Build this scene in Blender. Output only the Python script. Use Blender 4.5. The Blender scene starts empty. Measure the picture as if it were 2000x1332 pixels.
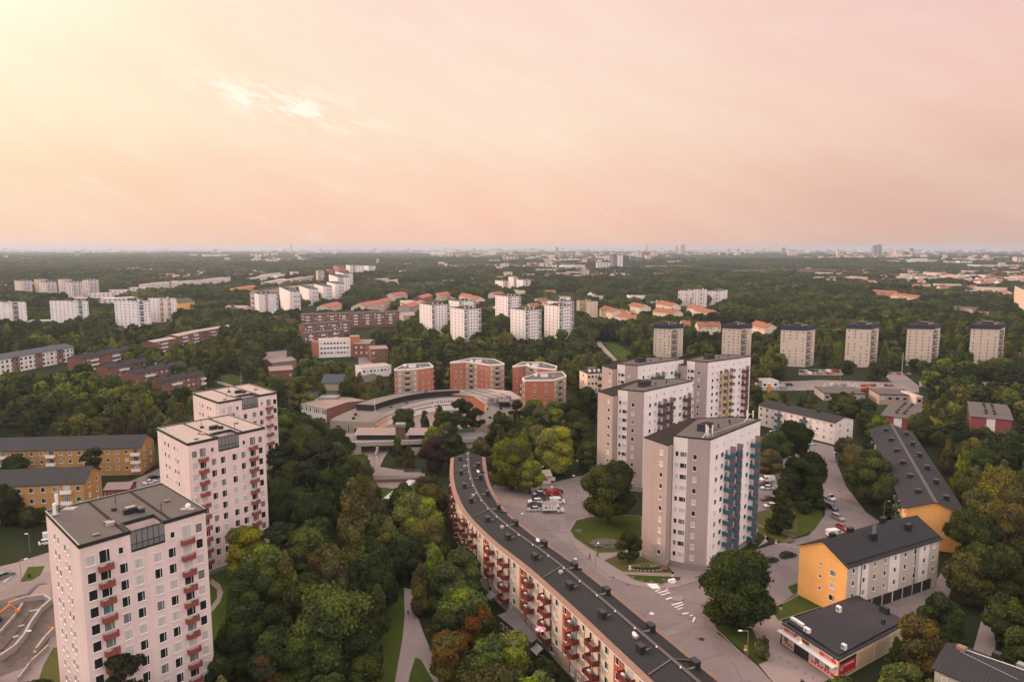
import bpy, math, random
import numpy as np
from mathutils import Vector, Matrix, noise
R = math.radians
rnd = random.Random(11)
sc = bpy.context.scene
COL = sc.collection
# ---------------------------------------------------------------- camera
CAM_H = 80.0; PITCH = R(7.33); FPX = 1400.0
cam_d = bpy.data.cameras.new('camera'); cam = bpy.data.objects.new('camera', cam_d); COL.objects.link(cam)
cam.location = (0, 0, CAM_H); cam.rotation_euler = (R(90) - PITCH, 0, 0)
cam_d.sensor_width = 36; cam_d.lens = 36 * FPX / 2000.0
cam_d.clip_start = 1; cam_d.clip_end = 60000
sc.camera = cam
# ---------------------------------------------------------------- sky and sun
SUN_AZ, SUN_EL = R(-58), R(19)       # azimuth from +Y, towards +X
sd = bpy.data.lights.new('sun', 'SUN'); sd.energy = 3.3; sd.angle = R(14); sd.color = (1.0, .66, .46)
sun = bpy.data.objects.new('sun', sd); COL.objects.link(sun)
sv = Vector((math.sin(SUN_AZ) * math.cos(SUN_EL), math.cos(SUN_AZ) * math.cos(SUN_EL), math.sin(SUN_EL)))
sun.rotation_euler = sv.to_track_quat('Z', 'Y').to_euler()
sc.view_settings.view_transform = 'Standard'; sc.view_settings.look = 'None'
sc.view_settings.exposure = 0; sc.view_settings.gamma = 1
def lin(r, g, b):
    f = lambda c: (c / 255 / 12.92) if c / 255 <= .04045 else ((c / 255 + .055) / 1.055) ** 2.4
    return (f(r), f(g), f(b), 1)
W = bpy.data.worlds.new('World'); sc.world = W; W.use_nodes = True
nt = W.node_tree; nt.nodes.clear()
class NG:
    "tiny node-graph helper"
    def __init__(s, nt): s.nt = nt
    def n(s, t, **k):
        x = s.nt.nodes.new(t)
        for a, b in k.items(): setattr(x, a, b)
        return x
    def l(s, a, b): s.nt.links.new(a, b)
    def put(s, sock, v):
        if isinstance(v, bpy.types.NodeSocket): s.l(v, sock)
        else: sock.default_value = v
    def m(s, op, a, b=0.0, c=0.0, clamp=False):
        x = s.n('ShaderNodeMath', operation=op, use_clamp=clamp)
        s.put(x.inputs[0], a); s.put(x.inputs[1], b)
        if op in ('MULTIPLY_ADD',): s.put(x.inputs[2], c)
        return x.outputs[0]
    def mr(s, v, a, b, c=0.0, d=1.0, smooth=False):
        x = s.n('ShaderNodeMapRange'); x.interpolation_type = 'SMOOTHSTEP' if smooth else 'LINEAR'
        s.put(x.inputs[0], v)
        for i, q in zip((1, 2, 3, 4), (a, b, c, d)): s.put(x.inputs[i], q)
        return x.outputs[0]
    def mix(s, f, a, b, mode='MIX'):
        x = s.n('ShaderNodeMix', data_type='RGBA', blend_type=mode)
        s.put(x.inputs[0], f); s.put(x.inputs[6], a); s.put(x.inputs[7], b)
        return x.outputs[2]
    def ramp(s, v, stops):
        x = s.n('ShaderNodeValToRGB'); e = x.color_ramp.elements
        while len(e) < len(stops): e.new(.5)
        for q, (p, c) in zip(e, stops): q.position = p; q.color = c
        s.put(x.inputs[0], v); return x.outputs[0]
    def noise(s, vec, scale, detail=3, rough=.55):
        x = s.n('ShaderNodeTexNoise'); x.inputs['Scale'].default_value = scale
        x.inputs['Detail'].default_value = detail; x.inputs['Roughness'].default_value = rough
        if vec is not None: s.l(vec, x.inputs['Vector'])
        return x.outputs['Fac']
G = NG(nt)
tc = G.n('ShaderNodeTexCoord').outputs['Generated']
sp = G.n('ShaderNodeSeparateXYZ'); G.l(tc, sp.inputs[0])
az = G.m('ARCTAN2', sp.outputs[0], sp.outputs[1]); el = G.m('ARCSINE', sp.outputs[2])
azd = G.m('MULTIPLY', az, 57.2958); eld = G.m('MULTIPLY', el, 57.2958)
cv = G.n('ShaderNodeCombineXYZ'); G.put(cv.inputs[0], G.m('MULTIPLY', azd, .035)); G.put(cv.inputs[1], G.m('MULTIPLY_ADD', eld, .12, G.m('MULTIPLY', azd, .02)))
wv = cv.outputs[0]
wn = G.noise(wv, 1.6, 6, .6)
e2 = G.m('ADD', eld, G.m('MULTIPLY', G.m('SUBTRACT', wn, .5), 6.5))
t = G.mr(e2, -1, 24)
def st(*a): return [((p + 1) / 25, lin(*c)) for p, c in a]
cl = G.ramp(t, st((-1, (250, 198, 170)), (3, (255, 208, 178)), (6, (255, 217, 185)), (9.5, (255, 233, 201)), (15, (255, 237, 207)), (22, (255, 242, 220))))
cc = G.ramp(t, st((-1, (250, 196, 170)), (2.5, (255, 205, 179)), (5.5, (255, 214, 188)), (9, (255, 229, 204)), (14, (254, 226, 207)), (22, (253, 218, 207))))
cr = G.ramp(t, st((-1, (212, 170, 154)), (3, (222, 181, 164)), (7, (235, 192, 175)), (11, (243, 200, 186)), (15, (242, 200, 191)), (22, (238, 196, 191))))
lr = G.mr(azd, -34, -3, smooth=True); rr = G.mr(azd, -4, 37, smooth=True)
base = G.mix(rr, G.mix(lr, cl, cc), cr)
# unseen sky behind the camera and overhead, brightened to lift walls and ground
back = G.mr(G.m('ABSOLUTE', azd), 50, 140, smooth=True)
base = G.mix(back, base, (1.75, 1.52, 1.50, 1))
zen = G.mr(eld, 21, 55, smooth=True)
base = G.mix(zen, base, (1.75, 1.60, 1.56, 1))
# glow round the hidden sun
def glow(a0, e0, sa, se):
    x = G.m('DIVIDE', G.m('SUBTRACT', azd, a0), sa); y = G.m('DIVIDE', G.m('SUBTRACT', eld, e0), se)
    return G.m('EXPONENT', G.m('MULTIPLY', G.m('ADD', G.m('MULTIPLY', x, x), G.m('MULTIPLY', y, y)), -1))
g1 = glow(-39, 21, 10, 9); g2 = glow(-38, 14, 12, 14)
base = G.mix(G.m('MULTIPLY', g2, .55), base, lin(255, 243, 200))
base = G.mix(g1, base, (1.25, 1.15, .95, 1))
# broken bright cloud
cv2 = G.n('ShaderNodeCombineXYZ'); G.put(cv2.inputs[0], G.m('MULTIPLY', azd, .16)); G.put(cv2.inputs[1], G.m('MULTIPLY_ADD', eld, .55, G.m('MULTIPLY', azd, .18)))
cn = G.noise(cv2.outputs[0], 2.6, 8, .68)
cmask = G.mr(cn, .44, .62, smooth=True)
xx = G.m('MULTIPLY_ADD', azd, .17, eld)     # slanted streak axis
pa = G.m('EXPONENT', G.m('MULTIPLY', G.m('POWER', G.m('ABSOLUTE', G.m('DIVIDE', G.m('ADD', azd, 17.3), 5.6)), 2.6), -1))
pb = G.m('DIVIDE', G.m('SUBTRACT', xx, 7.6), 1.15); pb = G.m('EXPONENT', G.m('MULTIPLY', G.m('MULTIPLY', pb, pb), -1))
patch = G.m('MULTIPLY', G.m('MULTIPLY', pa, pb), cmask)
base = G.mix(G.m('MULTIPLY', patch, 1.0), base, (1.1, 1.05, .9, 1))
rip = G.noise(cv2.outputs[0], .55, 5, .6)
base = G.mix(G.m('MULTIPLY', G.mr(rip, .35, .7, smooth=True), .10), base, (1, .98, .86, 1))
base = G.mix(G.m('MULTIPLY', G.mr(rip, .6, .3, smooth=True), .07), base, (.86, .52, .46, 1))
wis = G.mr(G.noise(cv2.outputs[0], 1.1, 6, .62), .55, .8, smooth=True)
base = G.mix(G.m('MULTIPLY', G.m('MULTIPLY', wis, G.mr(azd, 25, -20)), .45), base, (1, .95, .78, 1))
below = G.mr(eld, -.2, -1.5)
base = G.mix(below, base, (.10, .09, .075, 1))
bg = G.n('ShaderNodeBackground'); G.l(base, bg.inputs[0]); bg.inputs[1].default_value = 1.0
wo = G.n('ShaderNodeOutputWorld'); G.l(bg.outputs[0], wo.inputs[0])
sc.cycles.max_bounces = 5; sc.cycles.diffuse_bounces = 2; sc.cycles.glossy_bounces = 2
sc.cycles.transmission_bounces = 2; sc.cycles.transparent_max_bounces = 4; sc.cycles.volume_bounces = 2
sc.cycles.use_denoising = True
# ---------------------------------------------------------------- photograph -> ground helpers
_f = Vector((0, math.cos(PITCH), -math.sin(PITCH))); _u = Vector((0, math.sin(PITCH), math.cos(PITCH)))
def g(x, y, z=0.0):
    "point at height z seen at photograph pixel (x, y)"
    d = _f + Vector((1, 0, 0)) * ((x - 1000) / FPX) - _u * ((y - 666) / FPX)
    t = (z - CAM_H) / d.z
    return Vector((d.x * t, d.y * t, z))
def gp(pts, z=0.0): return [g(x, y, z) for x, y in pts]
def px(p):
    v = Vector(p) - Vector((0, 0, CAM_H)); k = v.dot(_f)
    return 1000 + FPX * v.x / k, 666 - FPX * v.dot(_u) / k
def hz(base, py):
    lo, hi = 0.0, 200.0
    for _ in range(40):
        m = (lo + hi) / 2
        if px((base.x, base.y, m))[1] > py: lo = m
        else: hi = m
    return lo
def lenx(p, ang, x, z=0):
    "length along direction ang from p until the pixel column x is reached"
    # solve px.x == x : linear in L
    c, s = math.cos(ang), math.sin(ang); k = (x - 1000) / FPX
    cp, sp_ = math.cos(PITCH), math.sin(PITCH)
    A = p.x - k * (p.y * cp - (z - CAM_H) * sp_); B = c - k * s * cp
    return -A / B
# ---------------------------------------------------------------- materials
MAT = {}
def mat(name, col, rough=.8, spec=.25, metal=0, bump=None, var=None, custom=None, emit=None):
    if name in MAT: return MAT[name]
    m = bpy.data.materials.new(name); m.use_nodes = True; N = NG(m.node_tree)
    b = m.node_tree.nodes['Principled BSDF']
    b.inputs['Roughness'].default_value = rough; b.inputs['Metallic'].default_value = metal
    b.inputs['Specular IOR Level'].default_value = spec
    c = (*col[:3], 1)
    if custom: c = custom(N, c, b)
    elif var:
        geo = N.n('ShaderNodeNewGeometry').outputs['Position']
        n1 = N.noise(geo, var[0], 5, .62); n2 = N.noise(geo, var[0] * 9, 3, .6)
        f = N.m('ADD', N.m('MULTIPLY', N.m('SUBTRACT', n1, .5), var[1] * 2), N.m('MULTIPLY', N.m('SUBTRACT', n2, .5), var[1]))
        k = N.m('ADD', 1.0, f)
        mx = N.n('ShaderNodeVectorMath', operation='SCALE'); mx.inputs[0].default_value = col[:3]; N.l(k, mx.inputs['Scale'])
        c = mx.outputs[0]
    if c is not None: N.put(b.inputs['Base Color'], c)
    if emit:
        b.inputs['Emission Color'].default_value = (*emit[0], 1); b.inputs['Emission Strength'].default_value = emit[1]
    MAT[name] = m; return m
def objmat(name, rough=.8, spec=.3, metal=0, coat=0):
    "paint whose colour is the object's own colour"
    if name in MAT: return MAT[name]
    m = bpy.data.materials.new(name); m.use_nodes = True; N = NG(m.node_tree); b = m.node_tree.nodes['Principled BSDF']
    oi = N.n('ShaderNodeObjectInfo'); N.l(oi.outputs['Color'], b.inputs['Base Color'])
    b.inputs['Roughness'].default_value = rough; b.inputs['Metallic'].default_value = metal; b.inputs['Specular IOR Level'].default_value = spec
    b.inputs['Coat Weight'].default_value = coat
    MAT[name] = m; return m
def streaks(N, c, b, amt=.10, pan=None):
    "plaster: blotches and faint vertical rain streaks, real stains that stay put"
    geo = N.n('ShaderNodeNewGeometry').outputs['Position']
    mp = N.n('ShaderNodeMapping'); N.l(geo, mp.inputs[0]); mp.inputs['Scale'].default_value = (1, 1, .08)
    s1 = N.noise(mp.outputs[0], .9, 5, .65); s2 = N.noise(geo, .18, 4, .6); s3 = N.noise(geo, 2.5, 3, .6)
    f = N.m('ADD', N.m('MULTIPLY', N.m('SUBTRACT', s1, .5), amt * 2), N.m('MULTIPLY', N.m('SUBTRACT', s2, .5), amt * 1.6))
    f = N.m('ADD', f, N.m('MULTIPLY', N.m('SUBTRACT', s3, .5), amt * .8))
    k = N.m('ADD', 1.0, f)
    if pan:   # joints between panels / cladding lines
        sx = N.n('ShaderNodeSeparateXYZ'); N.l(geo, sx.inputs[0])
        for ax, per, wd in pan:
            if ax == 'z': v = sx.outputs[2]
            else: v = N.m('ADD', N.m('MULTIPLY', sx.outputs[0], math.cos(ax)), N.m('MULTIPLY', sx.outputs[1], math.sin(ax)))
            q = N.m('FRACT', N.m('DIVIDE', v, per)); q = N.m('LESS_THAN', q, wd / per)
            k = N.m('SUBTRACT', k, N.m('MULTIPLY', q, .22))
    mx = N.n('ShaderNodeVectorMath', operation='SCALE'); mx.inputs[0].default_value = c[:3]; N.l(k, mx.inputs['Scale'])
    return mx.outputs[0]
def asphalt(name, col, amt):
    def cu(N, c, b):
        geo = N.n('ShaderNodeNewGeometry').outputs['Position']
        n1 = N.noise(geo, .06, 5, .6); n2 = N.noise(geo, .6, 5, .7); n3 = N.noise(geo, 9, 2, .6)
        wv = N.n('ShaderNodeVectorMath', operation='MULTIPLY_ADD'); N.l(geo, wv.inputs[0]); wv.inputs[1].default_value = (1, 1, 1); nz = N.n('ShaderNodeTexNoise'); nz.inputs['Scale'].default_value = .4; N.l(geo, nz.inputs['Vector']); N.l(nz.outputs['Color'], wv.inputs[2])
        vo = N.n('ShaderNodeTexVoronoi', feature='DISTANCE_TO_EDGE'); vo.inputs['Scale'].default_value = .11; N.l(wv.outputs[0], vo.inputs['Vector']); crack = N.m('MULTIPLY', N.m('LESS_THAN', vo.outputs['Distance'], .012), N.mr(n1, .45, .55))
        vp = N.n('ShaderNodeTexVoronoi', distance='CHEBYCHEV'); vp.inputs['Scale'].default_value = .09; N.l(geo, vp.inputs['Vector']); cs = N.n('ShaderNodeSeparateColor'); N.l(vp.outputs['Color'], cs.inputs[0])
        k = N.m('ADD', 1.0, N.m('ADD', N.m('MULTIPLY', N.m('SUBTRACT', n1, .5), amt * 4), N.m('MULTIPLY', N.m('SUBTRACT', n2, .5), amt * 3)))
        k = N.m('ADD', k, N.m('MULTIPLY', N.m('SUBTRACT', n3, .5), .25)); k = N.m('ADD', k, N.m('MULTIPLY', N.m('GREATER_THAN', cs.outputs[0], .8), -.10)); k = N.m('SUBTRACT', k, N.m('MULTIPLY', crack, .28))
        mx = N.n('ShaderNodeVectorMath', operation='SCALE'); mx.inputs[0].default_value = c[:3]; N.l(k, mx.inputs['Scale'])
        return mx.outputs[0]
    return mat(name, col, .9, .12, custom=cu)
def wallmat(name, col, amt=.10, pan=None, rough=.85): return mat(name, col, rough, .15, custom=lambda N, c, b: streaks(N, c, b, amt, pan))
def brick(name, col, rough=.9):
    def cu(N, c, b):
        geo = N.n('ShaderNodeNewGeometry').outputs['Position']
        sx = N.n('ShaderNodeSeparateXYZ'); N.l(geo, sx.inputs[0])
        n1 = N.noise(geo, 3.5, 4, .7); n2 = N.noise(geo, .25, 4, .6)
        q = N.m('LESS_THAN', N.m('FRACT', N.m('DIVIDE', sx.outputs[2], .30)), .22)
        k = N.m('ADD', .97, N.m('ADD', N.m('MULTIPLY', N.m('SUBTRACT', n1, .5), .5), N.m('MULTIPLY', N.m('SUBTRACT', n2, .5), .35)))
        k = N.m('ADD', k, N.m('MULTIPLY', q, .12))
        mx = N.n('ShaderNodeVectorMath', operation='SCALE'); mx.inputs[0].default_value = c[:3]; N.l(k, mx.inputs['Scale'])
        return mx.outputs[0]
    return mat(name, col, rough, .1, custom=cu)
def seamroof(name, col, ang, per=.6, rough=.5, amt=.12):
    def cu(N, c, b):
        geo = N.n('ShaderNodeNewGeometry').outputs['Position']
        sx = N.n('ShaderNodeSeparateXYZ'); N.l(geo, sx.inputs[0])
        v = N.m('ADD', N.m('MULTIPLY', sx.outputs[0], math.cos(ang)), N.m('MULTIPLY', sx.outputs[1], math.sin(ang)))
        fr = N.m('FRACT', N.m('DIVIDE', v, per)); q = N.m('LESS_THAN', fr, .22)
        n1 = N.noise(geo, .35, 5, .65); n2 = N.noise(geo, 4, 3, .6)
        k = N.m('ADD', 1.0, N.m('ADD', N.m('MULTIPLY', N.m('SUBTRACT', n1, .5), amt * 4), N.m('MULTIPLY', N.m('SUBTRACT', n2, .5), amt * 2)))
        k = N.m('ADD', k, N.m('MULTIPLY', q, .35))
        mx = N.n('ShaderNodeVectorMath', operation='SCALE'); mx.inputs[0].default_value = c[:3]; N.l(k, mx.inputs['Scale'])
        return mx.outputs[0]
    return mat(name, col, max(rough, .7), .10, custom=cu)
M_ = dict(
    pink=wallmat('pink_render', (.74, .585, .545), .17), white=wallmat('white_render', (.82, .735, .71), .15, [('z', 2.9, .05)]),
    clad=wallmat('taupe_cladding', (.40, .315, .285), .10, [(R(-60), .6, .07)]), cladw=wallmat('white_cladding', (.78, .68, .63), .05, [(R(-30), .9, .05)]),
    beige=wallmat('beige_render', (.62, .485, .385), .10), plinth=wallmat('concrete_plinth', (.27, .24, .22), .15), conc=wallmat('concrete', (.38, .33, .30), .14),
    ochre=brick('ochre_brick', (.42, .235, .09)), yellow=brick('yellow_brick', (.90, .46, .15)), redb=brick('red_brick', (.21, .095, .068)), orb=brick('orange_brick', (.42, .155, .09)),
    tanb=brick('tan_brick', (.40, .30, .235)), paleb=brick('pale_brick', (.56, .43, .29)), redr=wallmat('red_render', (.42, .11, .055), .12), cream=wallmat('cream_render', (.72, .56, .42), .08),
    grayp=wallmat('grey_beige_render', (.50, .43, .36), .10), roofd=mat('dark_roofing_felt', (.042, .039, .040), .85, .08, var=(.4, .25)), roofb=mat('brown_roofing_felt', (.034, .026, .023), .9, .06, var=(.3, .22)),
    roofg=mat('grey_roofing_felt', (.115, .098, .09), .9, .08, var=(.22, .2)), roofp=mat('pale_gravel_roof', (.38, .30, .265), .9, .2, var=(.2, .15)), trim=mat('black_metal_trim', (.02, .02, .021), .5, .4),
    wht=mat('white_paint', (.78, .73, .70), .6, .3), glass=mat('window_glass', (.018, .02, .022), .07, .6), blind=mat('window_blind', (.50, .455, .435), .6, .3), curt=mat('window_curtain', (.17, .165, .165), .25, .5),
    teal=mat('teal_curtain', (.06, .16, .17), .3, .5), orangec=mat('orange_blind', (.75, .16, .04), .5, .3), balr=mat('red_balcony_panel', (.26, .065, .05), .6, .3, var=(1.5, .1)), balb=mat('blue_balcony_panel', (.035, .10, .135), .6, .3, var=(1.5, .1)),
    baln=mat('brown_balcony_panel', (.075, .052, .055), .6, .3), balg=mat('green_balcony_panel', (.05, .11, .08), .6, .3), baly=mat('yellow_balcony_panel', (.50, .34, .17), .6, .3), balm=mat('burgundy_balcony_panel', (.14, .025, .035), .6, .3),
    scr=mat('taupe_screen', (.26, .20, .19), .7, .2), navy=mat('navy_metal', (.022, .028, .045), .45, .4), orr=mat('orange_roof_tiles', (.28, .115, .07), .8, .1, var=(.35, .3)), redroof=mat('red_metal_roof', (.40, .12, .085), .7, .2, var=(.1, .2)),
    steel=mat('galvanised_steel', (.36, .36, .36), .4, .5, metal=.6), blackm=mat('black_sheet_metal', (.018, .019, .021), .4, .4), asph=asphalt('asphalt', (.225, .178, .168), .13), pave=mat('paving_slabs', (.28, .215, .20), .9, .15, var=(.35, .14)),
    coast=asphalt('patched_asphalt', (.26, .205, .192), .14), gravel=mat('pink_gravel', (.28, .205, .18), .95, .1, var=(.3, .2)), line=mat('road_paint', (.72, .66, .62), .7, .2, var=(3, .15)),
    kerb=mat('granite_kerb', (.26, .22, .205), .85, .2, var=(2, .15)), rock=mat('bare_rock', (.11, .098, .085), .9, .2, var=(.8, .3)), wood=mat('brown_wood', (.12, .07, .04), .8, .2), bark=mat('bark', (.075, .058, .045), .9, .1, var=(3, .3)), birchb=mat('birch_bark', (.35, .32, .29), .8, .2, var=(4, .4)),
    oranget=mat('orange_machine_paint', (.75, .22, .04), .5, .4), redt=mat('red_sign_paint', (.55, .028, .03), .5, .4), rubber=mat('rubber', (.02, .02, .02), .8, .2), lamp=mat('lit_lamp', (1, .6, .3), .5, .2, emit=((1, .55, .22), 3.0)), lampw=mat('lamp_glass', (.8, .8, .78), .3, .4),
    skin=mat('skin', (.45, .27, .2), .6, .3), blk=mat('black_cloth', (.02, .02, .023), .9, .1), track=mat('red_sports_surface', (.42, .085, .06), .9, .1, var=(.1, .08)), copper=mat('weathered_copper_eaves', (.24, .14, .10), .7, .3, var=(1.2, .35)),
    dred=mat('dark_red_balcony_panel', (.17, .032, .026), .6, .2, var=(1.5, .12)), roofc=mat('crescent_roofing', (.185, .155, .14), .9, .08, var=(.2, .2)), slate=mat('grey_sheet_roof', (.20, .19, .20), .45, .4, var=(.4, .12)), pinkpar=mat('pink_cloth', (.75, .18, .38), .8, .1), maroonw=wallmat('maroon_render', (.30, .075, .08), .1), verdi=mat('verdigris_roof', (.22, .33, .25), .7, .2), rough=mat('churned_ground', (.13, .10, .085), .95, .05, var=(.35, .5)), soil=mat('bare_soil', (.12, .085, .062), .95, .1, var=(.8, .3)))
def grassmat(name, a, b, dry=(.16, .13, .05)):
    def cu(N, c, bb):
        geo = N.n('ShaderNodeNewGeometry').outputs['Position']
        n1 = N.noise(geo, .09, 5, .65); n2 = N.noise(geo, 1.6, 5, .7); n3 = N.noise(geo, .03, 3, .5)
        x = N.mix(N.mr(n1, .35, .65), (*a, 1), (*b, 1)); x = N.mix(N.mr(n3, .52, .72), x, (*dry, 1))
        return N.mix(N.mr(n2, .3, .75, .5, 0), x, (a[0] * .45, a[1] * .45, a[2] * .45, 1))
    return mat(name, a, .95, .05, custom=cu)
M_['grass'] = grassmat('mown_grass', (.044, .072, .010), (.066, .088, .015), (.095, .085, .025))
M_['dry'] = grassmat('dry_grass', (.085, .095, .026), (.11, .10, .035), (.15, .115, .05))
M_['under'] = grassmat('undergrowth', (.022, .028, .010), (.028, .037, .013), (.04, .042, .018))
# ---------------------------------------------------------------- mesh builder
class MB:
    def __init__(s): s.v = []; s.f = []; s.m = []; s.mats = []
    def mi(s, m):
        if isinstance(m, str): m = M_[m]
        if m not in s.mats: s.mats.append(m)
        return s.mats.index(m)
    def face(s, pts, m):
        b = len(s.v); s.v += [tuple(p) for p in pts]; s.f.append(tuple(range(b, b + len(pts)))); s.m.append(s.mi(m))
    def box(s, x0, y0, z0, x1, y1, z1, m, M=None, top=None):
        P = [Vector((x, y, z)) for z in (z0, z1) for y in (y0, y1) for x in (x0, x1)]
        if M is not None: P = [M @ p for p in P]
        b = len(s.v); s.v += [tuple(p) for p in P]
        for k, q in enumerate(((0, 2, 3, 1), (4, 5, 7, 6), (0, 1, 5, 4), (2, 6, 7, 3), (0, 4, 6, 2), (1, 3, 7, 5))):
            s.f.append(tuple(b + i for i in q)); s.m.append(s.mi(top if (top and k == 1) else m))
    def prism(s, poly, z0, z1, side, top, cap=True, bottom=False):
        n = len(poly)
        for i in range(n):
            a, b = poly[i], poly[(i + 1) % n]; ms = side[i] if isinstance(side, (list, tuple)) else side
            za = z1[i] if isinstance(z1, (list, tuple)) else z1; zb = z1[(i + 1) % n] if isinstance(z1, (list, tuple)) else z1
            if ms: s.face([(a[0], a[1], z0), (b[0], b[1], z0), (b[0], b[1], zb), (a[0], a[1], za)], ms)
        if cap: s.face([(p[0], p[1], z1[i] if isinstance(z1, (list, tuple)) else z1) for i, p in enumerate(poly)], top)
        if bottom: s.face([(p[0], p[1], z0) for p in reversed(poly)], side if isinstance(side, str) else 'conc')
    def cyl(s, p0, p1, r0, r1, m, n=8, cap=True):
        p0, p1 = Vector(p0), Vector(p1); d = (p1 - p0).normalized(); a = d.orthogonal().normalized(); c = d.cross(a)
        b = len(s.v)
        for p, r in ((p0, r0), (p1, r1)):
            for i in range(n):
                t = 2 * math.pi * i / n; s.v.append(tuple(p + (a * math.cos(t) + c * math.sin(t)) * r))
        for i in range(n):
            j = (i + 1) % n; s.f.append((b + i, b + j, b + n + j, b + n + i)); s.m.append(s.mi(m))
        if cap: s.f.append(tuple(b + n + i for i in range(n))); s.m.append(s.mi(m)); s.f.append(tuple(b + n - 1 - i for i in range(n))); s.m.append(s.mi(m))
    def add(s, o, M):
        b = len(s.v); s.v += [tuple(M @ Vector(p)) for p in o.v]
        for f, mi in zip(o.f, o.m): s.f.append(tuple(b + i for i in f)); s.m.append(s.mi(o.mats[mi]))
    def mesh(s, name, smooth=False):
        me = bpy.data.meshes.new(name); me.from_pydata(s.v, [], s.f)
        for m in s.mats: me.materials.append(m)
        me.polygons.foreach_set('material_index', s.m)
        if smooth: me.polygons.foreach_set('use_smooth', [True] * len(s.f))
        me.update(); return me
    def build(s, name, parent=None, loc=None, smooth=False):
        off = Vector(parent.location) if parent is not None and loc is None else Vector((0, 0, 0))
        if off.length: s.v = [(x - off.x, y - off.y, z - off.z) for x, y, z in s.v]
        o = bpy.data.objects.new(name, s.mesh(name, smooth)); COL.objects.link(o)
        if parent is not None: o.parent = parent
        if loc is not None: o.location = loc
        return o
def mk(name, me, parent=None, loc=(0, 0, 0), rz=0.0, s=None):
    o = bpy.data.objects.new(name, me); COL.objects.link(o); o.parent = parent; o.location = loc; o.rotation_euler = (0, 0, rz)
    if s is not None: o.scale = s if isinstance(s, (tuple, list)) else (s, s, s)
    return o
def tag(o, label=None, cat=None, group=None, kind=None):
    if label: o['label'] = label
    if cat: o['category'] = cat
    if group: o['group'] = group
    if kind: o['kind'] = kind
    return o
def empty(name, loc, rz=0.0, label=None, cat=None, group=None):
    o = bpy.data.objects.new(name, None); COL.objects.link(o); o.location = loc; o.rotation_euler = (0, 0, rz); o.empty_display_size = .5
    return tag(o, label, cat, group)
def copy_tree(o, parent=None):
    c = o.copy(); COL.objects.link(c); c.parent = parent
    for ch in list(o.children): copy_tree(ch, c)
    return c
ORD = ['first', 'second', 'third', 'fourth', 'fifth', 'sixth', 'seventh', 'eighth', 'ninth', 'tenth', 'eleventh', 'twelfth', 'thirteenth', 'fourteenth', 'fifteenth', 'sixteenth', 'seventeenth', 'eighteenth', 'nineteenth', 'twentieth']
TENS = ['', '', 'twenty', 'thirty', 'forty', 'fifty', 'sixty', 'seventy', 'eighty', 'ninety']
def ordn(i):
    if i < 20: return ORD[i]
    n = i + 1
    if n % 10 == 0: return TENS[n // 10][:-1] + 'ieth' if n < 100 else 'hundredth'
    if n > 100: return 'hundred and ' + ordn(n - 101)
    return TENS[n // 10] + '-' + ORD[n % 10 - 1]
FOOT = []      # building footprints, kept free of trees
def foot(poly, grow=2.5):
    c = sum((Vector(p[:2]) for p in poly), Vector((0, 0))) / len(poly)
    FOOT.append([tuple(c + (Vector(p[:2]) - c) * (1 + grow / max(1, (Vector(p[:2]) - c).length))) for p in poly])
# ---------------------------------------------------------------- windows and balconies (local frame: x along wall, -y outwards, origin at centre)
def win_parts(w, h, style):
    "frame mesh, pane rectangle list"
    b = MB(); t = .07; d = -.06
    fm = 'wht' if 'd' not in style else 'trim'
    b.box(-w / 2, d, -h / 2, w / 2, .02, -h / 2 + t, fm); b.box(-w / 2, d, h / 2 - t, w / 2, .02, h / 2, fm)
    b.box(-w / 2, d, -h / 2 + t, -w / 2 + t, .02, h / 2 - t, fm); b.box(w / 2 - t, d, -h / 2 + t, w / 2, .02, h / 2 - t, fm)
    if 'm' in style: b.box(w * .18, d, -h / 2 + t, w * .18 + .06, .02, h / 2 - t, fm)
    if '3' in style:
        for q in (-.17, .17): b.box(w * q - .03, d, -h / 2 + t, w * q + .03, .02, h / 2 - t, fm)
    if 's' in style: b.box(-w / 2 - .05, -.16, -h / 2 - .07, w / 2 + .05, .0, -h / 2 - .002, fm)
    return b
_wc = {}
def win_mesh(w, h, style, pane, joined):
    k = (round(w, 2), round(h, 2), style, pane, joined)
    if k not in _wc:
        p = MB(); t = .05
        p.box(-w / 2 + t, -.025, -h / 2 + t, w / 2 - t, .01, h / 2 - t, pane)
        if joined: f = win_parts(w, h, style); f.add(p, Matrix()); _wc[k] = (f.mesh('window'), None, f)
        else:
            f = win_parts(w, h, style); fj = win_parts(w, h, style); fj.add(p, Matrix())
            _wc[k] = (f.mesh('window'), p.mesh('pane'), fj)
    return _wc[k]
_bc = {}
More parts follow.
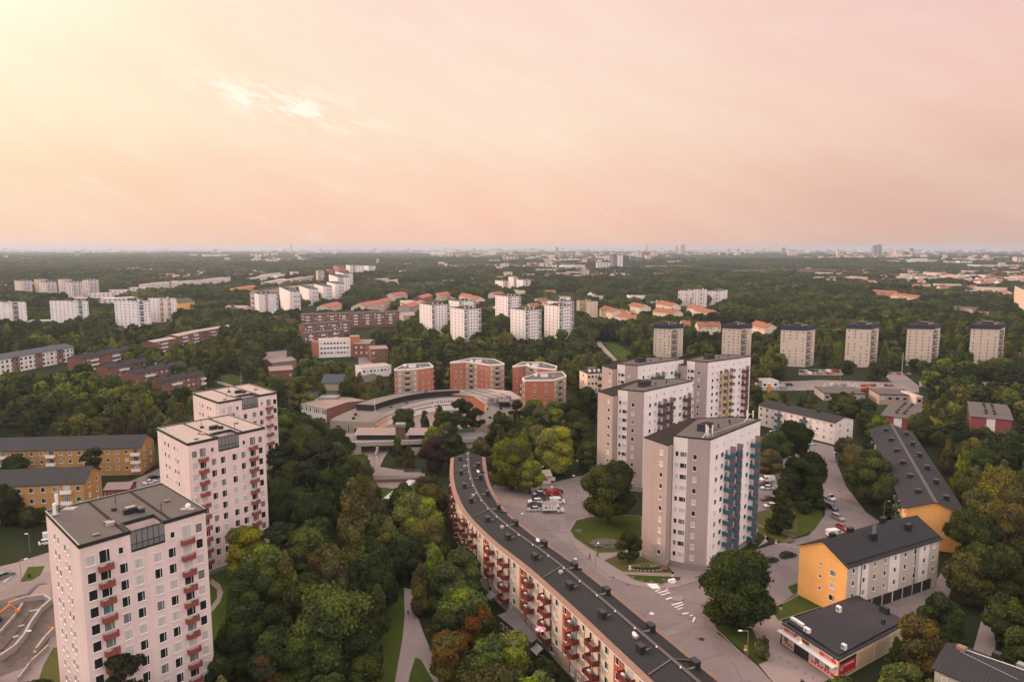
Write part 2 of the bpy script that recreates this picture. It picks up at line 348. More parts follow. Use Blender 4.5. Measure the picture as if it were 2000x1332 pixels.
def bal_mb(w, dep, h, panel, style):
    k = (w, dep, h, panel, style)
    if k in _bc: return _bc[k]
    s = MB(); s.box(-w / 2, -dep, -.16, w / 2, 0, 0, 'conc')
    if 'x' in style: s.box(w / 2 - .06, -dep + .02, 0, w / 2, -.0, 2.5, 'scr')
    if 'r' in style:
        for zz in (h + .18, h + .33): s.box(-w / 2, -dep - .02, zz, w / 2, -dep + .02, zz + .04, 'steel')
        for xx in (-w / 2, 0, w / 2 - .04): s.box(xx, -dep - .02, h, xx + .04, -dep + .02, h + .33, 'steel')
    if 'p' in style:
        for xx in (-w / 2, w / 2 - .05): s.box(xx, -dep, .9, xx + .05, -dep + .05, 2.5, 'blackm')
    if 'c' in style:   # a few things standing on the balcony
        s.box(-w * .35, -dep * .8, 0, -w * .12, -dep * .45, .75, 'wht'); s.cyl((w * .2, -dep * .5, 0), (w * .2, -dep * .5, .7), .12, .35, 'balg', 7)
        s.box(w * .02, -dep * .7, 0, w * .14, -dep * .5, .5, 'wood')
    p = MB()
    p.box(-w / 2 - .02, -dep - .05, -.2, w / 2 + .02, -dep, h, panel); p.box(-w / 2 - .03, -dep, -.2, -w / 2, -.02, h, panel); p.box(w / 2, -dep, -.2, w / 2 + .03, -.02, h, panel)
    _bc[k] = (s.mesh('balcony'), p.mesh('balcony_front'), s, p); return _bc[k]
class Bld:
    def __init__(s, name, loc, label, cat='building', group=None, near=True, z=0.0, cap=100, seed=0):
        s.root = empty(name, (loc[0], loc[1], z), 0, label, cat, group); s.near = near; s.n = 0; s.cap = cap; s.over = MB(); s.nb = 0; s.r = random.Random(seed or hash(label) % 1000 if False else (seed or len(label) * 7 + int(abs(loc[0]) * 3)))
        s.xa = 0.0; s.zk = 1.0
    def part(s, name, mb, smooth=False): return mb.build(name, s.root, smooth=smooth)
    def win(s, a, ang, u, z, w, h, style='s', pane=None, mix=(.5, .28, .22), name='window', out=0.0):
        if pane is None:
            q = s.r.random(); pane = 'glass' if q < mix[0] else ('blind' if q < mix[0] + mix[1] else ('teal' if s.r.random() < .05 else 'curt'))
        d = Vector((math.cos(ang), math.sin(ang), 0)); nrm = Vector((math.sin(ang), -math.cos(ang), 0))
        P = Vector((a[0], a[1], 0)) + d * u + nrm * out + Vector((0, 0, z))
        fm, pm, fj = win_mesh(w, h, style, pane, not s.near)
        if s.n >= s.cap:
            s.over.add(fj, Matrix.Translation(P) @ Matrix.Rotation(ang, 4, 'Z')); return
        s.n += 1
        o = mk(name, fm, s.root, P - s.root.location, ang)
        if pm: mk('pane', pm, o)
    def grid(s, a, ang, us, zs, w, h, style='s', mix=(.5, .28, .22), pane=None):
        for z in zs:
            for u in us: s.win(a, ang, u, z, w, h, style, pane, mix)
    def balc(s, a, ang, u, z, w, dep, panel, style='', h=.95, door=True, dw=None):
        d = Vector((math.cos(ang), math.sin(ang), 0)); P = Vector((a[0], a[1], 0)) + d * u + Vector((0, 0, z))
        st = style + ('c' if s.r.random() < .5 and s.near else '')
        sm, pm, smb, pmb = bal_mb(w, dep, h, panel, st)
        if s.nb < 100:
            s.nb += 1
            o = mk('balcony', sm, s.root, P - s.root.location, ang); mk('balcony_front', pm, o)
            if not s.near: pass
        if door: s.win(a, ang, u, z + 1.1, dw or w * .62, 2.05, '3', None, (.45, .2, .35), name='balcony_door')
    def end(s):
        if s.over.f: o = s.over.build('window', s.root); o['kind'] = 'stuff'
        return s.root
def vec2(a): return Vector((a[0], a[1], 0))
def ang_len(a, b): d = Vector(b[:2]) - Vector(a[:2]); return math.atan2(d.y, d.x), d.length
# ---------------------------------------------------------------- ground, roads, paths
def sstep(a, b, x): t = min(1, max(0, (x - a) / (b - a))); return t * t * (3 - 2 * t)
def hgt(x, y):
    r = math.hypot(x, y); k = sstep(2300, 6500, r)
    if k <= 0: return 0.0
    n = noise.noise(Vector((x / 2600, y / 1500, 3.1))) * 1.0 + .5 * noise.noise(Vector((x / 1100, y / 800, 9.0)))
    return k * (6 + 26 * n) + 22 * sstep(9000, 22000, r) * (1 + noise.noise(Vector((x / 9000, y / 7000, 1)))) * .9
rings = [0, 700, 1500, 2200]; r_ = 2300
while r_ < 30500: rings.append(r_); r_ *= 1.075
NS = 300; V = [(0, 0, 0)]; Fc = []
for ri, r_ in enumerate(rings[1:]):
    for k in range(NS):
        a = 2 * math.pi * k / NS; x, y = r_ * math.sin(a), r_ * math.cos(a); V.append((x, y, hgt(x, y)))
for k in range(NS): Fc.append((0, 1 + (k + 1) % NS, 1 + k))
for ri in range(len(rings) - 2):
    b0_, b1_ = 1 + ri * NS, 1 + (ri + 1) * NS
    for k in range(NS): j = (k + 1) % NS; Fc.append((b0_ + k, b0_ + j, b1_ + j, b1_ + k))
me = bpy.data.meshes.new('ground'); me.from_pydata(V, [], Fc)
def gm(N, c, b):
    geo = N.n('ShaderNodeNewGeometry').outputs['Position']
    n1 = N.noise(geo, .0035, 6, .65); n2 = N.noise(geo, .03, 5, .7); n3 = N.noise(geo, .5, 4, .7); n4 = N.noise(geo, .0011, 4, .6)
    x = N.mix(N.mr(n2, .35, .65), (.017, .024, .010, 1), (.030, .038, .015, 1)); x = N.mix(N.mr(n1, .60, .66), x, (.055, .062, .028, 1)); x = N.mix(N.mr(n3, .35, .7), x, (.022, .028, .012, 1))
    ln = N.n('ShaderNodeVectorMath', operation='LENGTH'); N.l(geo, ln.inputs[0]); far = N.mr(ln.outputs['Value'], 2500, 9000)
    vo = N.n('ShaderNodeTexVoronoi'); vo.inputs['Scale'].default_value = .012; N.l(geo, vo.inputs['Vector']); cs = N.n('ShaderNodeSeparateColor'); N.l(vo.outputs['Color'], cs.inputs[0])
    town = N.m('MULTIPLY', N.m('MULTIPLY', N.m('GREATER_THAN', cs.outputs[0], .72), N.mr(n4, .47, .56)), far)
    return N.mix(town, x, (.26, .21, .18, 1))
me.materials.append(mat('woodland_ground', (.03, .04, .02), .95, .05, custom=gm)); me.update()
o = bpy.data.objects.new('ground', me); COL.objects.link(o); o['kind'] = 'structure'
CLEAR = []
zlev = [.01]
def sheet(name, pts, m, clear=True, world=False, z=None):
    zlev[0] += .004; zz = z or zlev[0]
    P = [Vector(p).xy if world else g(*p).xy for p in pts]; b = MB(); b.face([(*p, zz) for p in P], m); o = b.build(name); o['kind'] = 'structure'
    # make sure it faces up
    if o.data.polygons[0].normal.z < 0: o.data.flip_normals()
    if clear: CLEAR.append([tuple(p) for p in P])
    return P
def kerb(name, P, h=.12, w=.18):
    b = MB(); n = len(P)
    for i in range(n):
        a, c = P[i], P[(i + 1) % n]; d = (c - a).normalized(); q = Vector((-d.y, d.x)) * w / 2
        b.prism([a - q, c - q, c + q, a + q], 0, h, 'kerb', 'kerb')
    o = b.build(name); o['kind'] = 'structure'
ROAD1 = [(955, 950), (1010, 938), (1080, 942), (1140, 928), (1185, 900), (1215, 900), (1180, 960), (1160, 1010), (1125, 1030), (1125, 1050), (1160, 1083), (1200, 1115), (1250, 1135), (1300, 1140), (1380, 1120), (1440, 1085), (1500, 1066), (1580, 1045), (1612, 1005), (1608, 950), (1600, 915), (1582, 887), (1550, 872), (1600, 864), (1628, 872), (1634, 905), (1652, 950), (1690, 1000), (1735, 1030), (1720, 1080), (1620, 1120), (1560, 1155), (1520, 1180), (1500, 1200), (1420, 1210), (1400, 1235), (1440, 1268), (1478, 1298), (1520, 1345), (1560, 1400), (1300, 1400), (1200, 1250), (1080, 1120), (1010, 1045), (975, 990)]
sheet('road', ROAD1, 'asph')
sheet('car_park', [(1478, 862), (1500, 846), (1545, 850), (1590, 868), (1610, 880), (1580, 900), (1540, 950), (1515, 1003), (1478, 1010)], 'asph')
sheet('road_patch', [(1285, 1235), (1340, 1213), (1372, 1205), (1376, 1222), (1330, 1232), (1300, 1245)], 'coast', False)
sheet('road_patch', [(1030, 1000), (1100, 1005), (1120, 1045), (1200, 1125), (1190, 1135), (1100, 1060)], 'coast', False)
sheet('forecourt', [(1500, 1190), (1440, 1215), (1445, 1240), (1480, 1295), (1520, 1345), (1560, 1400), (1720, 1400), (1640, 1334), (1523, 1256), (1530, 1215)], 'pave')
sheet('back_court', [(1660, 1190), (1700, 1162), (1832, 1128), (1850, 1100), (1870, 1110), (1850, 1175), (1780, 1222)], 'asph')
sheet('pavement', [(1140, 1010), (1125, 1012), (1107, 1030), (1110, 1050), (1130, 1075), (1165, 1105), (1195, 1128), (1235, 1142), (1275, 1150), (1320, 1147), (1375, 1130), (1400, 1108), (1480, 1038), (1500, 1045), (1480, 1068), (1500, 1058), (1480, 1028), (1376, 1117), (1305, 1092), (1250, 1075), (1180, 1060)], 'pave')
def kline(pts, h=.12, w=.16, closed=False, name='kerb'):
    P = [g(*p).xy for p in pts]; b = MB()
    for a, c in list(zip(P, P[1:])) + ([(P[-1], P[0])] if closed else []):
        d = (c - a).normalized(); q = Vector((-d.y, d.x)) * w / 2; b.prism([a - q, c - q, c + q, a + q], 0, h, 'kerb', 'kerb')
    o = b.build(name); o['kind'] = 'structure'
kline([(1125, 1012), (1107, 1030), (1110, 1050), (1130, 1075), (1165, 1105), (1195, 1128), (1235, 1142), (1275, 1150), (1320, 1147), (1375, 1130), (1420, 1100), (1480, 1073)])
kline([(1385, 1215), (1440, 1268), (1478, 1300), (1520, 1350)]); kline([(1612, 1005), (1608, 950), (1600, 915), (1582, 887)]); kline([(1634, 905), (1652, 950), (1690, 1000), (1735, 1030)]); kline([(1440, 1215), (1500, 1192), (1560, 1160)])
kline([(1000, 952), (970, 975), (985, 1005), (1020, 1040)]); kline([(1010, 945), (1080, 948), (1135, 940)])
def grass(pts, m='grass', k=True):
    P = sheet('grass', pts, m, z=zlev[0] + .1 if False else None)
    if k: kline(pts, .14, .14, True)
grass([(1114, 1036), (1126, 1016), (1180, 1004), (1252, 1008), (1254, 1048), (1236, 1064), (1215, 1078), (1170, 1080), (1150, 1070), (1122, 1050)])
sheet('grass', [(1180, 1094), (1215, 1080), (1262, 1088), (1300, 1102), (1318, 1119), (1240, 1117), (1216, 1116), (1195, 1104)], 'dry'); sheet('footpath', [(1214, 1117), (1312, 1120), (1328, 1126), (1220, 1121)], 'gravel'); grass([(1222, 1122), (1330, 1127), (1328, 1133), (1290, 1140), (1262, 1138), (1240, 1133)])
sheet('grass', [(1478, 1000), (1520, 990), (1565, 940), (1600, 985), (1608, 1010), (1590, 1035), (1530, 1060), (1480, 1040)], 'dry', clear=False); sheet('grass', [(1560, 960), (1600, 985), (1608, 1010), (1590, 1035), (1560, 1045), (1555, 1000)], 'grass', False)
CLEAR.append([tuple(p.xy) for p in gp([(1478, 1012), (1530, 1000), (1575, 1000), (1608, 1010), (1590, 1035), (1530, 1060), (1480, 1045)])])
kline([(1478, 1026), (1520, 1040), (1552, 1050)], .5, .3, name='retaining_wall')
grass([(1505, 1191), (1562, 1162), (1617, 1181), (1520, 1212)]); grass([(1538, 1146), (1563, 1136), (1560, 1158), (1549, 1162)]); sheet('grass', [(1395, 1225), (1420, 1205), (1470, 1230), (1500, 1290), (1482, 1297), (1440, 1262)], 'grass')
sheet('footpath', [(1895, 1290), (1925, 1180), (1950, 1180), (1942, 1290)], 'pave'); sheet('footpath', [(1125, 900), (1142, 865), (1150, 865), (1140, 910)], 'gravel'); CLEAR.append([tuple(p.xy) for p in gp([(1105, 930), (1140, 860), (1165, 870), (1160, 915)])])
# zebra crossing
k6 = 5.882; z6 = lambda pts: [(1180 + x / k6, 1060 + y / k6) for x, y in pts]
sheet('pavement_ramp', z6([(485, 468), (600, 470), (655, 533), (555, 533)]), 'wht', False)
for q in ([(580, 552), (630, 540), (640, 550), (590, 563)], [(608, 575), (715, 543), (730, 552), (625, 582)], [(640, 598), (750, 568), (765, 577), (655, 606)], [(700, 645), (810, 612), (822, 625), (718, 657)], [(768, 712), (890, 678), (903, 690), (785, 722)], [(802, 740), (910, 702), (918, 712), (820, 750)], [(830, 765), (900, 740), (905, 752), (850, 771)], [(895, 812), (965, 800), (972, 815), (905, 827)], [(980, 835), (1020, 825), (1025, 835), (985, 848)], [(1030, 850), (1055, 865), (1025, 920), (1010, 905)]):
    sheet('crossing_stripe', z6(q), 'line', False)
isl = [g(*z6([(845 + 72 * math.cos(a), 640 + 34 * math.sin(a))])[0]).xy for a in [i * math.pi / 8 for i in range(16)]]; b = MB(); b.prism(isl[::-1], 0, .14, 'kerb', 'pave'); o = b.build('traffic_island'); o['kind'] = 'structure'
# valley paths
k8 = 2.946; z8 = lambda pts: [(400 + x / k8, 880 + y / k8) for x, y in pts]
VP = z8([(1145, 790), (1192, 800), (1212, 920), (1262, 1060), (1300, 1150), (1400, 1345), (1325, 1345), (1245, 1205), (1212, 1190), (1180, 1290), (1170, 1345), (1092, 1345), (1138, 1080), (1150, 950)])
sheet('grass', [(690, 1210), (770, 1140), (800, 1190), (830, 1240), (880, 1400), (680, 1400)], 'grass', False); sheet('footpath', VP, 'pave'); sheet('grass', z8([(1185, 1345), (1200, 1230), (1216, 1208), (1240, 1225), (1300, 1345)]), 'grass')
CLEAR.append([tuple(p.xy) for p in gp([(770, 1340), (785, 1240), (783, 1150), (812, 1150), (840, 1250), (900, 1390), (765, 1390)])])
sheet('grass', [(404, 1100), (455, 1090), (445, 1150), (440, 1250), (418, 1330), (400, 1200)], 'grass'); sheet('footpath', [(413, 1130), (430, 1142), (436, 1158), (430, 1176), (414, 1196), (410, 1188), (424, 1168), (424, 1152), (410, 1140)], 'pave')
sheet('plaza', [(690, 866), (770, 866), (750, 895), (742, 912), (775, 918), (830, 925), (832, 948), (770, 955), (722, 950), (722, 920), (705, 905)], 'gravel'); sheet('grass', [(725, 951), (770, 955), (812, 942), (820, 958), (760, 980), (735, 970)], 'grass'); sheet('plaza', [(655, 822), (738, 824), (760, 810), (840, 800), (950, 805), (960, 822), (900, 838), (700, 846), (660, 838)], 'gravel')
sheet('plaza', [(740, 815), (770, 795), (830, 782), (900, 778), (950, 780), (960, 800), (940, 812), (800, 815)], 'gravel')
sheet('meadow', [(-60, 1010), (90, 1000), (100, 1100), (60, 1110), (-60, 1125)], 'under'); sheet('road', [(-80, 1125), (30, 1100), (100, 1078), (200, 1080), (200, 1400), (-80, 1400)], 'coast'); sheet('work_area', [(-60, 1190), (30, 1165), (90, 1150), (104, 1180), (108, 1230), (90, 1262), (60, 1300), (-60, 1345)], 'rough', False); sheet('road', [(205, 962), (290, 925), (312, 915), (325, 930), (318, 950), (240, 985), (200, 1000)], 'asph'); grass([(40, 1137), (55, 1108), (88, 1106), (78, 1125), (60, 1135)])
sheet('grass', [(85, 1300), (105, 1265), (150, 1270), (150, 1345), (70, 1345)], 'dry')
sheet('footpath', [(1157, 642), (1163, 642), (1176, 672), (1206, 704), (1199, 706), (1168, 676)], 'pave'); sheet('lawn', [(1178, 668), (1200, 668), (1232, 690), (1232, 706), (1208, 704)], 'grass'); sheet('lawn', [(428, 737), (450, 730), (475, 738), (475, 750), (440, 752)], 'grass'); sheet('footpath', [(424, 745), (440, 748), (470, 758), (462, 761), (424, 748)], 'gravel')
sheet('sports_lawn', [(846, 740), (878, 740), (878, 750), (846, 750)], 'dry'); sheet('sports_court', [(985, 736), (1001, 736), (1001, 748), (985, 748)], 'track'); sheet('school_yard', [(700, 690), (730, 690), (728, 712), (700, 712)], 'asph'); sheet('car_park', [(940, 625), (998, 625), (998, 645), (940, 648)], 'asph')
sheet('car_park', [(1478, 748), (1600, 743), (1765, 748), (1765, 762), (1478, 764)], 'asph'); sheet('car_park', [(1560, 722), (1645, 722), (1645, 734), (1560, 733)], 'asph'); sheet('road', [(1722, 728), (1760, 727), (1795, 755), (1795, 768), (1760, 765)], 'asph'); sheet('road', [(1795, 745), (2060, 748), (2060, 757), (1795, 756)], 'asph'); sheet('sports_pitch', [(1714, 646), (1752, 648), (1764, 660), (1714, 659)], 'track')
sheet('bare_ground', [(1838, 655), (1885, 660), (1885, 667), (1840, 668)], 'gravel'); sheet('school_yard', [(505, 690), (560, 684), (560, 712), (510, 712)], 'asph')
# rock outcrop in the grass
bm_ = bpy.data.meshes.new('rock'); import bmesh
def rockmesh(name, seed, sx, sy, sz):
    bm = bmesh.new(); bmesh.ops.create_icosphere(bm, subdivisions=3, radius=1)
    for v in bm.verts:
        n = noise.noise(v.co * 1.3 + Vector((seed, 0, 0))) * .45 + noise.noise(v.co * 4 + Vector((0, seed, 0))) * .12; v.co *= 1 + n; v.co = Vector((v.co.x * sx, v.co.y * sy, max(v.co.z, -.2) * sz))
    me = bpy.data.meshes.new(name); bm.to_mesh(me); bm.free(); me.materials.append(M_['rock']); return me
for i, (x, y, a, b_, c_, lb) in enumerate(((1185, 1062, 4.2, 2.6, .9, 'large bare rock outcrop in the lawn by the pavement'), (1163, 1060, 1.4, 1.2, .7, 'small rock left of the large outcrop'), (1130, 1036, 1.3, 1.0, .25, 'flat pinkish rock in the lawn corner'), (1236, 1128, .7, .5, .45, 'boulder at the left tip of the grass strip'), (1254, 1134, .5, .5, .5, 'second boulder along the grass strip edge'), (1273, 1136, .6, .5, .4, 'third boulder along the grass strip edge'), (1298, 1134, .7, .5, .4, 'flat boulder beside the walking person'), (1543, 1057, 1.6, 1.0, .8, 'boulder at the end of the low retaining wall'), (1468, 1060, 1.2, 1.0, .6, 'boulder by the blue balcony tower corner'))):
    o = mk('rock', rockmesh('rock', i * 3.1, a, b_, c_), None, g(x, y), i); tag(o, lb, 'rock')
# ---------------------------------------------------------------- large buildings
def vents(B, spots, z, big=False):
    for i, (x, y, s, hh) in enumerate(spots):
        m = MB(); m.box(x - s / 2, y - s / 2, z, x + s / 2, y + s / 2, z + hh, 'blackm'); m.box(x - s / 2 - .08, y - s / 2 - .08, z + hh, x + s / 2 + .08, y + s / 2 + .08, z + hh + .1, 'roofp' if not big else 'blackm')
        B.part('roof_vent', m)
def ptat(a, ang, u, v=0):
    "u along, v inwards (left of direction)"
    return Vector((a[0] + math.cos(ang) * u - math.sin(ang) * v, a[1] + math.sin(ang) * u + math.cos(ang) * v))
# ---- three pink towers
def pink_tower(cs, label, roofm, full):
    H = 34.0; P = [g(x, y, H).xy for x, y in cs]; L, FL, Rr, Bk = P
    B = Bld('apartment_tower', (sum(P, Vector((0, 0))) / 4), label, 'apartment tower', 'pink high-rise towers', near=True)
    foot(P)
    af, lf = ang_len(FL, Rr); al, ll = ang_len(L, FL)
    ex = lambda u, v: FL + (Rr - FL).normalized() * u + (Bk - Rr).normalized() * v
    n0, n1, nd = 7.6, 13.1, 4.6
    w = MB(); w.prism([L, FL, Rr, Bk], 0, 30.75, 'pink', 'pink', cap=False); w.prism([L, FL, ex(n0, 0), ex(n0, nd), ex(n1, nd), ex(n1, 0), Rr, Bk], 30.75, H, 'pink', 'pink', cap=False)
    B.part('wall', w)
    pl = MB()
    c4 = sum(P, Vector((0, 0))) / 4; out = [c4 + (p - c4) * 1.004 for p in P]; pl.prism(out, 0, 1.1, 'plinth', 'plinth'); B.part('plinth', pl)
    r = MB(); top = [L, FL, ex(n0, 0), ex(n0, nd), ex(n1, nd), ex(n1, 0), Rr, Bk]
    r.face([(*p, H + .02) for p in [L, FL, ex(n0, 0), ex(n0, nd)]], roofm); r.face([(*p, H + .02) for p in [L, ex(n0, nd), ex(n1, nd), Bk]], roofm); r.face([(*p, H + .02) for p in [Bk, ex(n1, nd), ex(n1, 0), Rr]], roofm)
    r.face([(*p, 30.8) for p in [ex(n0, 0), ex(n1, 0), ex(n1, nd), ex(n0, nd)]], 'roofg')
    for q in (.34, .70):   # felt ribs across the roof
        a, b = L.lerp(Bk, q), FL.lerp(Rr, q if q < .5 else q)
        if n0 < q * lf < n1: b = a.lerp(b, .7)
        d = (b - a).normalized(); n = Vector((-d.y, d.x)) * .22
        r.prism([a - n, b - n, b + n, a + n], H + .02, H + .14, 'roofb', 'roofb')
    B.part('roof', r)
    t = MB()
    ring = [L, FL, ex(n0, 0), ex(n0, nd), ex(n1, nd), ex(n1, 0), Rr, Bk]
    for i in range(8):
        a, b = ring[i], ring[(i + 1) % 8]; d = (b - a).normalized(); n = Vector((d.y, -d.x))
        e = d * (.0 if i in (1, 2, 3, 4, 5) else .0)
        t.prism([a + n * .12, b + n * .12, b - n * .12, a - n * .12], H - .38, H + .26, 'trim', 'steel' if i in (0, 6, 7) else 'trim')
    B.part('roof_edge', t)
    # glazed terrace screen
    s = MB()
    for k in range(7):
        u = n0 + (n1 - n0) * k / 6; p = ex(u, 0); q = ex(u, .12)
        M = Matrix.Translation((p.x, p.y, 0)) @ Matrix.Rotation(af, 4, 'Z'); s.box(-.04, 0, 30.75, .04, .1, H, 'trim', M)
    M = Matrix.Translation((FL.x, FL.y, 0)) @ Matrix.Rotation(af, 4, 'Z')
    for z0, z1 in ((30.45, 30.75), (31.75, 31.83), (33.9, 34.05)): s.box(n0, -.03, z0, n1, .1, z1, 'trim', M)
    sc_ = B.part('terrace_screen', s)
    s = MB(); s.box(n0, .04, 30.8, n1, .07, 31.75, 'curt', M); s.box(n0, .04, 31.83, n1, .07, 33.9, 'slate', M)
    o = s.build('pane', None); o.parent = sc_; o.location = -B.root.location
    zs = [31.17 - 2.88 * k for k in range(11)]
    B.balz = zs
    for k, z in enumerate(zs):
        if k == 0: B.grid(FL, af, (5.98, 14.38), [31.35], .8, 1.15, 's', (.8, 0, .2))
        else: B.grid(FL, af, (6.25, 8.62, 11.70, 14.13), [z - .05], 1.3, 1.75, 'ms', (.52, .30, .18))
        if k < 10:
            for u in (3.5, 16.8): B.balc(FL, af, u, z - 1.95, 2.15, .8, 'balr', 'r', h=.72, door=False)
        B.win(FL, af, 3.5, z + .1, 1.65, 2.2, 'm', None, (.45, .15, .4), 'balcony_door'); B.win(FL, af, 16.8, z + .1, 1.65, 2.2, 'm', None, (.45, .15, .4), 'balcony_door')
        B.win(FL, af, 1.45, z, 1.35, 1.75, 's', None, (.35, .6, .05)); B.win(FL, af, 19.0, z, 1.25, 1.75, 's', None, (.45, .45, .1))
        if full and k < 11: B.grid(L, al, (5.35, 7.75, 11.9, 13.9), [z - .05], .95, 1.25, 's', (.1, .35, .55))
        elif k < 11: B.grid(L, al, (5.35, 7.75, 11.9, 13.9), [z - .05], .95, 1.25, 's', (.35, .35, .3))
    # roof clutter
    for (u, v, sx, sy, hh, m_) in ((3.2, 2.6, .9, .5, .25, 'wood'), (6.2, 7.0, 1.0, .6, .3, 'wood'), (10.5, 8.6, 2.2, .9, .9, 'blackm'), (10.6, 8.8, 1.5, .6, 1.15, 'roofp'), (12.0, 7.6, .9, .9, .7, 'blackm'), (12.3, 9.6, 1.2, .5, .3, 'wood'), (17.2, 9.5, .9, .5, .3, 'wood'), (8.9, 12.2, .7, .7, .5, 'blackm'), (6.3, 5.6, 1.2, .8, .5, 'roofp')):
        m = MB(); p = ex(u, v); M = Matrix.Translation((p.x, p.y, H)) @ Matrix.Rotation(af, 4, 'Z'); m.box(-sx / 2, -sy / 2, 0, sx / 2, sy / 2, hh, m_, M); m.box(-sx / 2 - .05, -sy / 2 - .05, hh, sx / 2 + .05, sy / 2 + .05, hh + .06, 'gravel' if m_ == 'wood' else m_, M)
        B.part('roof_hatch' if m_ == 'wood' else 'roof_vent', m)
    for u, v, hh in ((10.2, 15.5, 1.6), (2.0, 19.0, 1.2), (14.5, 4.9, 1.7)):
        m = MB(); p = ex(u, v); m.cyl((p.x, p.y, H), (p.x, p.y, H + hh), .07, .07, 'blackm', 6); B.part('vent_pipe', m)
    if full:
        m = MB(); p = ex(.9, 17.5); m.cyl((p.x, p.y, H), (p.x, p.y, H + 2.2), .28, .28, 'wht', 10); m.box(p.x - .5, p.y - .5, H, p.x + .5, p.y + .5, H + .3, 'steel'); B.part('chimney', m)
        m = MB(); p = ex(1.8, 19.6); q = p + Vector((1.8, 1.4)); m.cyl((p.x, p.y, H), (p.x, p.y, H + 3.4), .05, .05, 'steel', 6); m.box(p.x - .2, p.y - .2, H + 1.2, p.x + .2, p.y + .2, H + 3.2, 'wht'); m.cyl((q.x, q.y, H), (p.x, p.y, H + 1.5), .04, .04, 'steel', 5); m.box(q.x - 1.4, q.y - .9, H, q.x + .6, q.y + .7, H + .12, 'conc'); B.part('antenna', m)
        m = MB(); p = ex(18.7, 2.2); m.box(p.x - 1.8, p.y - .4, H, p.x + .6, p.y + .5, H + .18, 'conc'); m.cyl((p.x + .4, p.y, H), (p.x + .4, p.y, H + 2.2), .05, .05, 'steel', 6); m.cyl((p.x - .6, p.y + .1, H + .5), (p.x - .4, p.y + .1, H + 1.0), .5, .35, 'wht', 10); B.part('satellite_dish', m)
    else:
        m = MB(); p = ex(11.3, 8.0); m.cyl((p.x, p.y, H), (p.x, p.y, H + 6.5), .06, .04, 'steel', 6)
        for zz in (4.2, 5.3, 6.1): m.box(p.x - .5, p.y - .03, H + zz, p.x + .5, p.y + .03, H + zz + .05, 'steel')
        B.part('antenna', m)
    return B.end()
pink_tower([(89, 1000), (154.5, 1067), (401, 996), (316.5, 945)], 'nearest pink tower with brown felt roof and rows of red balconies', 'roofg', True)
k2 = 3.1714
pink_tower([(x / k2, 680 + y / k2) for x, y in [(973, 497), (1163, 595), (1638, 492), (1420, 415)]], 'middle pink tower with pale gravel roof, between the two others', 'roofp', False)
pink_tower([(x / k2, 680 + y / k2) for x, y in [(1193, 279), (1353, 338), (1713, 275), (1540, 222)]], 'farthest and most hidden pink tower with a tall roof mast', 'roofp', False)

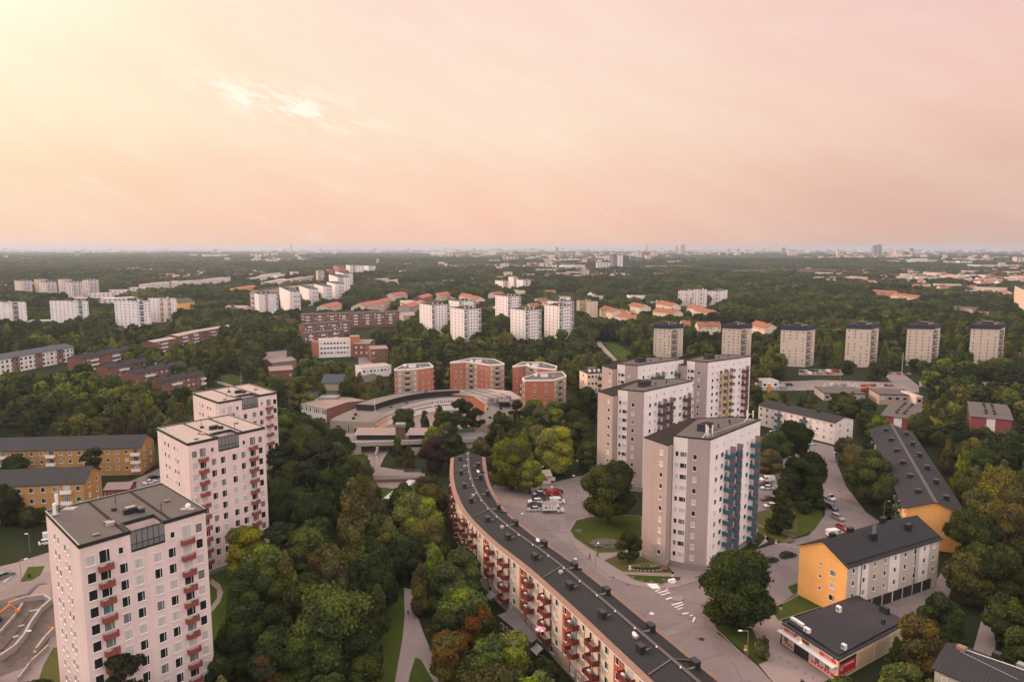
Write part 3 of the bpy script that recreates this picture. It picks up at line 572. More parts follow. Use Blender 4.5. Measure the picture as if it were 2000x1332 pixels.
# ---- four taupe and white towers
T_K = Vector((48.4, 170.0)); T_A = R(46.7)
def t_loc(x, y):
    d = Vector((x, y)) - T_K; c, s_ = math.cos(-T_A), math.sin(-T_A); return Vector((d.x * c - d.y * s_, d.x * s_ + d.y * c))
T_R = [t_loc(*p) for p in [(48.4, 170.0), (67.5, 190.3), (61.9, 193.3), (50.6, 191.6), (40.2, 173.6), (43.3, 171.9)]]
T_L = [t_loc(*p) for p in [(38.4, 171.6), (41.6, 175.6), (50.9, 192.2), (49.0, 193.3), (33.9, 179.4)]]
def taupe_tower(K, angd, label, panels, H, antennas=False, attic=True):
    A = R(angd); ca, sa = math.cos(A), math.sin(A)
    wl = lambda p: Vector((K[0] + p.x * ca - p.y * sa, K[1] + p.x * sa + p.y * ca))
    PR = [wl(p) for p in T_R]; PL = [wl(p) for p in T_L]
    B = Bld('apartment_tower', PR[0].lerp(PR[2], .5), label, 'apartment tower', 'taupe and white high-rise towers', near=True)
    foot(PR); foot(PL); dz = H - 34.0
    w = MB(); w.prism(PR, 1.6, H, ['white', 'clad', 'clad', 'clad', 'cladw', 'clad'], 'roofd', cap=False); B.part('wall', w)
    w = MB(); w.prism(PL, 1.0, H - 1.9, ['clad', 'clad', 'clad', 'clad', 'clad'], 'roofd', cap=False); B.part('side_wall', w)
    c = sum(PR, Vector((0, 0))) / 6; w = MB(); w.prism([c + (p - c) * .996 for p in PR], 0, 1.6, 'plinth', 'plinth', cap=False); c2 = sum(PL, Vector((0, 0))) / 5; w.prism([c2 + (p - c2) * .99 for p in PL], 0, 1.0, 'plinth', 'plinth', cap=False); B.part('plinth', w)
    r = MB(); r.face([(*p, H) for p in PR], 'roofg'); B.part('roof', r)
    r = MB(); r.face([(*p, H - 1.9 + (1.7 if i in (2, 3) else 0)) for i, p in enumerate(PL)], 'roofb'); B.part('lower_roof', r)
    for P, h in ((PR, H), (PL, None)):
        t = MB(); n_ = len(P)
        for i in range(n_):
            a, b = P[i], P[(i + 1) % n_]; d = (b - a).normalized(); n = Vector((d.y, -d.x))
            if h is not None: t.prism([a + n * .1, b + n * .1, b - n * .15, a - n * .15], H - .2, H + .14, 'roofb', 'roofb')
            elif i in (0, 4): t.prism([a + n * .1, b + n * .1, b - n * .15, a - n * .15], H - 2.1, H - 1.8, 'roofb', 'roofb')
        B.part('roof_edge', t)
    K_ = PR[0]; aS, lS = ang_len(PR[0], PR[1]); aB, lB = ang_len(PR[5], PR[0]); aW, lW = ang_len(PR[4], PR[5]); aL, lL = ang_len(PL[4], PL[0])
    zs = [28.85 + dz - 2.88 * k for k in range(10)]
    mx = (.5, .3, .2)
    for k, z in enumerate(zs):
        B.grid(K_, aS, (3.3,), [z], 1.15, 1.35, 's', mx)
        B.grid(K_, aS, (6.3,), [z], 1.5, 1.35, 'ms', mx)
        B.grid(K_, aS, (17.2,), [z], 1.55, 1.35, 'ms', mx)
        B.grid(K_, aS, (20.6,), [z], 1.5, 1.35, 'ms', mx)
        B.grid(PR[5], aB, (1.85,), [z + .35], 1.0, 1.35, 's', (.55, .4, .05))
        B.grid(PR[4], aW, (.95,), [z + .7], .85, 1.3, 's', (.6, .25, .15)); B.grid(PR[4], aW, (2.55,), [z + .7], 1.7, 1.3, 'ms', (.6, .25, .15))
        B.grid(PL[4], aL, (6.75,), [z + .9], 1.15, 1.3, 's', (.5, .4, .1))
        if k < 10:
            for (u, wd, col) in ((9.2, 3.0, panels[0]), (13.1, 2.8, panels[0]), (23.7, 3.0, panels[1])):
                B.balc(K_, aS, u, z - 1.15 - (.0 if u != 13.1 else 0), wd, 1.5, col, 'x', h=1.0, door=False)
        if k < 10 and k < 6:
            for u in (8.6, 12.6, 23.2): B.win(K_, aS, u, z - .15, 1.7, 1.9, 'm', None, (.3, .35, .35), 'balcony_door')
    if attic:
        for u in (3.2, 6.9, 11.0, 16.6, 21.0, 24.9): B.win(K_, aS, u, 31.65 + dz, .62, .62, 's', 'glass' if not antennas else 'scr')
    # roof house, pipes
    e = lambda u, v: ptat(K_, aS, u, v)
    m = MB(); p = e(7.5, 5.6); M = Matrix.Translation((p.x, p.y, H)) @ Matrix.Rotation(aS, 4, 'Z'); m.box(-2.4, -1.0, 0, 2.4, 1.0, 1.5, 'navy', M); m.box(-2.5, -1.1, 1.5, 2.5, 1.1, 1.62, 'roofb', M); B.part('roof_house', m)
    for u, v, s_, hh in ((1.8, 8.2, .5, .8), (5.2, 10.5, .6, .7), (12.0, 4.2, .5, 1.0), (17.0, 3.5, .4, 1.0), (19.5, 5.0, .5, .8), (14.0, 7.5, .5, .8)):
        m = MB(); p = e(u, v); zz = H if v < 7 else H - 1.8
        m.cyl((p.x, p.y, zz), (p.x, p.y, zz + hh), s_ * .35, s_ * .35, 'blackm', 8); m.cyl((p.x, p.y, zz + hh - .1), (p.x, p.y, zz + hh + .05), s_ * .6, s_ * .5, 'blackm', 8); B.part('vent_pipe', m)
    if antennas:
        for (u, v, n) in ((1.9, 1.6, 3), (24.3, 1.5, 2)):
            m = MB(); p = e(u, v)
            for k in range(n):
                a = k * 2.1; q = p + Vector((math.cos(a), math.sin(a))) * .9
                m.cyl((q.x, q.y, H), (q.x, q.y, H + 2.9), .06, .06, 'wht', 6); m.box(q.x - .14, q.y - .1, H + 1.1, q.x + .14, q.y + .1, H + 2.9, 'wht')
                m.cyl((q.x, q.y, H + 1.9), (p.x, p.y, H + 1.9), .04, .04, 'wht', 5)
            p2 = e(u - 2.6, v + .3); m.cyl((p2.x, p2.y, H + .1), (p.x, p.y, H + 2.0), .06, .06, 'wht', 5); m.box(p.x - .5, p.y - .5, H, p.x + .5, p.y + .5, H + .6, 'steel'); B.part('antenna_mast', m)
        m = MB(); a0, b0 = e(4.2, 1.9), e(21.5, 1.5)
        n = 30
        for k in range(n + 1):
            p = a0.lerp(b0, k / n); m.box(p.x - .04, p.y - .4, H + .25, p.x + .04, p.y + .4, H + .32, 'steel')
        d = Vector((0, .4))
        for sgn in (-1, 1): m.cyl((a0.x, a0.y + sgn * .4, H + .3), (b0.x, b0.y + sgn * .4, H + .3), .05, .05, 'steel', 5)
        B.part('cable_ladder', m)
    return B.end()
taupe_tower((48.4, 170.0), 46.7, 'nearest taupe and white tower with stacked blue balconies and roof antennas', ('balb', 'balb'), 34.0, True)
taupe_tower((43.0, 229.1), 42.6, 'taupe and white tower with dark brown balconies, behind the blue balcony one', ('baln', 'baln'), 34.0)
taupe_tower((50.1, 281.3), 37.4, 'taupe and white tower whose top shows green balconies, mostly hidden', ('balg', 'balg'), 34.0)
taupe_tower((80.2, 289.9), 35.0, 'taupe and white tower with yellow and burgundy balconies', ('baly', 'balm'), 34.0)

# ---- long curved block
d_ = lambda x, y: g(840 + x / 2.946, 880 + y / 2.946, 14).xy
Lp = [d_(*p) for p in [(118, 40), (115, 150), (128, 250), (190, 370), (260, 450), (340, 505), (560, 660), (760, 830), (960, 1010), (1130, 1170), (1240, 1290)]]
Lp = [Vector((-19.6, 221.9)), Vector((-18.3, 204)), Vector((-15.9, 187.5)), Vector((-11.9, 172)), Vector((-5.0, 155.8)), Vector((2.7, 141.5)), Vector((9.6, 127)), Vector((15.6, 113.5)), Vector((21.6, 100)), Vector((27.0, 88))]
def cat_rom(P, n=8):
    out = []
    for i in range(len(P) - 1):
        p0 = P[max(i - 1, 0)]; p1 = P[i]; p2 = P[i + 1]; p3 = P[min(i + 2, len(P) - 1)]
        for k in range(n):
            t = k / n; out.append(.5 * ((2 * p1) + (p2 - p0) * t + (2 * p0 - 5 * p1 + 4 * p2 - p3) * t * t + (3 * p1 - p0 - 3 * p2 + p3) * t ** 3))
    out.append(P[-1]); return out
LL = cat_rom(Lp)
def arcs(P):
    s = [0.0]
    for a, b in zip(P, P[1:]): s.append(s[-1] + (b - a).length)
    return s
LS = arcs(LL)
def at_s(s):
    for i in range(len(LS) - 1):
        if LS[i + 1] >= s: break
    t = (s - LS[i]) / (LS[i + 1] - LS[i]); p = LL[i].lerp(LL[i + 1], t); d = (LL[i + 1] - LL[i]).normalized()
    # smoothed tangent
    i0, i1 = max(i - 2, 0), min(i + 3, len(LL) - 1); d = (LL[i1] - LL[i0]).normalized(); return p, d
def off(s, w): p, d = at_s(s); return p + Vector((-d.y, d.x)) * w          # w>0: east (road) side
STOT = LS[-1]; WB = 10.4; HE = 14.0
Bc = Bld('curved_apartment_block', (4, 140), 'long curved cream and orange block with dark roof and red balconies', 'apartment block', near=True)
SS = [i * 2.275 for i in range(int(STOT / 2.275) + 1)] + [STOT]
modlen = 18.2; s0 = 27.5 + 27.5
# module starts: strip positions measured on the facade
def s_of(x, y):
    P = g(x, y, HE).xy; best = min(range(len(LL)), key=lambda i: (LL[i] - P).length); return LS[best]
strips = [s_of(906.5, 1015), s_of(1004.6, 1100), s_of(1081.9, 1173.6), s_of(1180, 1268.9)]
mods = []; s = strips[1]
while s > -5: mods.append(s); s -= modlen
mods = mods[::-1]; s = strips[1] + modlen
while s < STOT: mods.append(s); s += modlen
def wallmat_at(s):
    for m0 in mods:
        if m0 <= s < m0 + 3.0: return 'redr'
    return 'cream'
cuts = sorted(set([0.0, STOT] + [m0 for m0 in mods if 0 < m0 < STOT] + [m0 + 3.0 for m0 in mods if 0 < m0 + 3.0 < STOT] + [i * 1.3 for i in range(int(STOT / 1.3))]))
ov = .9
w = MB()
for a, b in zip(cuts, cuts[1:]):
    if b - a < .02: continue
    pa, pb = off(a, ov), off(b, ov); qa, qb = off(a, WB), off(b, WB); mm = wallmat_at((a + b) / 2)
    w.face([(*pa, 3.0), (*pb, 3.0), (*pb, HE - .25), (*pa, HE - .25)], mm); w.face([(*pa, 0), (*pb, 0), (*pb, 3.0), (*pa, 3.0)], 'tanb')
    w.face([(*qb, 0), (*qa, 0), (*qa, HE - .25), (*qb, HE - .25)], mm)
mid = (WB + ov) / 2
for s_ in (0.0, STOT): a, b, c = off(s_, ov), off(s_, mid), off(s_, WB); w.face([(*a, 0), (*c, 0), (*c, HE - .2), (*b, HE + 1.5), (*a, HE - .2)], 'redr')
Bc.part('wall', w)
m_r = seamroof('dark_seamed_roof', (.027, .026, .027), R(-62), .62, .48)
r = MB(); e_ = MB(); e2_ = MB(); rc = MB()
for a, b in zip(cuts, cuts[1:]):
    if b - a < .02: continue
    P = lambda s_, w_, z: (*off(s_, w_), z)
    ea, eb = 1.15, WB + .1
    k = .33
    r.face([P(a, ea, HE + .25), P(b, ea, HE + .25), P(b, mid - .3, HE + 1.75), P(a, mid - .3, HE + 1.75)], m_r)
    r.face([P(a, mid + .3, HE + 1.75), P(b, mid + .3, HE + 1.75), P(b, eb - .5, HE + .25), P(a, eb - .5, HE + .25)], m_r)
    e_.face([P(a, 0, HE - .12), P(b, 0, HE - .12), P(b, ea, HE + .23), P(a, ea, HE + .23)], 'copper'); e_.face([P(a, 0, HE - .28), P(b, 0, HE - .28), P(b, 0, HE - .12), P(a, 0, HE - .12)], 'wht')
    e_.face([P(a, 0, HE - .28), P(a, ov + .02, HE - .28), P(b, ov + .02, HE - .28), P(b, 0, HE - .28)], 'wht')
    e_.face([P(a, ea, HE + .23), P(b, ea, HE + .23), P(b, ea, HE + .42), P(a, ea, HE + .42)], 'trim')
    e2_.face([P(a, eb - .5, HE + .25), P(b, eb - .5, HE + .25), P(b, WB + .7, HE - .12), P(a, WB + .7, HE - .12)], 'copper'); e2_.face([P(b, WB + .7, HE - .28), P(a, WB + .7, HE - .28), P(a, WB + .7, HE - .12), P(b, WB + .7, HE - .12)], 'wht')
    rc.face([P(a, mid - .32, HE + 1.78), P(b, mid - .32, HE + 1.78), P(b, mid - .32, HE + 1.98), P(a, mid - .32, HE + 1.98)], 'trim')
    rc.face([P(a, mid - .32, HE + 1.98), P(b, mid - .32, HE + 1.98), P(b, mid + .35, HE + 1.94), P(a, mid + .35, HE + 1.94)], 'roofg'); rc.face([P(b, mid + .35, HE + 1.7), P(a, mid + .35, HE + 1.7), P(a, mid + .35, HE + 1.94), P(b, mid + .35, HE + 1.94)], 'trim')
Bc.part('roof', r); Bc.part('eaves', e_); Bc.part('eaves', e2_); Bc.part('ridge', rc)
# fire walls across roof
def facepos(s): p, d = at_s(s); return off(s, ov), math.atan2(d.y, d.x)
zr = [12.15, 9.4, 6.65, 3.95]
for m0 in reversed(mods):
    for k, z in enumerate(zr):
        def W(ds, ww, hh, st='s', **kk):
            s = m0 + ds
            if s < 1 or s > STOT - .5: return
            p, a = facepos(s); Bc.win(p, a, 0, z, ww, hh, st, **kk)
        W(1.2, .95, 1.35, 's', mix=(.7, .15, .15)); W(5.0, 1.75, 1.95, '3', mix=(.3, .4, .3), name='balcony_door'); W(8.0, .85, 1.15, 's'); W(10.6, .85, 1.15, 's'); W(13.7, 1.1, 1.9, 'm', mix=(.5, .2, .3), name='balcony_door'); W(16.0, 1.15, 1.4, 'ms')
        for ds, kk in ((4.9, (0, 1, 2)), (12.3, (1, 2, 3) if int(m0) % 2 else (0, 1, 2, 3))):
            s = m0 + ds
            if k in kk and 1 < s < STOT - 1: p, a = facepos(s); Bc.balc(p, a, 0, z - 1.05, 3.0, 1.45, 'dred', 'p', h=.85, door=False)
        if k == 3 and 2 < m0 + 8 < STOT - 2:
            for ds in (4, 6.6, 9.2, 14.2):
                p, a = facepos(m0 + ds); Bc.win(p, a, 0, 1.6, 1.5, 1.5, 'ms')
    if 0 < m0 + 3.2 < STOT:
        p, a = facepos(m0 + 3.15); m = MB(); nn = Vector((math.sin(a), -math.cos(a))) * .12; m.cyl((*(p + nn), 0), (*(p + nn), HE - .3), .07, .07, 'copper', 6); Bc.part('drainpipe', m)
for i in range(24):
    s_ = 6 + i * 6.4 + (i % 3) * .8
    if s_ > STOT - 1: break
    wv_ = mid - 2.4 if i % 2 == 0 else mid + 2.9
    p, d = at_s(s_); a = math.atan2(d.y, d.x); q = off(s_, wv_); m = MB(); M = Matrix.Translation((q.x, q.y, HE + .9)) @ Matrix.Rotation(a, 4, 'Z')
    m.box(-.75, -.5, -.4, .75, .5, 1.15, 'blackm', M); m.box(-.82, -.57, 1.15, .82, .57, 1.27, 'blackm', M); Bc.part('chimney', m)
    m = MB(); M2 = Matrix.Translation((*off(s_ + .6, (wv_ + mid) / 2), HE + 1.35)) @ Matrix.Rotation(a, 4, 'Z'); m.box(-.05, -.9, -.1, .05, .9, .2, 'scr', M2); Bc.part('roof_ladder', m)
    if i % 4 == 1: m = MB(); M2 = Matrix.Translation((*off(s_ + 1.6, mid - 1.2), HE + 1.5)) @ Matrix.Rotation(a, 4, 'Z'); m.box(-.45, -.35, -.1, .45, .35, .4, 'roofp', M2); Bc.part('roof_hatch', m)
for i in range(22):
    s_ = 3 + i * 6.3
    if s_ < STOT: q = off(s_, mid - .35); m = MB(); m.cyl((*q, HE + 2.0), (*q, HE + 2.25), .16, .1, 'wht', 8); Bc.part('ridge_vent', m)
for k_, s_ in enumerate([m0 + 9.5 for m0 in mods if 4 < m0 + 9.5 < STOT - 2][::2]):   # raised fire walls over the roof
    m = MB(); A0_, A1_, A2_ = off(s_, 1.2), off(s_, mid), off(s_, WB); p, d = at_s(s_); q = d * .16
    for (u0, z0_), (u1, z1_) in (((A0_, HE + .3), (A1_, HE + 1.85)), ((A1_, HE + 1.85), (A2_, HE + .3))):
        m.face([(*(u0 - q), z0_ + .16), (*(u0 + q), z0_ + .16), (*(u1 + q), z1_ + .16), (*(u1 - q), z1_ + .16)], 'roofg'); m.face([(*(u0 - q), z0_ - .2), (*(u0 - q), z0_ + .16), (*(u1 - q), z1_ + .16), (*(u1 - q), z1_ - .2)], 'trim'); m.face([(*(u0 + q), z0_ - .2), (*(u1 + q), z1_ - .2), (*(u1 + q), z1_ + .16), (*(u0 + q), z0_ + .16)], 'trim')
    Bc.part('fire_wall', m)
for s_, w_ in ((22, mid + 2.2), (77, mid + 1.6), (118, mid - 1.8)):
    m = MB(); p = off(s_, w_); m.cyl((*p, HE + 1), (*p, HE + 2.2), .04, .04, 'steel', 5); m.cyl((p.x, p.y, HE + 1.9), (p.x + .25, p.y - .2, HE + 2.3), .1, .5, 'wht', 10); Bc.part('satellite_dish', m)
Bc.end(); fp = [tuple(off(s_, -1)) for s_ in SS[::3]] + [tuple(off(s_, WB + 1)) for s_ in reversed(SS[::3])]; FOOT.append(fp)
# low annexe on the valley side, its roof, awnings and parasol
def s_at_px(x, y, z): return g(x, y, z).xy
An = Bld('low_annexe', s_at_px(1010, 1220, 4), 'low dark-roofed annexe against the foot of the curved block', 'annexe', near=True)
A4 = [g(x, y, 4.2).xy for x, y in [(975, 1202), (1036, 1252), (1048, 1243), (1004, 1190)]]
A4 = [Vector(p) for p in [A4[0], A4[1], A4[2], A4[3]]]
m = MB(); m.prism(A4, 0, 3.9, ['wood', 'wood', 'wood', 'wood'], 'slate', cap=False); An.part('wall', m); foot(A4)
m = MB(); c = sum(A4, Vector((0, 0))) / 4; m.prism([c + (p - c) * 1.08 for p in A4], 3.9, 4.15, 'trim', seamroof('grey_seamed_roof', (.115, .10, .10), R(-60), .8), bottom=True); An.part('roof', m)
a, l = ang_len(A4[0], A4[1])
for u in (1.2, 2.8, 4.6, 6.0): An.win(A4[0], a, u, 2.4, 1.1, 1.3, 'm')
An.end()
for (x, y, z, lab) in ((965, 1158, 3.3, 'small grey awning over a ground floor window, nearer the annexe'), (1055, 1262, 3.4, 'small grey awning below the balconies, past the annexe end')):
    P = g(x, y, z); m = MB(); M = Matrix.Translation(P) @ Matrix.Rotation(R(-62), 4, 'Z')
    m.face([M @ Vector(p) for p in ((-1.2, -1.4, -.6), (1.2, -1.4, -.6), (1.2, 0, .2), (-1.2, 0, .2))], 'slate'); m.face([M @ Vector(p) for p in ((-1.2, -1.4, -.64), (-1.2, 0, .16), (1.2, 0, .16), (1.2, -1.4, -.64))], 'slate'); m.box(-1.2, -1.42, -.85, 1.2, -1.38, -.6, 'wht', M)
    for xx in (-1.15, 1.15): m.cyl(M @ Vector((xx, -1.4, -.7)), M @ Vector((xx, 0, -1.2)), .03, .03, 'steel', 5)
    o = m.build('awning'); tag(o, lab, 'awning')
P = g(1056, 1228, 6.3); t_ = empty('parasol', P - Vector((0, 0, 1.6)), 0, 'pink parasol open on a balcony of the curved block', 'parasol')
m = MB(); n = 8
for i in range(n):
    a0, a1 = 2 * math.pi * i / n, 2 * math.pi * (i + 1) / n
    m.face([(0, 0, 2.0), (1.1 * math.cos(a0), 1.1 * math.sin(a0), 1.6), (1.1 * math.cos(a1), 1.1 * math.sin(a1), 1.6)], 'pinkpar' if i % 2 else 'wht')
mk('canopy', m.mesh('canopy'), t_); m = MB(); m.cyl((0, 0, 0), (0, 0, 2.05), .03, .03, 'wht', 6); mk('pole', m.mesh('pole'), t_)

AUTOKEEP = []
def autokeep(P, H, low=.35):
    cy = sum(p.y for p in P) / len(P); q = [px((p[0], p[1], z)) for p in P for z in (H * low, H)]; xs = [v[0] for v in q]; ys = [v[1] for v in q]
    yt = min(ys); yb = max(px((p[0], p[1], H * low))[1] for p in P); AUTOKEEP.append(([(min(xs), yt), (max(xs), yt), (max(xs), yb), (min(xs), yb)], cy))
# ---- generic gabled / flat block
def block(name, label, a, b, h, depth, rise=2.0, front='redb', gab=None, roof='roofd', group=None, cat='apartment block', rows=None, step=3.0, ww=1.2, wh=1.2, near=False, flat=False, mix=(.6, .2, .2),
          balc=None, ov=.5, gwin=True, chim=0, style='s', ridge=.5, cap=100, start=1.6, back=False, plinth=True, frontmats=None):
    a, b = Vector(a[:2]), Vector(b[:2]); A, L = ang_len(a, b); n = Vector((-math.sin(A), math.cos(A))); d = (b - a).normalized()
    c, e = b + n * depth, a + n * depth
    B = Bld(name, (a + c) / 2, label, cat, group, near=near, cap=cap); foot([a, b, c, e]); gab = gab or front
    B.a, B.A, B.L = a, A, L
    if (a.y + c.y) / 2 > 330 and h > 5.6: autokeep([a, b, c, e], h + (0 if flat else rise), .6 if group in ('parallel brick rows', 'climbing brick chain', 'orange roofed houses', 'slope buildings') or h < 7 else .35)
    w = MB()
    if frontmats:
        u = 0
        for k, (du, mm) in enumerate(frontmats):
            p, q = a + d * u, a + d * min(L, u + du); w.face([(*p, 0), (*q, 0), (*q, h), (*p, h)], mm); u += du
            if u >= L: break
        w.face([(*c, 0), (*e, 0), (*e, h), (*c, h)], front)
    else: w.face([(*a, 0), (*b, 0), (*b, h), (*a, h)], front); w.face([(*c, 0), (*e, 0), (*e, h), (*c, h)], front)
    rr = 0 if flat else rise; mb_, ma = b.lerp(c, ridge), a.lerp(e, ridge)
    w.face([(*b, 0), (*c, 0), (*c, h), (*mb_, h + rr), (*b, h)], gab); w.face([(*e, 0), (*a, 0), (*a, h), (*ma, h + rr), (*e, h)], gab); B.part('wall', w)
    r = MB()
    if flat:
        k = ov * .4; q = [a - d * k - n * k, b + d * k - n * k, c + d * k + n * k, e - d * k + n * k]; r.prism(q, h - .25, h + .25, 'trim' if roof != 'roofp' else 'wht', roof)
    else:
        sl = rise / (depth * ridge); sl2 = rise / (depth * (1 - ridge)); o = ov
        A0, B0 = a - d * o - n * o, b + d * o - n * o; R0, R1 = ma - d * o, mb_ + d * o; C0, E0 = c + d * o + n * o, e - d * o + n * o; za, zc = h - sl * o, h - sl2 * o; t = .16
        r.face([(*A0, za + t), (*B0, za + t), (*R1, h + rise + t), (*R0, h + rise + t)], roof); r.face([(*C0, zc + t), (*E0, zc + t), (*R0, h + rise + t), (*R1, h + rise + t)], roof)
        r.face([(*A0, za), (*B0, za), (*B0, za + t), (*A0, za + t)], 'trim')
        for s0_, s1_, sz, z0_, z1_ in ((B0, R1, 1, za, h + rise), (R1, C0, 1, h + rise, zc), (E0, R0, 1, zc, h + rise), (R0, A0, 1, h + rise, za)): r.face([(*s0_, z0_), (*s1_, z1_), (*s1_, z1_ + t), (*s0_, z0_ + t)], 'trim')
        r.face([(*B0, za), (*A0, za), (*R0, h + rise), (*R1, h + rise)], 'wood')
    B.part('roof', r)
    for i in range(chim):
        p = a.lerp(b, (i + .5) / chim) + n * depth * (.42 if i % 2 else .58); zz = h + (rise * .84 if not flat else .2); m = MB(); M = Matrix.Translation((*p, zz)) @ Matrix.Rotation(A, 4, 'Z'); m.box(-.6, -.45, -.4, .6, .45, 1.3, 'blackm', M); m.box(-.66, -.51, 1.3, .66, .51, 1.42, 'blackm', M); B.part('chimney', m)
    rows = rows if rows is not None else [z for z in (h - 1.5 - 2.9 * k for k in range(8)) if z > 1.0]
    nu = max(1, int((L - start * 2 + .1) / step)); st = (L - 2 * start) / nu
    bset = set(balc[0]) if balc else set()
    for z in rows:
        for i in range(nu + 1):
            u = start + st * i
            if balc and (i % balc[1]) in bset: B.balc(a, A, u, z - 1.1, st * .92, 1.2, balc[2], '', h=.95, door=True, dw=st * .55); continue
            B.win(a, A, u, z, ww, wh, style, None, mix)
    if gwin:
        for z in rows:
            for q in (.28, .72): B.win(b, A + math.pi / 2, depth * q, z, ww, wh, style, None, mix)
            if gwin == 2:
                for q in (.28, .72): B.win(e, A - math.pi / 2, depth * q, z, ww, wh, style, None, mix)
    return B
def lab(B): return B.end()
# ochre blocks, left
b = block('apartment_block', 'front ochre brick block with white balconies, nearest the pink tower', g(-45, 951.6, 11.6), g(163, 942, 11.6), 11.6, 12.5, 3.0, 'ochre', cat='apartment block', group='ochre brick blocks', near=True, rows=[9.9, 6.65, 3.4], step=3.15, ww=1.35, wh=1.45, style='ms', balc=((2, 7), 9, 'wht'), chim=0, roof=seamroof('dark_seamed_roof_left', (.042, .040, .042), R(10), .7), start=1.5, mix=(.55, .15, .3)); b.end()
b = block('apartment_block', 'rear ochre brick block with dark roof, beside the middle pink tower', g(-60, 882, 10), g(273, 873.5, 10), 10.0, 12.5, 3.0, 'ochre', cat='apartment block', group='ochre brick blocks', near=True, rows=[8.5, 5.6, 2.7], step=3.0, ww=1.25, wh=1.25, style='ms', balc=((3, 8), 9, 'wht'), roof=seamroof('dark_seamed_roof_left', (.042, .040, .042), R(10), .7), start=1.5, mix=(.5, .2, .3)); b.end()
a0 = g(205, 955, 3.4); b0 = g(251, 953, 3.4)
b = block('shed', 'small red shed with pink roof, by the ochre blocks', a0, b0, 3.2, 6.5, 1.2, 'maroonw', roof='gravel', cat='shed', near=True, rows=[1.6], step=2.4, ww=1.0, wh=.9); b.end()
# yellow gable block and its neighbour
a0 = Vector((72.5, 147.4)); b0 = Vector((101.5, 162.6)); A, L = ang_len(a0, b0)
fm = []
for k in range(9): fm.append((3.6, 'grayp' if k % 3 != 1 else 'cladw'))
b = block('apartment_block', 'three storey block with bright yellow gable and dark roof, by the shop', a0, b0, 12.0, 12.6, 3.3, 'grayp', 'yellow', near=True, rows=[10.6, 7.7, 4.8], step=3.4, ww=.95, wh=1.2, style='ms', mix=(.7, .12, .18), roof=seamroof('dark_seamed_roof_yellow', (.030, .028, .030), R(28), .65), ov=.55, start=2.1, gwin=False, frontmats=fm)
ga = b.a + Vector((-math.sin(A), math.cos(A))) * 12.6
for z in (9.0, 6.1, 3.3):
    b.win(ga, A - math.pi / 2, 5.9, z + .9, .75, .65, 's', 'curt' if z > 8 else 'glass'); b.win(ga, A - math.pi / 2, 9.1, z, 1.35, 1.35, 'ms', 'curt' if z > 8 else ('blind' if z > 5 else 'glass'))
m = MB(); M = Matrix.Translation((a0.x, a0.y, 0)) @ Matrix.Rotation(A, 4, 'Z')
for k in range(7): m.box(5.6 + k * 3.6, -.08, .1, 8.7 + k * 3.6, -.0, 2.6, 'trim', M)
b.part('garage_door', m)
for u in (4.6, 23.6):
    m = MB(); p = ptat(a0, A, u, -.14); m.cyl((*p, 0), (*p, 11.5), .07, .07, 'blackm', 6); b.part('drainpipe', m)
for (u, v, s_, hh) in ((6.0, 8.8, 1.3, 1.1), (11.4, 8.2, 1.4, 1.3), (24.0, 8.8, 1.5, 1.6), (26.0, 3.6, 1.6, 1.5), (13.4, 3.6, 1.7, 1.6)):
    zz = 12 + 3.3 * (1 - abs(v - 6.3) / 6.3); m = MB(); M = Matrix.Translation((*ptat(a0, A, u, v), zz)) @ Matrix.Rotation(A, 4, 'Z'); m.box(-s_ / 2, -.45, -.4, s_ / 2, .45, hh, 'blackm', M); m.box(-s_ / 2 - .06, -.5, hh, s_ / 2 + .06, .5, hh + .12, 'blackm', M)
    if u == 13.4:
        for q in (-.4, .1, .5): m.cyl(M @ Vector((q, 0, hh)), M @ Vector((q, 0, hh + 2.2 - abs(q))), .13, .13, 'steel', 8)
    b.part('chimney', m)
m = MB(); M = Matrix.Translation((a0.x, a0.y, 0)) @ Matrix.Rotation(A, 4, 'Z')
m.box(.1, .1, 12.35, L - .1, .16, 12.62, 'trim', M); b.part('snow_guard', m)
b.end()
HY = 11.0; le0, le1 = Vector((106.2, 185.8)), Vector((138.7, 270)); re0 = Vector((119.2, 183.6))
# long yellow block: west eave from far to near so the outward side faces west
b = block('apartment_block', 'long yellow block with dark roof running into the trees', le1, le0, HY, 13.4, 2.4, 'yellow', 'yellow', near=True, rows=[9.3, 6.4, 3.5], step=3.4, ww=1.2, wh=1.3, roof=seamroof('dark_roof_long', (.030, .028, .031), R(-20), .8), ov=.9, balc=((1, 3), 5, 'balg'), gwin=False, mix=(.4, .3, .3))
for z in (8.6, 5.4, 2.4): b.win(le0, ang_len(le0, re0)[0], 3.3, z, 1.3, 1.2, 'ms', 'curt'); b.win(le0, ang_len(le0, re0)[0], 6.8, z + .2, .8, .55, 's', 'glass')
A, L = ang_len(le1, le0)
for i in range(6):
    for sd_ in (0, 1):
        p = ptat(le1, A, 8 + i * 14.6 + sd_ * 3, 4.0 if sd_ == 0 else 10.3); m = MB(); M = Matrix.Translation((*p, HY + 1.3)) @ Matrix.Rotation(A, 4, 'Z'); m.box(-.8, -.7, -.4, .8, .7, 1.2, 'blackm', M); m.box(-.88, -.78, 1.2, .88, .78, 1.32, 'blackm', M); b.part('chimney', m)
        m = MB(); m.box(-.06, -1.3 if sd_ else 0.6, .0, .06, -.6 if sd_ else 1.4, .5, 'steel', M); b.part('roof_ladder', m)
m = MB(); M = Matrix.Translation((*le1, 0)) @ Matrix.Rotation(A, 4, 'Z'); m.box(-.9, 6.3, HY + 2.42, L + .9, 7.1, HY + 2.55, 'roofg', M); b.part('ridge', m); b.end()
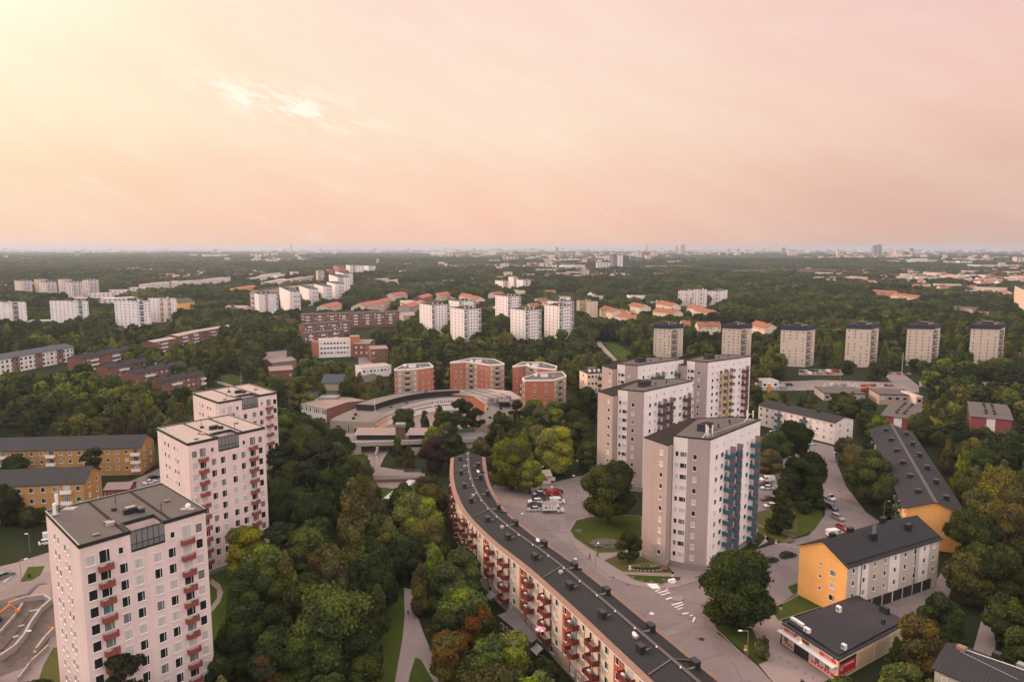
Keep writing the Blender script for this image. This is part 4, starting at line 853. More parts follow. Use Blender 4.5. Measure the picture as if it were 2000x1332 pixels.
# white block with blue balconies
b = block('apartment_block', 'three storey white block with blue balconies, on the slope behind the cars', (112.8, 321.3), (132.7, 287.7), 9.2, 12.2, 1.6, 'cladw', 'cladw', near=True, rows=[7.7, 4.9, 2.1], step=3.0, ww=1.3, wh=1.2, style='ms', balc=((3, 7, 12), 14, 'balb'), roof='roofd', chim=5, mix=(.55, .2, .25)); b.end()
# maroon blocks
for pts, lb in (([(157, 298), (167, 290.5)], 'maroon block with grey roof just behind the long yellow block'), ([(194, 296.5), (206.4, 289.2)], 'maroon block with grey roof at the edge, among the trees')):
    p, q = Vector(pts[0]), Vector(pts[1]); 
    b = block('apartment_block', lb, p, q, 9.8, 34, .9, 'maroonw', 'redb', rows=[5.5], step=50, ww=1.2, wh=1.2, roof='roofg', chim=0, gwin=False, ridge=.5, start=6.2, cat='apartment block', group='maroon gabled blocks')
    A, L = ang_len(p, q); m = MB(); M = Matrix.Translation((*p, 0)) @ Matrix.Rotation(A, 4, 'Z'); m.box(L / 2 - 1.5, -.05, 3, L / 2 + 1.5, 0.0, 9.6, 'wht', M); b.part('stair_panel', m)
    for i in range(5):
        for s_ in (-1, 1): m = MB(); m.box(L / 2 - .5 + s_ * 1.5, 6 + i * 5.2, 9.8, L / 2 + .5 + s_ * 1.5, 7 + i * 5.2, 11.3, 'blackm', M); b.part('chimney', m)
    b.end()
# corner roof at the bottom edge of the picture
p, q = Vector((71.6, 112.6)), Vector((86.8, 88))
b = block('apartment_block', 'dark roofed block cut by the picture corner, cables lying on its roof', (71.3, 112.8), (84.5, 96.3), 10.0, 11.0, 2.2, 'grayp', 'yellow', near=True, rows=[8.4, 5.4], step=3.2, ww=1, wh=1.2, roof=seamroof('dark_roof_corner', (.035, .033, .035), R(-50), .55), gwin=False)
A, L = ang_len((71.3, 112.8), (84.5, 96.3)); M = Matrix.Translation((71.3, 112.8, 0)) @ Matrix.Rotation(A, 4, 'Z')
m = MB(); m.box(6.0, 6.6, 11.6, 7.2, 7.8, 13.2, 'blackm', M); b.part('chimney', m)
m = MB(); m.box(1.2, 5.0, 11.9, 2.6, 6.2, 12.7, 'copper', M); m.cyl(M @ Vector((2, 5.5, 12.4)), M @ Vector((15, 6.4, 12.6)), .06, .06, 'wht', 5); m.cyl(M @ Vector((2, 4.6, 12.2)), M @ Vector((12, 3.8, 11.6)), .05, .05, 'steel', 5); m.box(9.4, 7.2, 11.7, 11.6, 8.4, 12.6, 'steel', M); b.part('roof_equipment', m); b.end()

# ---- shop
Sh = Bld('shop_building', (68, 138), 'low cream shop with red shop signs and a big dark roof', 'shop', near=True)
S0, S1 = Vector((55.2, 137.5)), Vector((60.6, 124.5)); S2, S3 = Vector((80.7, 137.8)), Vector((75.8, 149.2)); hS = 4.4
SP = [S0, S1, S2, S3]; foot(SP)
m = MB(); m.prism(SP, 0, hS, ['cream', 'cream', 'cream', 'cream'], 'roofd', cap=False); Sh.part('wall', m)
m = MB(); c = sum(SP, Vector((0, 0))) / 4; o_ = [c + (p - c) * 1.02 for p in SP]; m.prism(o_, hS - .15, hS + .12, 'trim', 'blackm'); i_ = [c + (p - c) * .93 for p in SP]
sm = seamroof('shop_seamed_roof', (.043, .038, .040), R(33), .75); m.prism(i_, hS + .12, hS + .45, 'navy', sm)
for i in range(4): pass
Sh.part('roof', m)
af, lf = ang_len(S0, S1); asd, lsd = ang_len(S1, S2)
MF = Matrix.Translation((*S0, 0)) @ Matrix.Rotation(af, 4, 'Z'); MS = Matrix.Translation((*S1, 0)) @ Matrix.Rotation(asd, 4, 'Z')
def fp_(name, *bx):
    m = MB()
    for b_ in bx: m.box(*b_[:6], b_[6], b_[7])
    return Sh.part(name, m)
fp_('sign_band', (.5, -.08, 3.15, 3.5, 0, 3.75, 'redt', MF)); fp_('sign_band', (9.7, -.08, 3.15, 13.6, 0, 3.75, 'redt', MF)); fp_('sign_band', (5.2, -.08, 3.25, 7.0, 0, 3.85, 'balm', MF)); fp_('green_sign', (3.55, -.07, 3.6, 4.0, 0, 4.0, 'balg', MF), (12.9, -.09, 3.85, 13.2, 0, 4.05, 'balg', MF))
fp_('canopy', (-.4, -1.1, 2.75, 13.9, -.0, 2.95, 'wht', MF))
for u0, u1, k in ((.5, 3.0, 2), (7.4, 13.6, 5)):
    m = MB(); m.box(u0, -.06, .45, u1, 0, 2.7, 'wht', MF); o = Sh.part('shop_window', m); st_ = (u1 - u0) / k
    for j in range(k):
        q = MB(); q.box(u0 + j * st_ + .06, -.09, 1.1, u0 + (j + 1) * st_ - .06, -.06, 2.6, 'curt' if (j + k) % 2 == 0 else 'blind', MF); oo = q.build('pane', None); oo.parent = o; oo.location = -Sh.root.location
    q = MB(); q.box(u0, -.1, .45, u1, -.06, 1.05, 'redt', MF)
    for j in range(int((u1 - u0) / .8)): q.box(u0 + .15 + j * .8, -.12, .6 + .1 * (j % 2), u0 + .45 + j * .8, -.1, .85, 'wht', MF)
    oo = q.build('red_decal', None); oo.parent = o; oo.location = -Sh.root.location
fp_('entrance', (3.3, -.06, 0, 7.1, 0, 2.7, 'trim', MF), (3.9, -.08, .1, 4.7, -.06, 2.5, 'glass', MF), (5.2, -.08, .1, 6.9, -.06, 2.5, 'glass', MF)); fp_('entrance_lamp', (5.0, -.35, 3.0, 5.25, -.1, 3.2, 'lamp', MF))
fp_('poster', (.5, -.06, .55, 5.9, 0, 3.35, 'redt', MS), (.5, -.08, 3.2, 5.9, 0, 3.7, 'trim', MS))
fp_('wall_panel', (6.6, -.03, .3, 11.9, 0, 3.5, 'paleb', MS), (12.5, -.03, .3, 18.0, 0, 3.5, 'paleb', MS), (18.6, -.03, .3, 23.4, 0, 3.5, 'paleb', MS))
def text(B, txt, M, size, mm, name='lettering', ext=.015):
    cu = bpy.data.curves.new('t', 'FONT'); cu.body = txt; cu.size = size; cu.extrude = ext; ob = bpy.data.objects.new('t', cu); COL.objects.link(ob)
    bpy.context.view_layer.update(); me = bpy.data.meshes.new_from_object(ob.evaluated_get(bpy.context.evaluated_depsgraph_get())); bpy.data.objects.remove(ob)
    me.materials.clear(); me.materials.append(M_[mm]); me.transform(M); me.transform(Matrix.Translation(-B.root.location)); o = bpy.data.objects.new(name, me); COL.objects.link(o); o.parent = B.root; return o
RX = Matrix.Rotation(R(90), 4, 'X')
text(Sh, 'Vallmarket', MS @ Matrix.Translation((1.9, -.1, 2.35)) @ RX, .72, 'wht')
m = MB()
for k in range(14):
    a0_, a1_ = 2 * math.pi * k / 14, 2 * math.pi * (k + 1) / 14
    m.box(*(0,) * 6, 'wht') if False else m.face([MS @ Vector((1.2 + r_ * math.cos(a_), -.1, 2.3 + r_ * math.sin(a_))) for r_, a_ in ((.5, a0_), (.5, a1_), (.38, a1_), (.38, a0_))], 'wht')
for q in (-.12, .12): m.box(1.2 + q - .04, -.1, 2.2, 1.2 + q + .04, -.09, 2.4, 'wht', MS)
m.box(1.0, -.1, 2.08, 1.4, -.09, 2.14, 'wht', MS); Sh.part('emblem', m)
m = MB()
for k in range(16): x_ = .8 + k * .31; hh = .12 + .5 * abs(math.sin(k * 2.3)); m.box(x_, -.1, .7, x_ + .09, -.08, .7 + hh * .6, 'wht', MS)
Sh.part('poster_figures', m)
text(Sh, 'Vallmarket', MF @ Matrix.Translation((1.4, -.1, 3.3)) @ RX, .38, 'wht'); text(Sh, 'Vallmarket', MF @ Matrix.Translation((10.8, -.1, 3.3)) @ RX, .42, 'wht')
for (u, v, s_, hh, mm) in ((5.4, 22, 1.9, 1.3, 'blackm'), (1.6, 2.2, 3.2, .5, 'wht'), (5.0, 1.4, 1.3, .8, 'wht'), (12.4, 3.2, .9, 1.0, 'wht'), (1.4, 13.6, 1.0, 1.2, 'wht'), (8.5, 18, .5, .9, 'blackm')):
    p = ptat(S0, af, u, v) if True else None; m = MB(); M = Matrix.Translation((*p, hS + .45)) @ Matrix.Rotation(af, 4, 'Z'); m.box(-s_ / 2, -.4 if s_ > 1 else -.3, 0, s_ / 2, .4 if s_ > 1 else .3, hh, mm, M)
    if mm == 'wht': m.cyl(M @ Vector((0, -.31, hh * .55)), M @ Vector((0, -.43, hh * .55)), hh * .32, hh * .32, 'steel', 10)
    Sh.part('air_conditioner' if mm == 'wht' else 'roof_vent', m)
Sh.end()
# ---------------------------------------------------------------- middle distance
def face_h(xc, yb, yt):
    p = g(xc, yb); return p, hz(p, yt)
def boxtower(name, label, xc, yb, yt, xl, xr, th, cat='apartment tower', group=None, wall=('white', 'white'), roof='roofd', rows=None, st=2.9, colsL=4, colsR=4, balL=(), balR=(), bal='wht', ww=1.1, wh=1.2, cap=60, band=None, topw=True, par=.5, mix=(.75, .1, .15), th2=None, near=False, skip=0):
    "tower seen edge on: nearest corner at column xc, right face towards xr, left face towards xl"
    p, H = face_h(xc, yb, yt); th = R(th); tl = R(th2) if th2 is not None else th + math.pi / 2
    Lr = lenx(p, th, xr); Ll = lenx(p, tl, xl)
    a = p.xy; b = a + Vector((math.cos(th), math.sin(th))) * Lr; d = a + Vector((math.cos(tl), math.sin(tl))) * Ll; c = b + (d - a)
    B = Bld(name, a.lerp(c, .5), label, cat, group, near=near, cap=cap); foot([a, b, c, d], 4)
    k = H / (rows * st + 1.5) if rows else 1.0
    w = MB(); w.prism([a, b, c, d], 0, H - (band or 0), [wall[0], wall[1], wall[0], wall[1]], roof, cap=False); B.part('wall', w)
    q = a.lerp(c, .5)
    if band: w = MB(); w.prism([q + (v - q) * 1.03 for v in (a, b, c, d)], H - band, H, 'navy', roof); B.part('roof_storey', w)
    else:
        w = MB(); w.prism([q + (v - q) * 1.006 for v in (a, b, c, d)], H - .35, H + .1, 'trim' if roof != 'wht' else 'wht', roof); B.part('roof', w)
    m = MB(); M = Matrix.Translation((*q, H)) @ Matrix.Rotation(th, 4, 'Z'); m.box(-Lr * .22, -Ll * .18, 0, Lr * .22, Ll * .18, 1.6 * k, 'blackm' if band else 'roofg', M)
    for i in range(3): m.box(-Lr * .3 + i * Lr * .25, -Ll * .3, 0, -Lr * .3 + i * Lr * .25 + 1, -Ll * .3 + 1, 1.1 * k, 'steel' if band else 'wht', M)
    B.part('roof_house', m)
    n = rows or int((H - 1.5) / 2.9); s_ = (H - 1.5 * k - (band or 0)) / n
    for r_ in range(n):
        if r_ < skip: continue
        z = H - (band or 0) - s_ * (r_ + .55)
        for (o, A, L, cols, bl) in ((a, th, Lr, colsR, balR), (d, tl - math.pi, Ll, colsL, balL)):
            cw = L / cols
            for j in range(cols):
                u = cw * (j + .5)
                if j in bl:
                    B.balc(o, A, u, z - 1.1 * k, cw * .9, 1.3 * k, bal, '', h=.95 * k, door=False)
                    if r_ % 2 == 0: B.win(o, A, u, z, cw * .7, 1.7 * k, '', 'curt')
                else: B.win(o, A, u, z, ww * k, wh * k, '', None, mix)
    B.k = k; B.H = H
    if a.y > 330: autokeep([a, b, c, d], H, .2)
    return B
# brick and tan towers behind the shopping crescent
def brick_tower(label, pts, H, mats, seed=0, wing=None):
    P = [Vector(p) for p in pts]; c = sum(P, Vector((0, 0))) / len(P)
    B = Bld('apartment_tower', c, label, 'apartment tower', 'brick and tan apartment towers', near=False, cap=90); foot(P, 3)
    w = MB(); w.prism(P, 0, H, mats, 'roofd', cap=False); B.part('wall', w)
    r = MB(); r.face([(*p, H - .05) for p in P], 'roofg'); B.part('roof', r)
    t = MB()
    for i in range(len(P)):
        a, b = P[i], P[(i + 1) % len(P)]; d = (b - a).normalized(); n = Vector((d.y, -d.x)); t.prism([a + n * .12, b + n * .12, b - n * .18, a - n * .18], H - .5, H + .3, 'wht', 'wht')
    B.part('roof_edge', t)
    m = MB(); m.box(c.x - 2, c.y - 1.4, H - .3, c.x + 1.5, c.y + 1.4, H + 1.3, 'wht', top='slate'); m.box(c.x + 3.4, c.y - 3, H - .3, c.x + 4.8, c.y - 1.8, H + .9, 'steel'); m.box(c.x - 5, c.y + 1, H - .3, c.x - 3.5, c.y + 2.2, H + .8, 'wht'); B.part('roof_house', m)
    for i in range(len(P)):
        a, b = P[i], P[(i + 1) % len(P)]; A, L = ang_len(a, b); n = Vector((math.sin(A), -math.cos(A)))
        if n.y > .35: continue
        for k in range(6):
            z = H - 2.1 - 2.95 * k
            if mats[i] == 'tanb':
                B.balc(a, A, L * .5, z - 1.2, min(L * .42, 4.2), 1.2, 'tanb', '', h=.95, door=False); B.win(a, A, L * .5, z + .2, L * .3, 1.3, '', 'glass')
                if L > 8: B.win(a, A, L * .12, z, .9, 1.2, '', 'blind'); B.win(a, A, L * .88, z, .9, 1.2, '', 'blind')
            elif mats[i] == 'orb':
                for q in ((.35, .72) if L > 8 else (.5,)): B.win(a, A, L * q, z, 1.0, 1.1, 's', 'glass' if (k + i) % 3 == 0 else 'curt')
    return B.end()
def gh(x, y, z): return g(x, y, z).xy
HM = 19.4
brick_tower('brick tower with tan balcony side, leftmost behind the shopping crescent', [gh(770, 722, HM), gh(776, 722.5, HM), gh(815, 720, HM), gh(846, 716, HM), gh(838, 709, HM), gh(790, 712, HM)], HM, ['orb', 'tanb', 'orb', 'tanb', 'orb', 'orb'])
brick_tower('wide brick tower with two tan balcony bays, behind the middle of the crescent', [gh(879, 708, HM), gh(909, 706, HM), gh(932, 709, HM), gh(957, 713, HM), gh(985, 711, HM), gh(965, 702, HM), gh(925, 699, HM)], HM, ['orb', 'tanb', 'orb', 'tanb', 'orb', 'orb', 'orb'])
brick_tower('brick tower half hidden behind the rightmost brick tower', [gh(1001, 716, HM), gh(1026, 713, HM), gh(1050, 718, HM), gh(1084, 722, HM), gh(1088, 716, HM), gh(1060, 708, HM), gh(1020, 708, HM)], HM, ['orb', 'tanb', 'orb', 'tanb', 'orb', 'orb', 'orb'])
brick_tower('rightmost brick tower with plain brick wall towards the trees', [gh(1020, 739, HM), gh(1025, 743, HM), gh(1082, 742, HM), gh(1106, 735, HM), gh(1098, 726, HM), gh(1050, 729, HM)], HM, ['tanb', 'orb', 'tanb', 'orb', 'orb', 'orb'])
boxtower('apartment_tower', 'small cream tower squeezed against the green balcony tower', 1146, 815, 729, 1131, 1180, 15, wall=('cream', 'cream'), roof='roofd', rows=6, colsL=1, colsR=5, balR=(3,), bal='blackm', cap=40).end()
# ---- shopping crescent
CI = [(-60, 300), (-59, 309), (-55.5, 322), (-49, 335), (-42, 344), (-33, 350), (-23, 351), (-15, 346), (-11, 336), (-11, 322), (-13.5, 309), (-16, 299)]
CO = [(-80, 308), (-79, 316), (-74, 332), (-66, 346), (-54, 357), (-38, 364), (-20, 365), (-6, 357), (0, 344), (0, 326), (-4, 310), (-8, 300)]
CI = cat_rom([Vector(p) for p in CI], 5); CO = cat_rom([Vector(p) for p in CO], 5)
Cr = Bld('shopping_crescent', (-35, 345), 'crescent shaped shopping centre curving round a plaza', 'shopping centre', near=False, cap=95)
zi, zo = 6.3, 5.2
w = MB(); r = MB(); cl_ = MB(); cr_ = MB(); sg = MB()
nC = len(CI)
for i in range(nC - 1):
    a, b, c, d = CI[i], CI[i + 1], CO[i + 1], CO[i]
    w.face([(*b, 0), (*a, 0), (*a, zi), (*b, zi)], 'cream' if i < 9 or i > 40 else 'wht'); w.face([(*d, 0), (*c, 0), (*c, zo), (*d, zo)], 'tanb')
    r.face([(*a, zi), (*b, zi), (*c, zo), (*d, zo)], 'roofc'); ro = (a - d).normalized()
    r.face([(*(a + ro * .6), zi - .3), (*(b + ro * .6), zi - .3), (*(b + ro * .6), zi + .1), (*(a + ro * .6), zi + .1)], 'wht'); r.face([(*(a + ro * .6), zi + .1), (*(b + ro * .6), zi + .1), (*b, zi + .05), (*a, zi + .05)], 'roofg')
    sg.face([(*(a + ro * .08), 2.6), (*(b + ro * .08), 2.6), (*(b + ro * .08), 3.2), (*(a + ro * .08), 3.2)], 'balb' if i < 4 else ('oranget' if i < 10 else 'slate'))
    if 9 <= i <= 42:
        a1, b1, c1, d1 = a.lerp(d, .42), b.lerp(c, .42), b.lerp(c, .86), a.lerp(d, .86)
        cl_.face([(*a1, 5.6), (*b1, 5.6), (*b1, 8.6), (*a1, 8.6)], 'trim'); cl_.face([(*d1, 5), (*c1, 5), (*c1, 8.0), (*d1, 8.0)], 'trim')
        a2, b2 = a.lerp(d, .37), b.lerp(c, .37); cr_.face([(*a2, 8.85), (*b2, 8.85), (*c1, 8.2), (*d1, 8.2)], 'roofc'); cr_.face([(*a2, 8.55), (*b2, 8.55), (*b2, 8.85), (*a2, 8.85)], 'trim')
for a, b in ((CI[0], CO[0]), (CI[-1], CO[-1])): w.face([(*a, 0), (*b, 0), (*b, zo), (*a, zi)], 'tanb')
w.face([(*CI[9].lerp(CO[9], .42), 5.6), (*CI[9].lerp(CO[9], .86), 5.3), (*CI[9].lerp(CO[9], .86), 8.2), (*CI[9].lerp(CO[9], .42), 8.8)], 'trim')
Cr.part('wall', w); Cr.part('roof', r); Cr.part('clerestory', cl_); Cr.part('upper_roof', cr_); Cr.part('sign_band', sg)
for i in range(nC - 1):
    a, b = CI[i + 1], CI[i]; A, L = ang_len(a, b)
    m_ = int(L // 1.0)
    if i > 38: continue
    for j in range(max(1, m_ // 1)):
        if i % 1 == 0: Cr.win(b, A + math.pi, -L * (j + .5) / m_ if False else 0, 0, .1, .1) if False else Cr.win(a, A, L * (j + .5) / max(1, m_), 4.5, L / max(1, m_) * .62, 1.25, '', 'glass' if (i + j) % 4 else 'curt', out=-.0)
for i, (k, t_) in enumerate(((3, .5), (6, .6), (12, .2), (16, .2), (22, .5), (30, .6), (35, .3), (44, .5), (48, .5), (50, .4))):
    p = CI[k].lerp(CO[k], t_); z = 8.5 if 9 <= k <= 42 and t_ > .4 else 6.0; m = MB(); m.box(p.x - .6, p.y - .5, z - .6, p.x + .6, p.y + .5, z + .7, 'blackm'); Cr.part('roof_vent', m)
e1, e2 = CO[0], CI[0]; A, L = ang_len(e1, e2); Cr.win(e1, A, L * .62, 1.6, 2.2, 2.6, '', 'glass'); Cr.win(e1, A, L * .45, 2.4, 1.0, 4.2, '', 'teal'); Cr.win(e1, A, L * .2, 3.0, 3.0, .9, '', 'glass')
Cr.end(); FOOT.append([tuple(p) for p in CI] + [tuple(p) for p in reversed(CO)])
# glazed roofed hall and brick wing right of the crescent
b = block('market_hall', 'low hall with white ribbed roof between the crescent and brick towers', gh(948, 789, 7), gh(1018, 778, 7), 7, 30, 2.0, 'wht', 'orb', roof='roofp', rows=[4.5], step=3, ww=2, wh=1.2, cat='hall', gwin=False, ridge=.3)
m = MB(); M = Matrix.Translation((*b.a, 0)) @ Matrix.Rotation(b.A, 4, 'Z')
for k in range(6): m.box(1 + k * 2.6, -.3, 7.4, 2.0 + k * 2.6, 24, 9.6 - k * .1, 'slate' if k % 2 else 'roofp', M)
b.part('skylight', m); b.end()
# ---- sports hall
b = block('sports_hall', 'brick sports hall with pink folded roof and strip windows', gh(588, 789, 6.2), gh(637, 799.5, 6.2), 6.2, 24, 1.2, 'wht', 'redb', roof='gravel', rows=[4.6], step=1.5, ww=1.1, wh=2.2, cat='hall', gwin=False, ov=.3, start=.8)
m = MB(); p = b.a + Vector((11, 8)); m.box(p.x - 4, p.y - 3, 7.3, p.x + 5, p.y + 4, 8.2, 'slate'); b.part('skylight', m); b.end()
b = block('sports_hall', 'low brick annexe with dark flat roof, left of the pink roofed hall', gh(562, 773, 5.4), gh(592, 783, 5.4), 5.4, 22, .6, 'redb', 'redb', roof='roofd', rows=[], cat='hall', gwin=False, flat=True); b.end()
# ---- station: platform roofs, deck, underpass, lift tower
St = Bld('railway_station', (-55, 280), 'railway station deck on a viaduct with pale pink platform roofs', 'station', near=False)
z5 = 5.5
Dk = [gh(676, 868, 4.2), gh(980, 857, 4.2), gh(1000, 846, 4.2), gh(660, 846, 4.2)]
m = MB(); m.prism(Dk, 3.2, 4.2, 'conc', 'asph', bottom=True); m.prism([Dk[0], Dk[1], Dk[1].lerp(Dk[2], .06), Dk[0].lerp(Dk[3], .06)], 4.2, 5.0, 'conc', 'conc')
St.part('deck', m)
m = MB()
for x0, x1 in ((676, 705), (795, 845), (900, 960)):
    q = [gh(x0, 870, 3.9), gh(x1, 869, 3.9), gh(x1, 850, 3.9), gh(x0, 850, 3.9)]; m.prism(q, 0, 3.2, 'conc', 'conc', cap=False)
St.part('abutment', m)
for x0, x1 in ((691, 777), (793, 872)):
    q = [gh(x0, 848, 6.6), gh(x1, 848, 6.6), gh(x1 + 4, 835, 6.6), gh(x0 + 8, 835, 6.6)]; m = MB(); m.prism(q, 6.3, 6.6, 'wht', 'gravel', bottom=True); St.part('platform_roof', m)
    m = MB(); q2 = [q[0].lerp(q[2], .06), q[1].lerp(q[3], .06), q[2].lerp(q[0], .06), q[3].lerp(q[1], .06)]; m.prism(q2, 4.2, 6.3, 'trim', 'trim', cap=False); St.part('platform_wall', m)
St.end()
foot(Dk, 3)
p = gh(783, 878, 0); m = MB(); A_ = .05
Lt = empty('lift_tower', (p.x, p.y, 0), 0, 'brown brick lift tower standing against the station deck', 'lift tower')
m.box(-1.7, -1.5, 0, 1.7, 1.5, 9.6, 'wood'); mk('wall', m.mesh('wall'), Lt); m = MB(); m.box(-2.0, -1.8, 9.6, 2.0, 1.8, 10.8, 'slate'); mk('roof', m.mesh('roof'), Lt)
m = MB()
for k in range(9): m.box(-1.75, -1.6, .7 + k, 1.75, -1.5, .85 + k, 'copper')
for q in (-1.7, 0, 1.6): m.box(q, -1.62, 0, q + .12, -1.5, 9.6, 'copper')
mk('cladding_frame', m.mesh('cladding_frame'), Lt)
# stair rail in the underpass, footbridge, stairs in the grass
q0, q1 = g(733, 894), g(748, 868); m = MB(); m.cyl((*q0.xy, 1.4), (*q1.xy, 4.6), .3, .3, 'conc', 6); m.cyl((*q0.xy, .5), (*q1.xy, 3.8), .25, .25, 'conc', 6)
for t in (.0, .35, .7): pp = q0.lerp(q1, t); m.cyl((*pp.xy, 0), (*pp.xy, 1.2 + 3.2 * t), .2, .2, 'conc', 6)
tag(m.build('stair_parapet'), 'concrete stair parapet climbing from the underpass to the station', 'parapet')
Fb = empty('footbridge', (*g(765, 930, 2.5).xy, 0), 0, 'pale concrete footbridge crossing below the station', 'footbridge')
m = MB(); q = [gh(668, 929, 2.6), gh(822, 928, 2.6), gh(822, 922, 2.6), gh(668, 923, 2.6)]; m.prism(q, 1.7, 2.6, 'conc', 'pave', bottom=True); o = m.build('deck', Fb)
m = MB()
for k in range(2):
    a, b2 = (q[0], q[1]) if k == 0 else (q[3], q[2])
    for zz in (3.0, 3.4, 3.8): m.cyl((*a, zz), (*b2, zz), .04, .04, 'steel', 4)
    for t in range(15): pp = a.lerp(b2, t / 14); m.cyl((*pp, 2.6), (*pp, 3.8), .04, .04, 'steel', 4)
m.build('railing', Fb)
St2 = []
for (a, b2, lb) in (((752, 976), (780, 960), 'lower flight of pale stairs in the grass below the footbridge'), ((781, 959), (805, 942), 'upper flight of pale stairs in the grass below the footbridge')):
    pa, pb = g(*a), g(*b2); m = MB(); n = 9
    for k in range(n):
        p0 = pa.lerp(pb, k / n); p1 = pa.lerp(pb, (k + .8) / n); d = (pb - pa).normalized(); nn = Vector((-d.y, d.x, 0)) * 1.2
        m.prism([(p0 - nn).xy, (p1 - nn).xy, (p1 + nn).xy, (p0 + nn).xy], 0, .1 + .12 * k, 'wht', 'wht')
    tag(m.build('stairs'), lb, 'stairs')
b = block('kiosk', 'grey round-roofed pavilion with glass end, lit from inside, by the trees', gh(898, 857, 4.5), gh(942, 856, 4.5), 4.3, 8, 1.6, 'paleb', 'glass', roof='slate', rows=[2.4], step=3, ww=1.4, wh=1.4, cat='pavilion', gwin=False); b.end()
# ---- school and offices
b = block('school', 'long white panel school building with brick stair towers', gh(622, 665, 13), gh(684, 663, 13), 13, 12, 0, 'white', 'orb', rows=[10.5, 7.0, 3.5], step=2.3, ww=1.7, wh=1.4, flat=True, cat='school', roof='roofp', gwin=False, start=2); A, L = b.A, b.L
m = MB(); M = Matrix.Translation((*b.a, 0)) @ Matrix.Rotation(A, 4, 'Z'); m.box(-5, -1, 0, -.1, 5, 12.3, 'orb', M, top='gravel'); m.box(L + .1, 0, 0, L + 7, 10, 15, 'orb', M, top='gravel'); b.part('stair_tower', m); b.end()
b = block('school', 'brick school wing with pink roof and white framed windows', gh(691, 672, 10), gh(720, 672, 10), 10, 26, 1.2, 'redb', 'redb', roof='gravel', rows=[7.5, 3.5], step=3, ww=1.5, wh=1.8, cat='school', style='', mix=(.3, .6, .1)); b.end()
b = block('school', 'separate brick school pavilion with pink hipped roof', gh(725, 682.5, 9.5), gh(757, 681, 9.5), 9.5, 18, 1.2, 'redb', 'redb', roof='gravel', rows=[7, 3.2], step=3.2, ww=1.6, wh=1.8, cat='school', style='', mix=(.25, .65, .1)); b.end()
b = block('office', 'low white flat-roofed office in front of the school', gh(706, 719, 6.5), gh(764, 714, 6.5), 6.5, 12, 0, 'white', 'white', flat=True, roof='roofp', rows=[4.2], step=2.2, ww=1.5, wh=1.4, cat='office'); b.end()
b = block('hall', 'brick hall with pink barn roof, upper of the two', gh(531, 709, 5), gh(578, 704, 5), 5, 14, 1.6, 'gravel', 'redb', roof='gravel', rows=[], cat='hall', gwin=False); b.end()
b = block('hall', 'brick hall with pink barn roof, lower of the two', gh(528, 725, 6), gh(572, 722, 6), 6, 16, 1.4, 'redb', 'redb', roof='gravel', rows=[3], step=8, cat='hall', gwin=False); b.end()
b = block('house', 'dark hipped roof house in trees behind the sports hall', gh(628, 748, 4.5), gh(668, 748, 4.5), 4.5, 16, 3.6, 'paleb', 'paleb', roof='navy', rows=[], cat='house', gwin=False); b.end()
b = block('house', 'grey roofed brick house right of the navy roofed one', gh(710, 748, 5), gh(745, 740, 5), 5, 12, 2.6, 'redb', 'redb', roof='roofg', rows=[2.4], step=4, cat='house', gwin=False); b.end()
b = block('house', 'grey roofed white lodge in trees, beside the gravel path', gh(418, 694, 4.5), gh(452, 693, 4.5), 4.5, 9, 1.8, 'wht', 'wht', roof='slate', rows=[2.4], step=4, cat='house', gwin=False); b.end()
# ---- brick slabs
for (x0, y0, x1, y1, h, lb) in ((589, 615, 780, 609, 15, 'upper long brown brick slab with many balconies'), (593, 634, 684, 628, 12, 'middle brown brick slab below the long one'), (595, 652, 672, 645, 9, 'lowest brown brick slab, behind the white school')):
    b = block('apartment_block', lb, gh(x0, y0, h), gh(x1, y1, h), h, 12, .8, 'redb', 'redb', roof='roofg', flat=False, rows=[h - 1.8 - 2.9 * k for k in range(int((h - 1) / 2.9))], step=3.8, ww=1.6, wh=1.4, balc=((1,), 3, 'wht'), cap=80, style='', mix=(.5, .3, .2), group='brown brick slabs', chim=7); b.end()
for i, (x0, y0, x1, y1, h, st_) in enumerate(((160, 701, 277, 678, 9.5, 0), (212, 719, 311, 702, 9.5, 1), (262, 731, 365, 712, 9.5, 2), (314, 747, 400, 731, 8, 3))):
    b = block('row_block', ['rearmost', 'second rearmost', 'second nearest', 'nearest'][i] + ' of four parallel brick rows with white balconies', gh(x0, y0, h), gh(x1, y1, h), h, 11, 2.0, 'redb', 'redb', roof='roofd', rows=[h - 1.5, h - 4.4, h - 7.3], step=3.2, ww=1.3, wh=1.2, balc=((2, 3), 6, 'wht'), cap=60, style='', group='parallel brick rows', chim=5); b.end()
for i, (x0, y0, x1, y1, h) in enumerate(((301, 669, 343, 661, 9), (347, 657, 398, 646, 9), (400, 646, 454, 637, 8))):
    b = block('row_block', ['left', 'middle', 'right'][i] + ' block of the brick chain climbing away behind the four rows', gh(x0, y0, h), gh(x1, y1, h), h, 11, 1, 'redb', 'redb', roof='roofp', rows=[h - 1.5, h - 4.4, h - 7.3], step=3.4, ww=1.3, wh=1.2, balc=((2, 3), 5, 'wht'), cap=40, style='', group='climbing brick chain'); b.end()
b = block('town_block', 'modern block with alternating white and brick bays and navy roof', gh(-10, 704, 10), gh(143, 678, 10), 10, 13, 2.4, 'wht', 'redb', roof='navy', rows=[8, 5, 2.2], step=3.4, ww=1.8, wh=1.7, cap=80, style='', mix=(.7, .1, .2), frontmats=[(6, 'redb' if k % 3 == 2 else 'wht') for k in range(14)], chim=0); b.end()
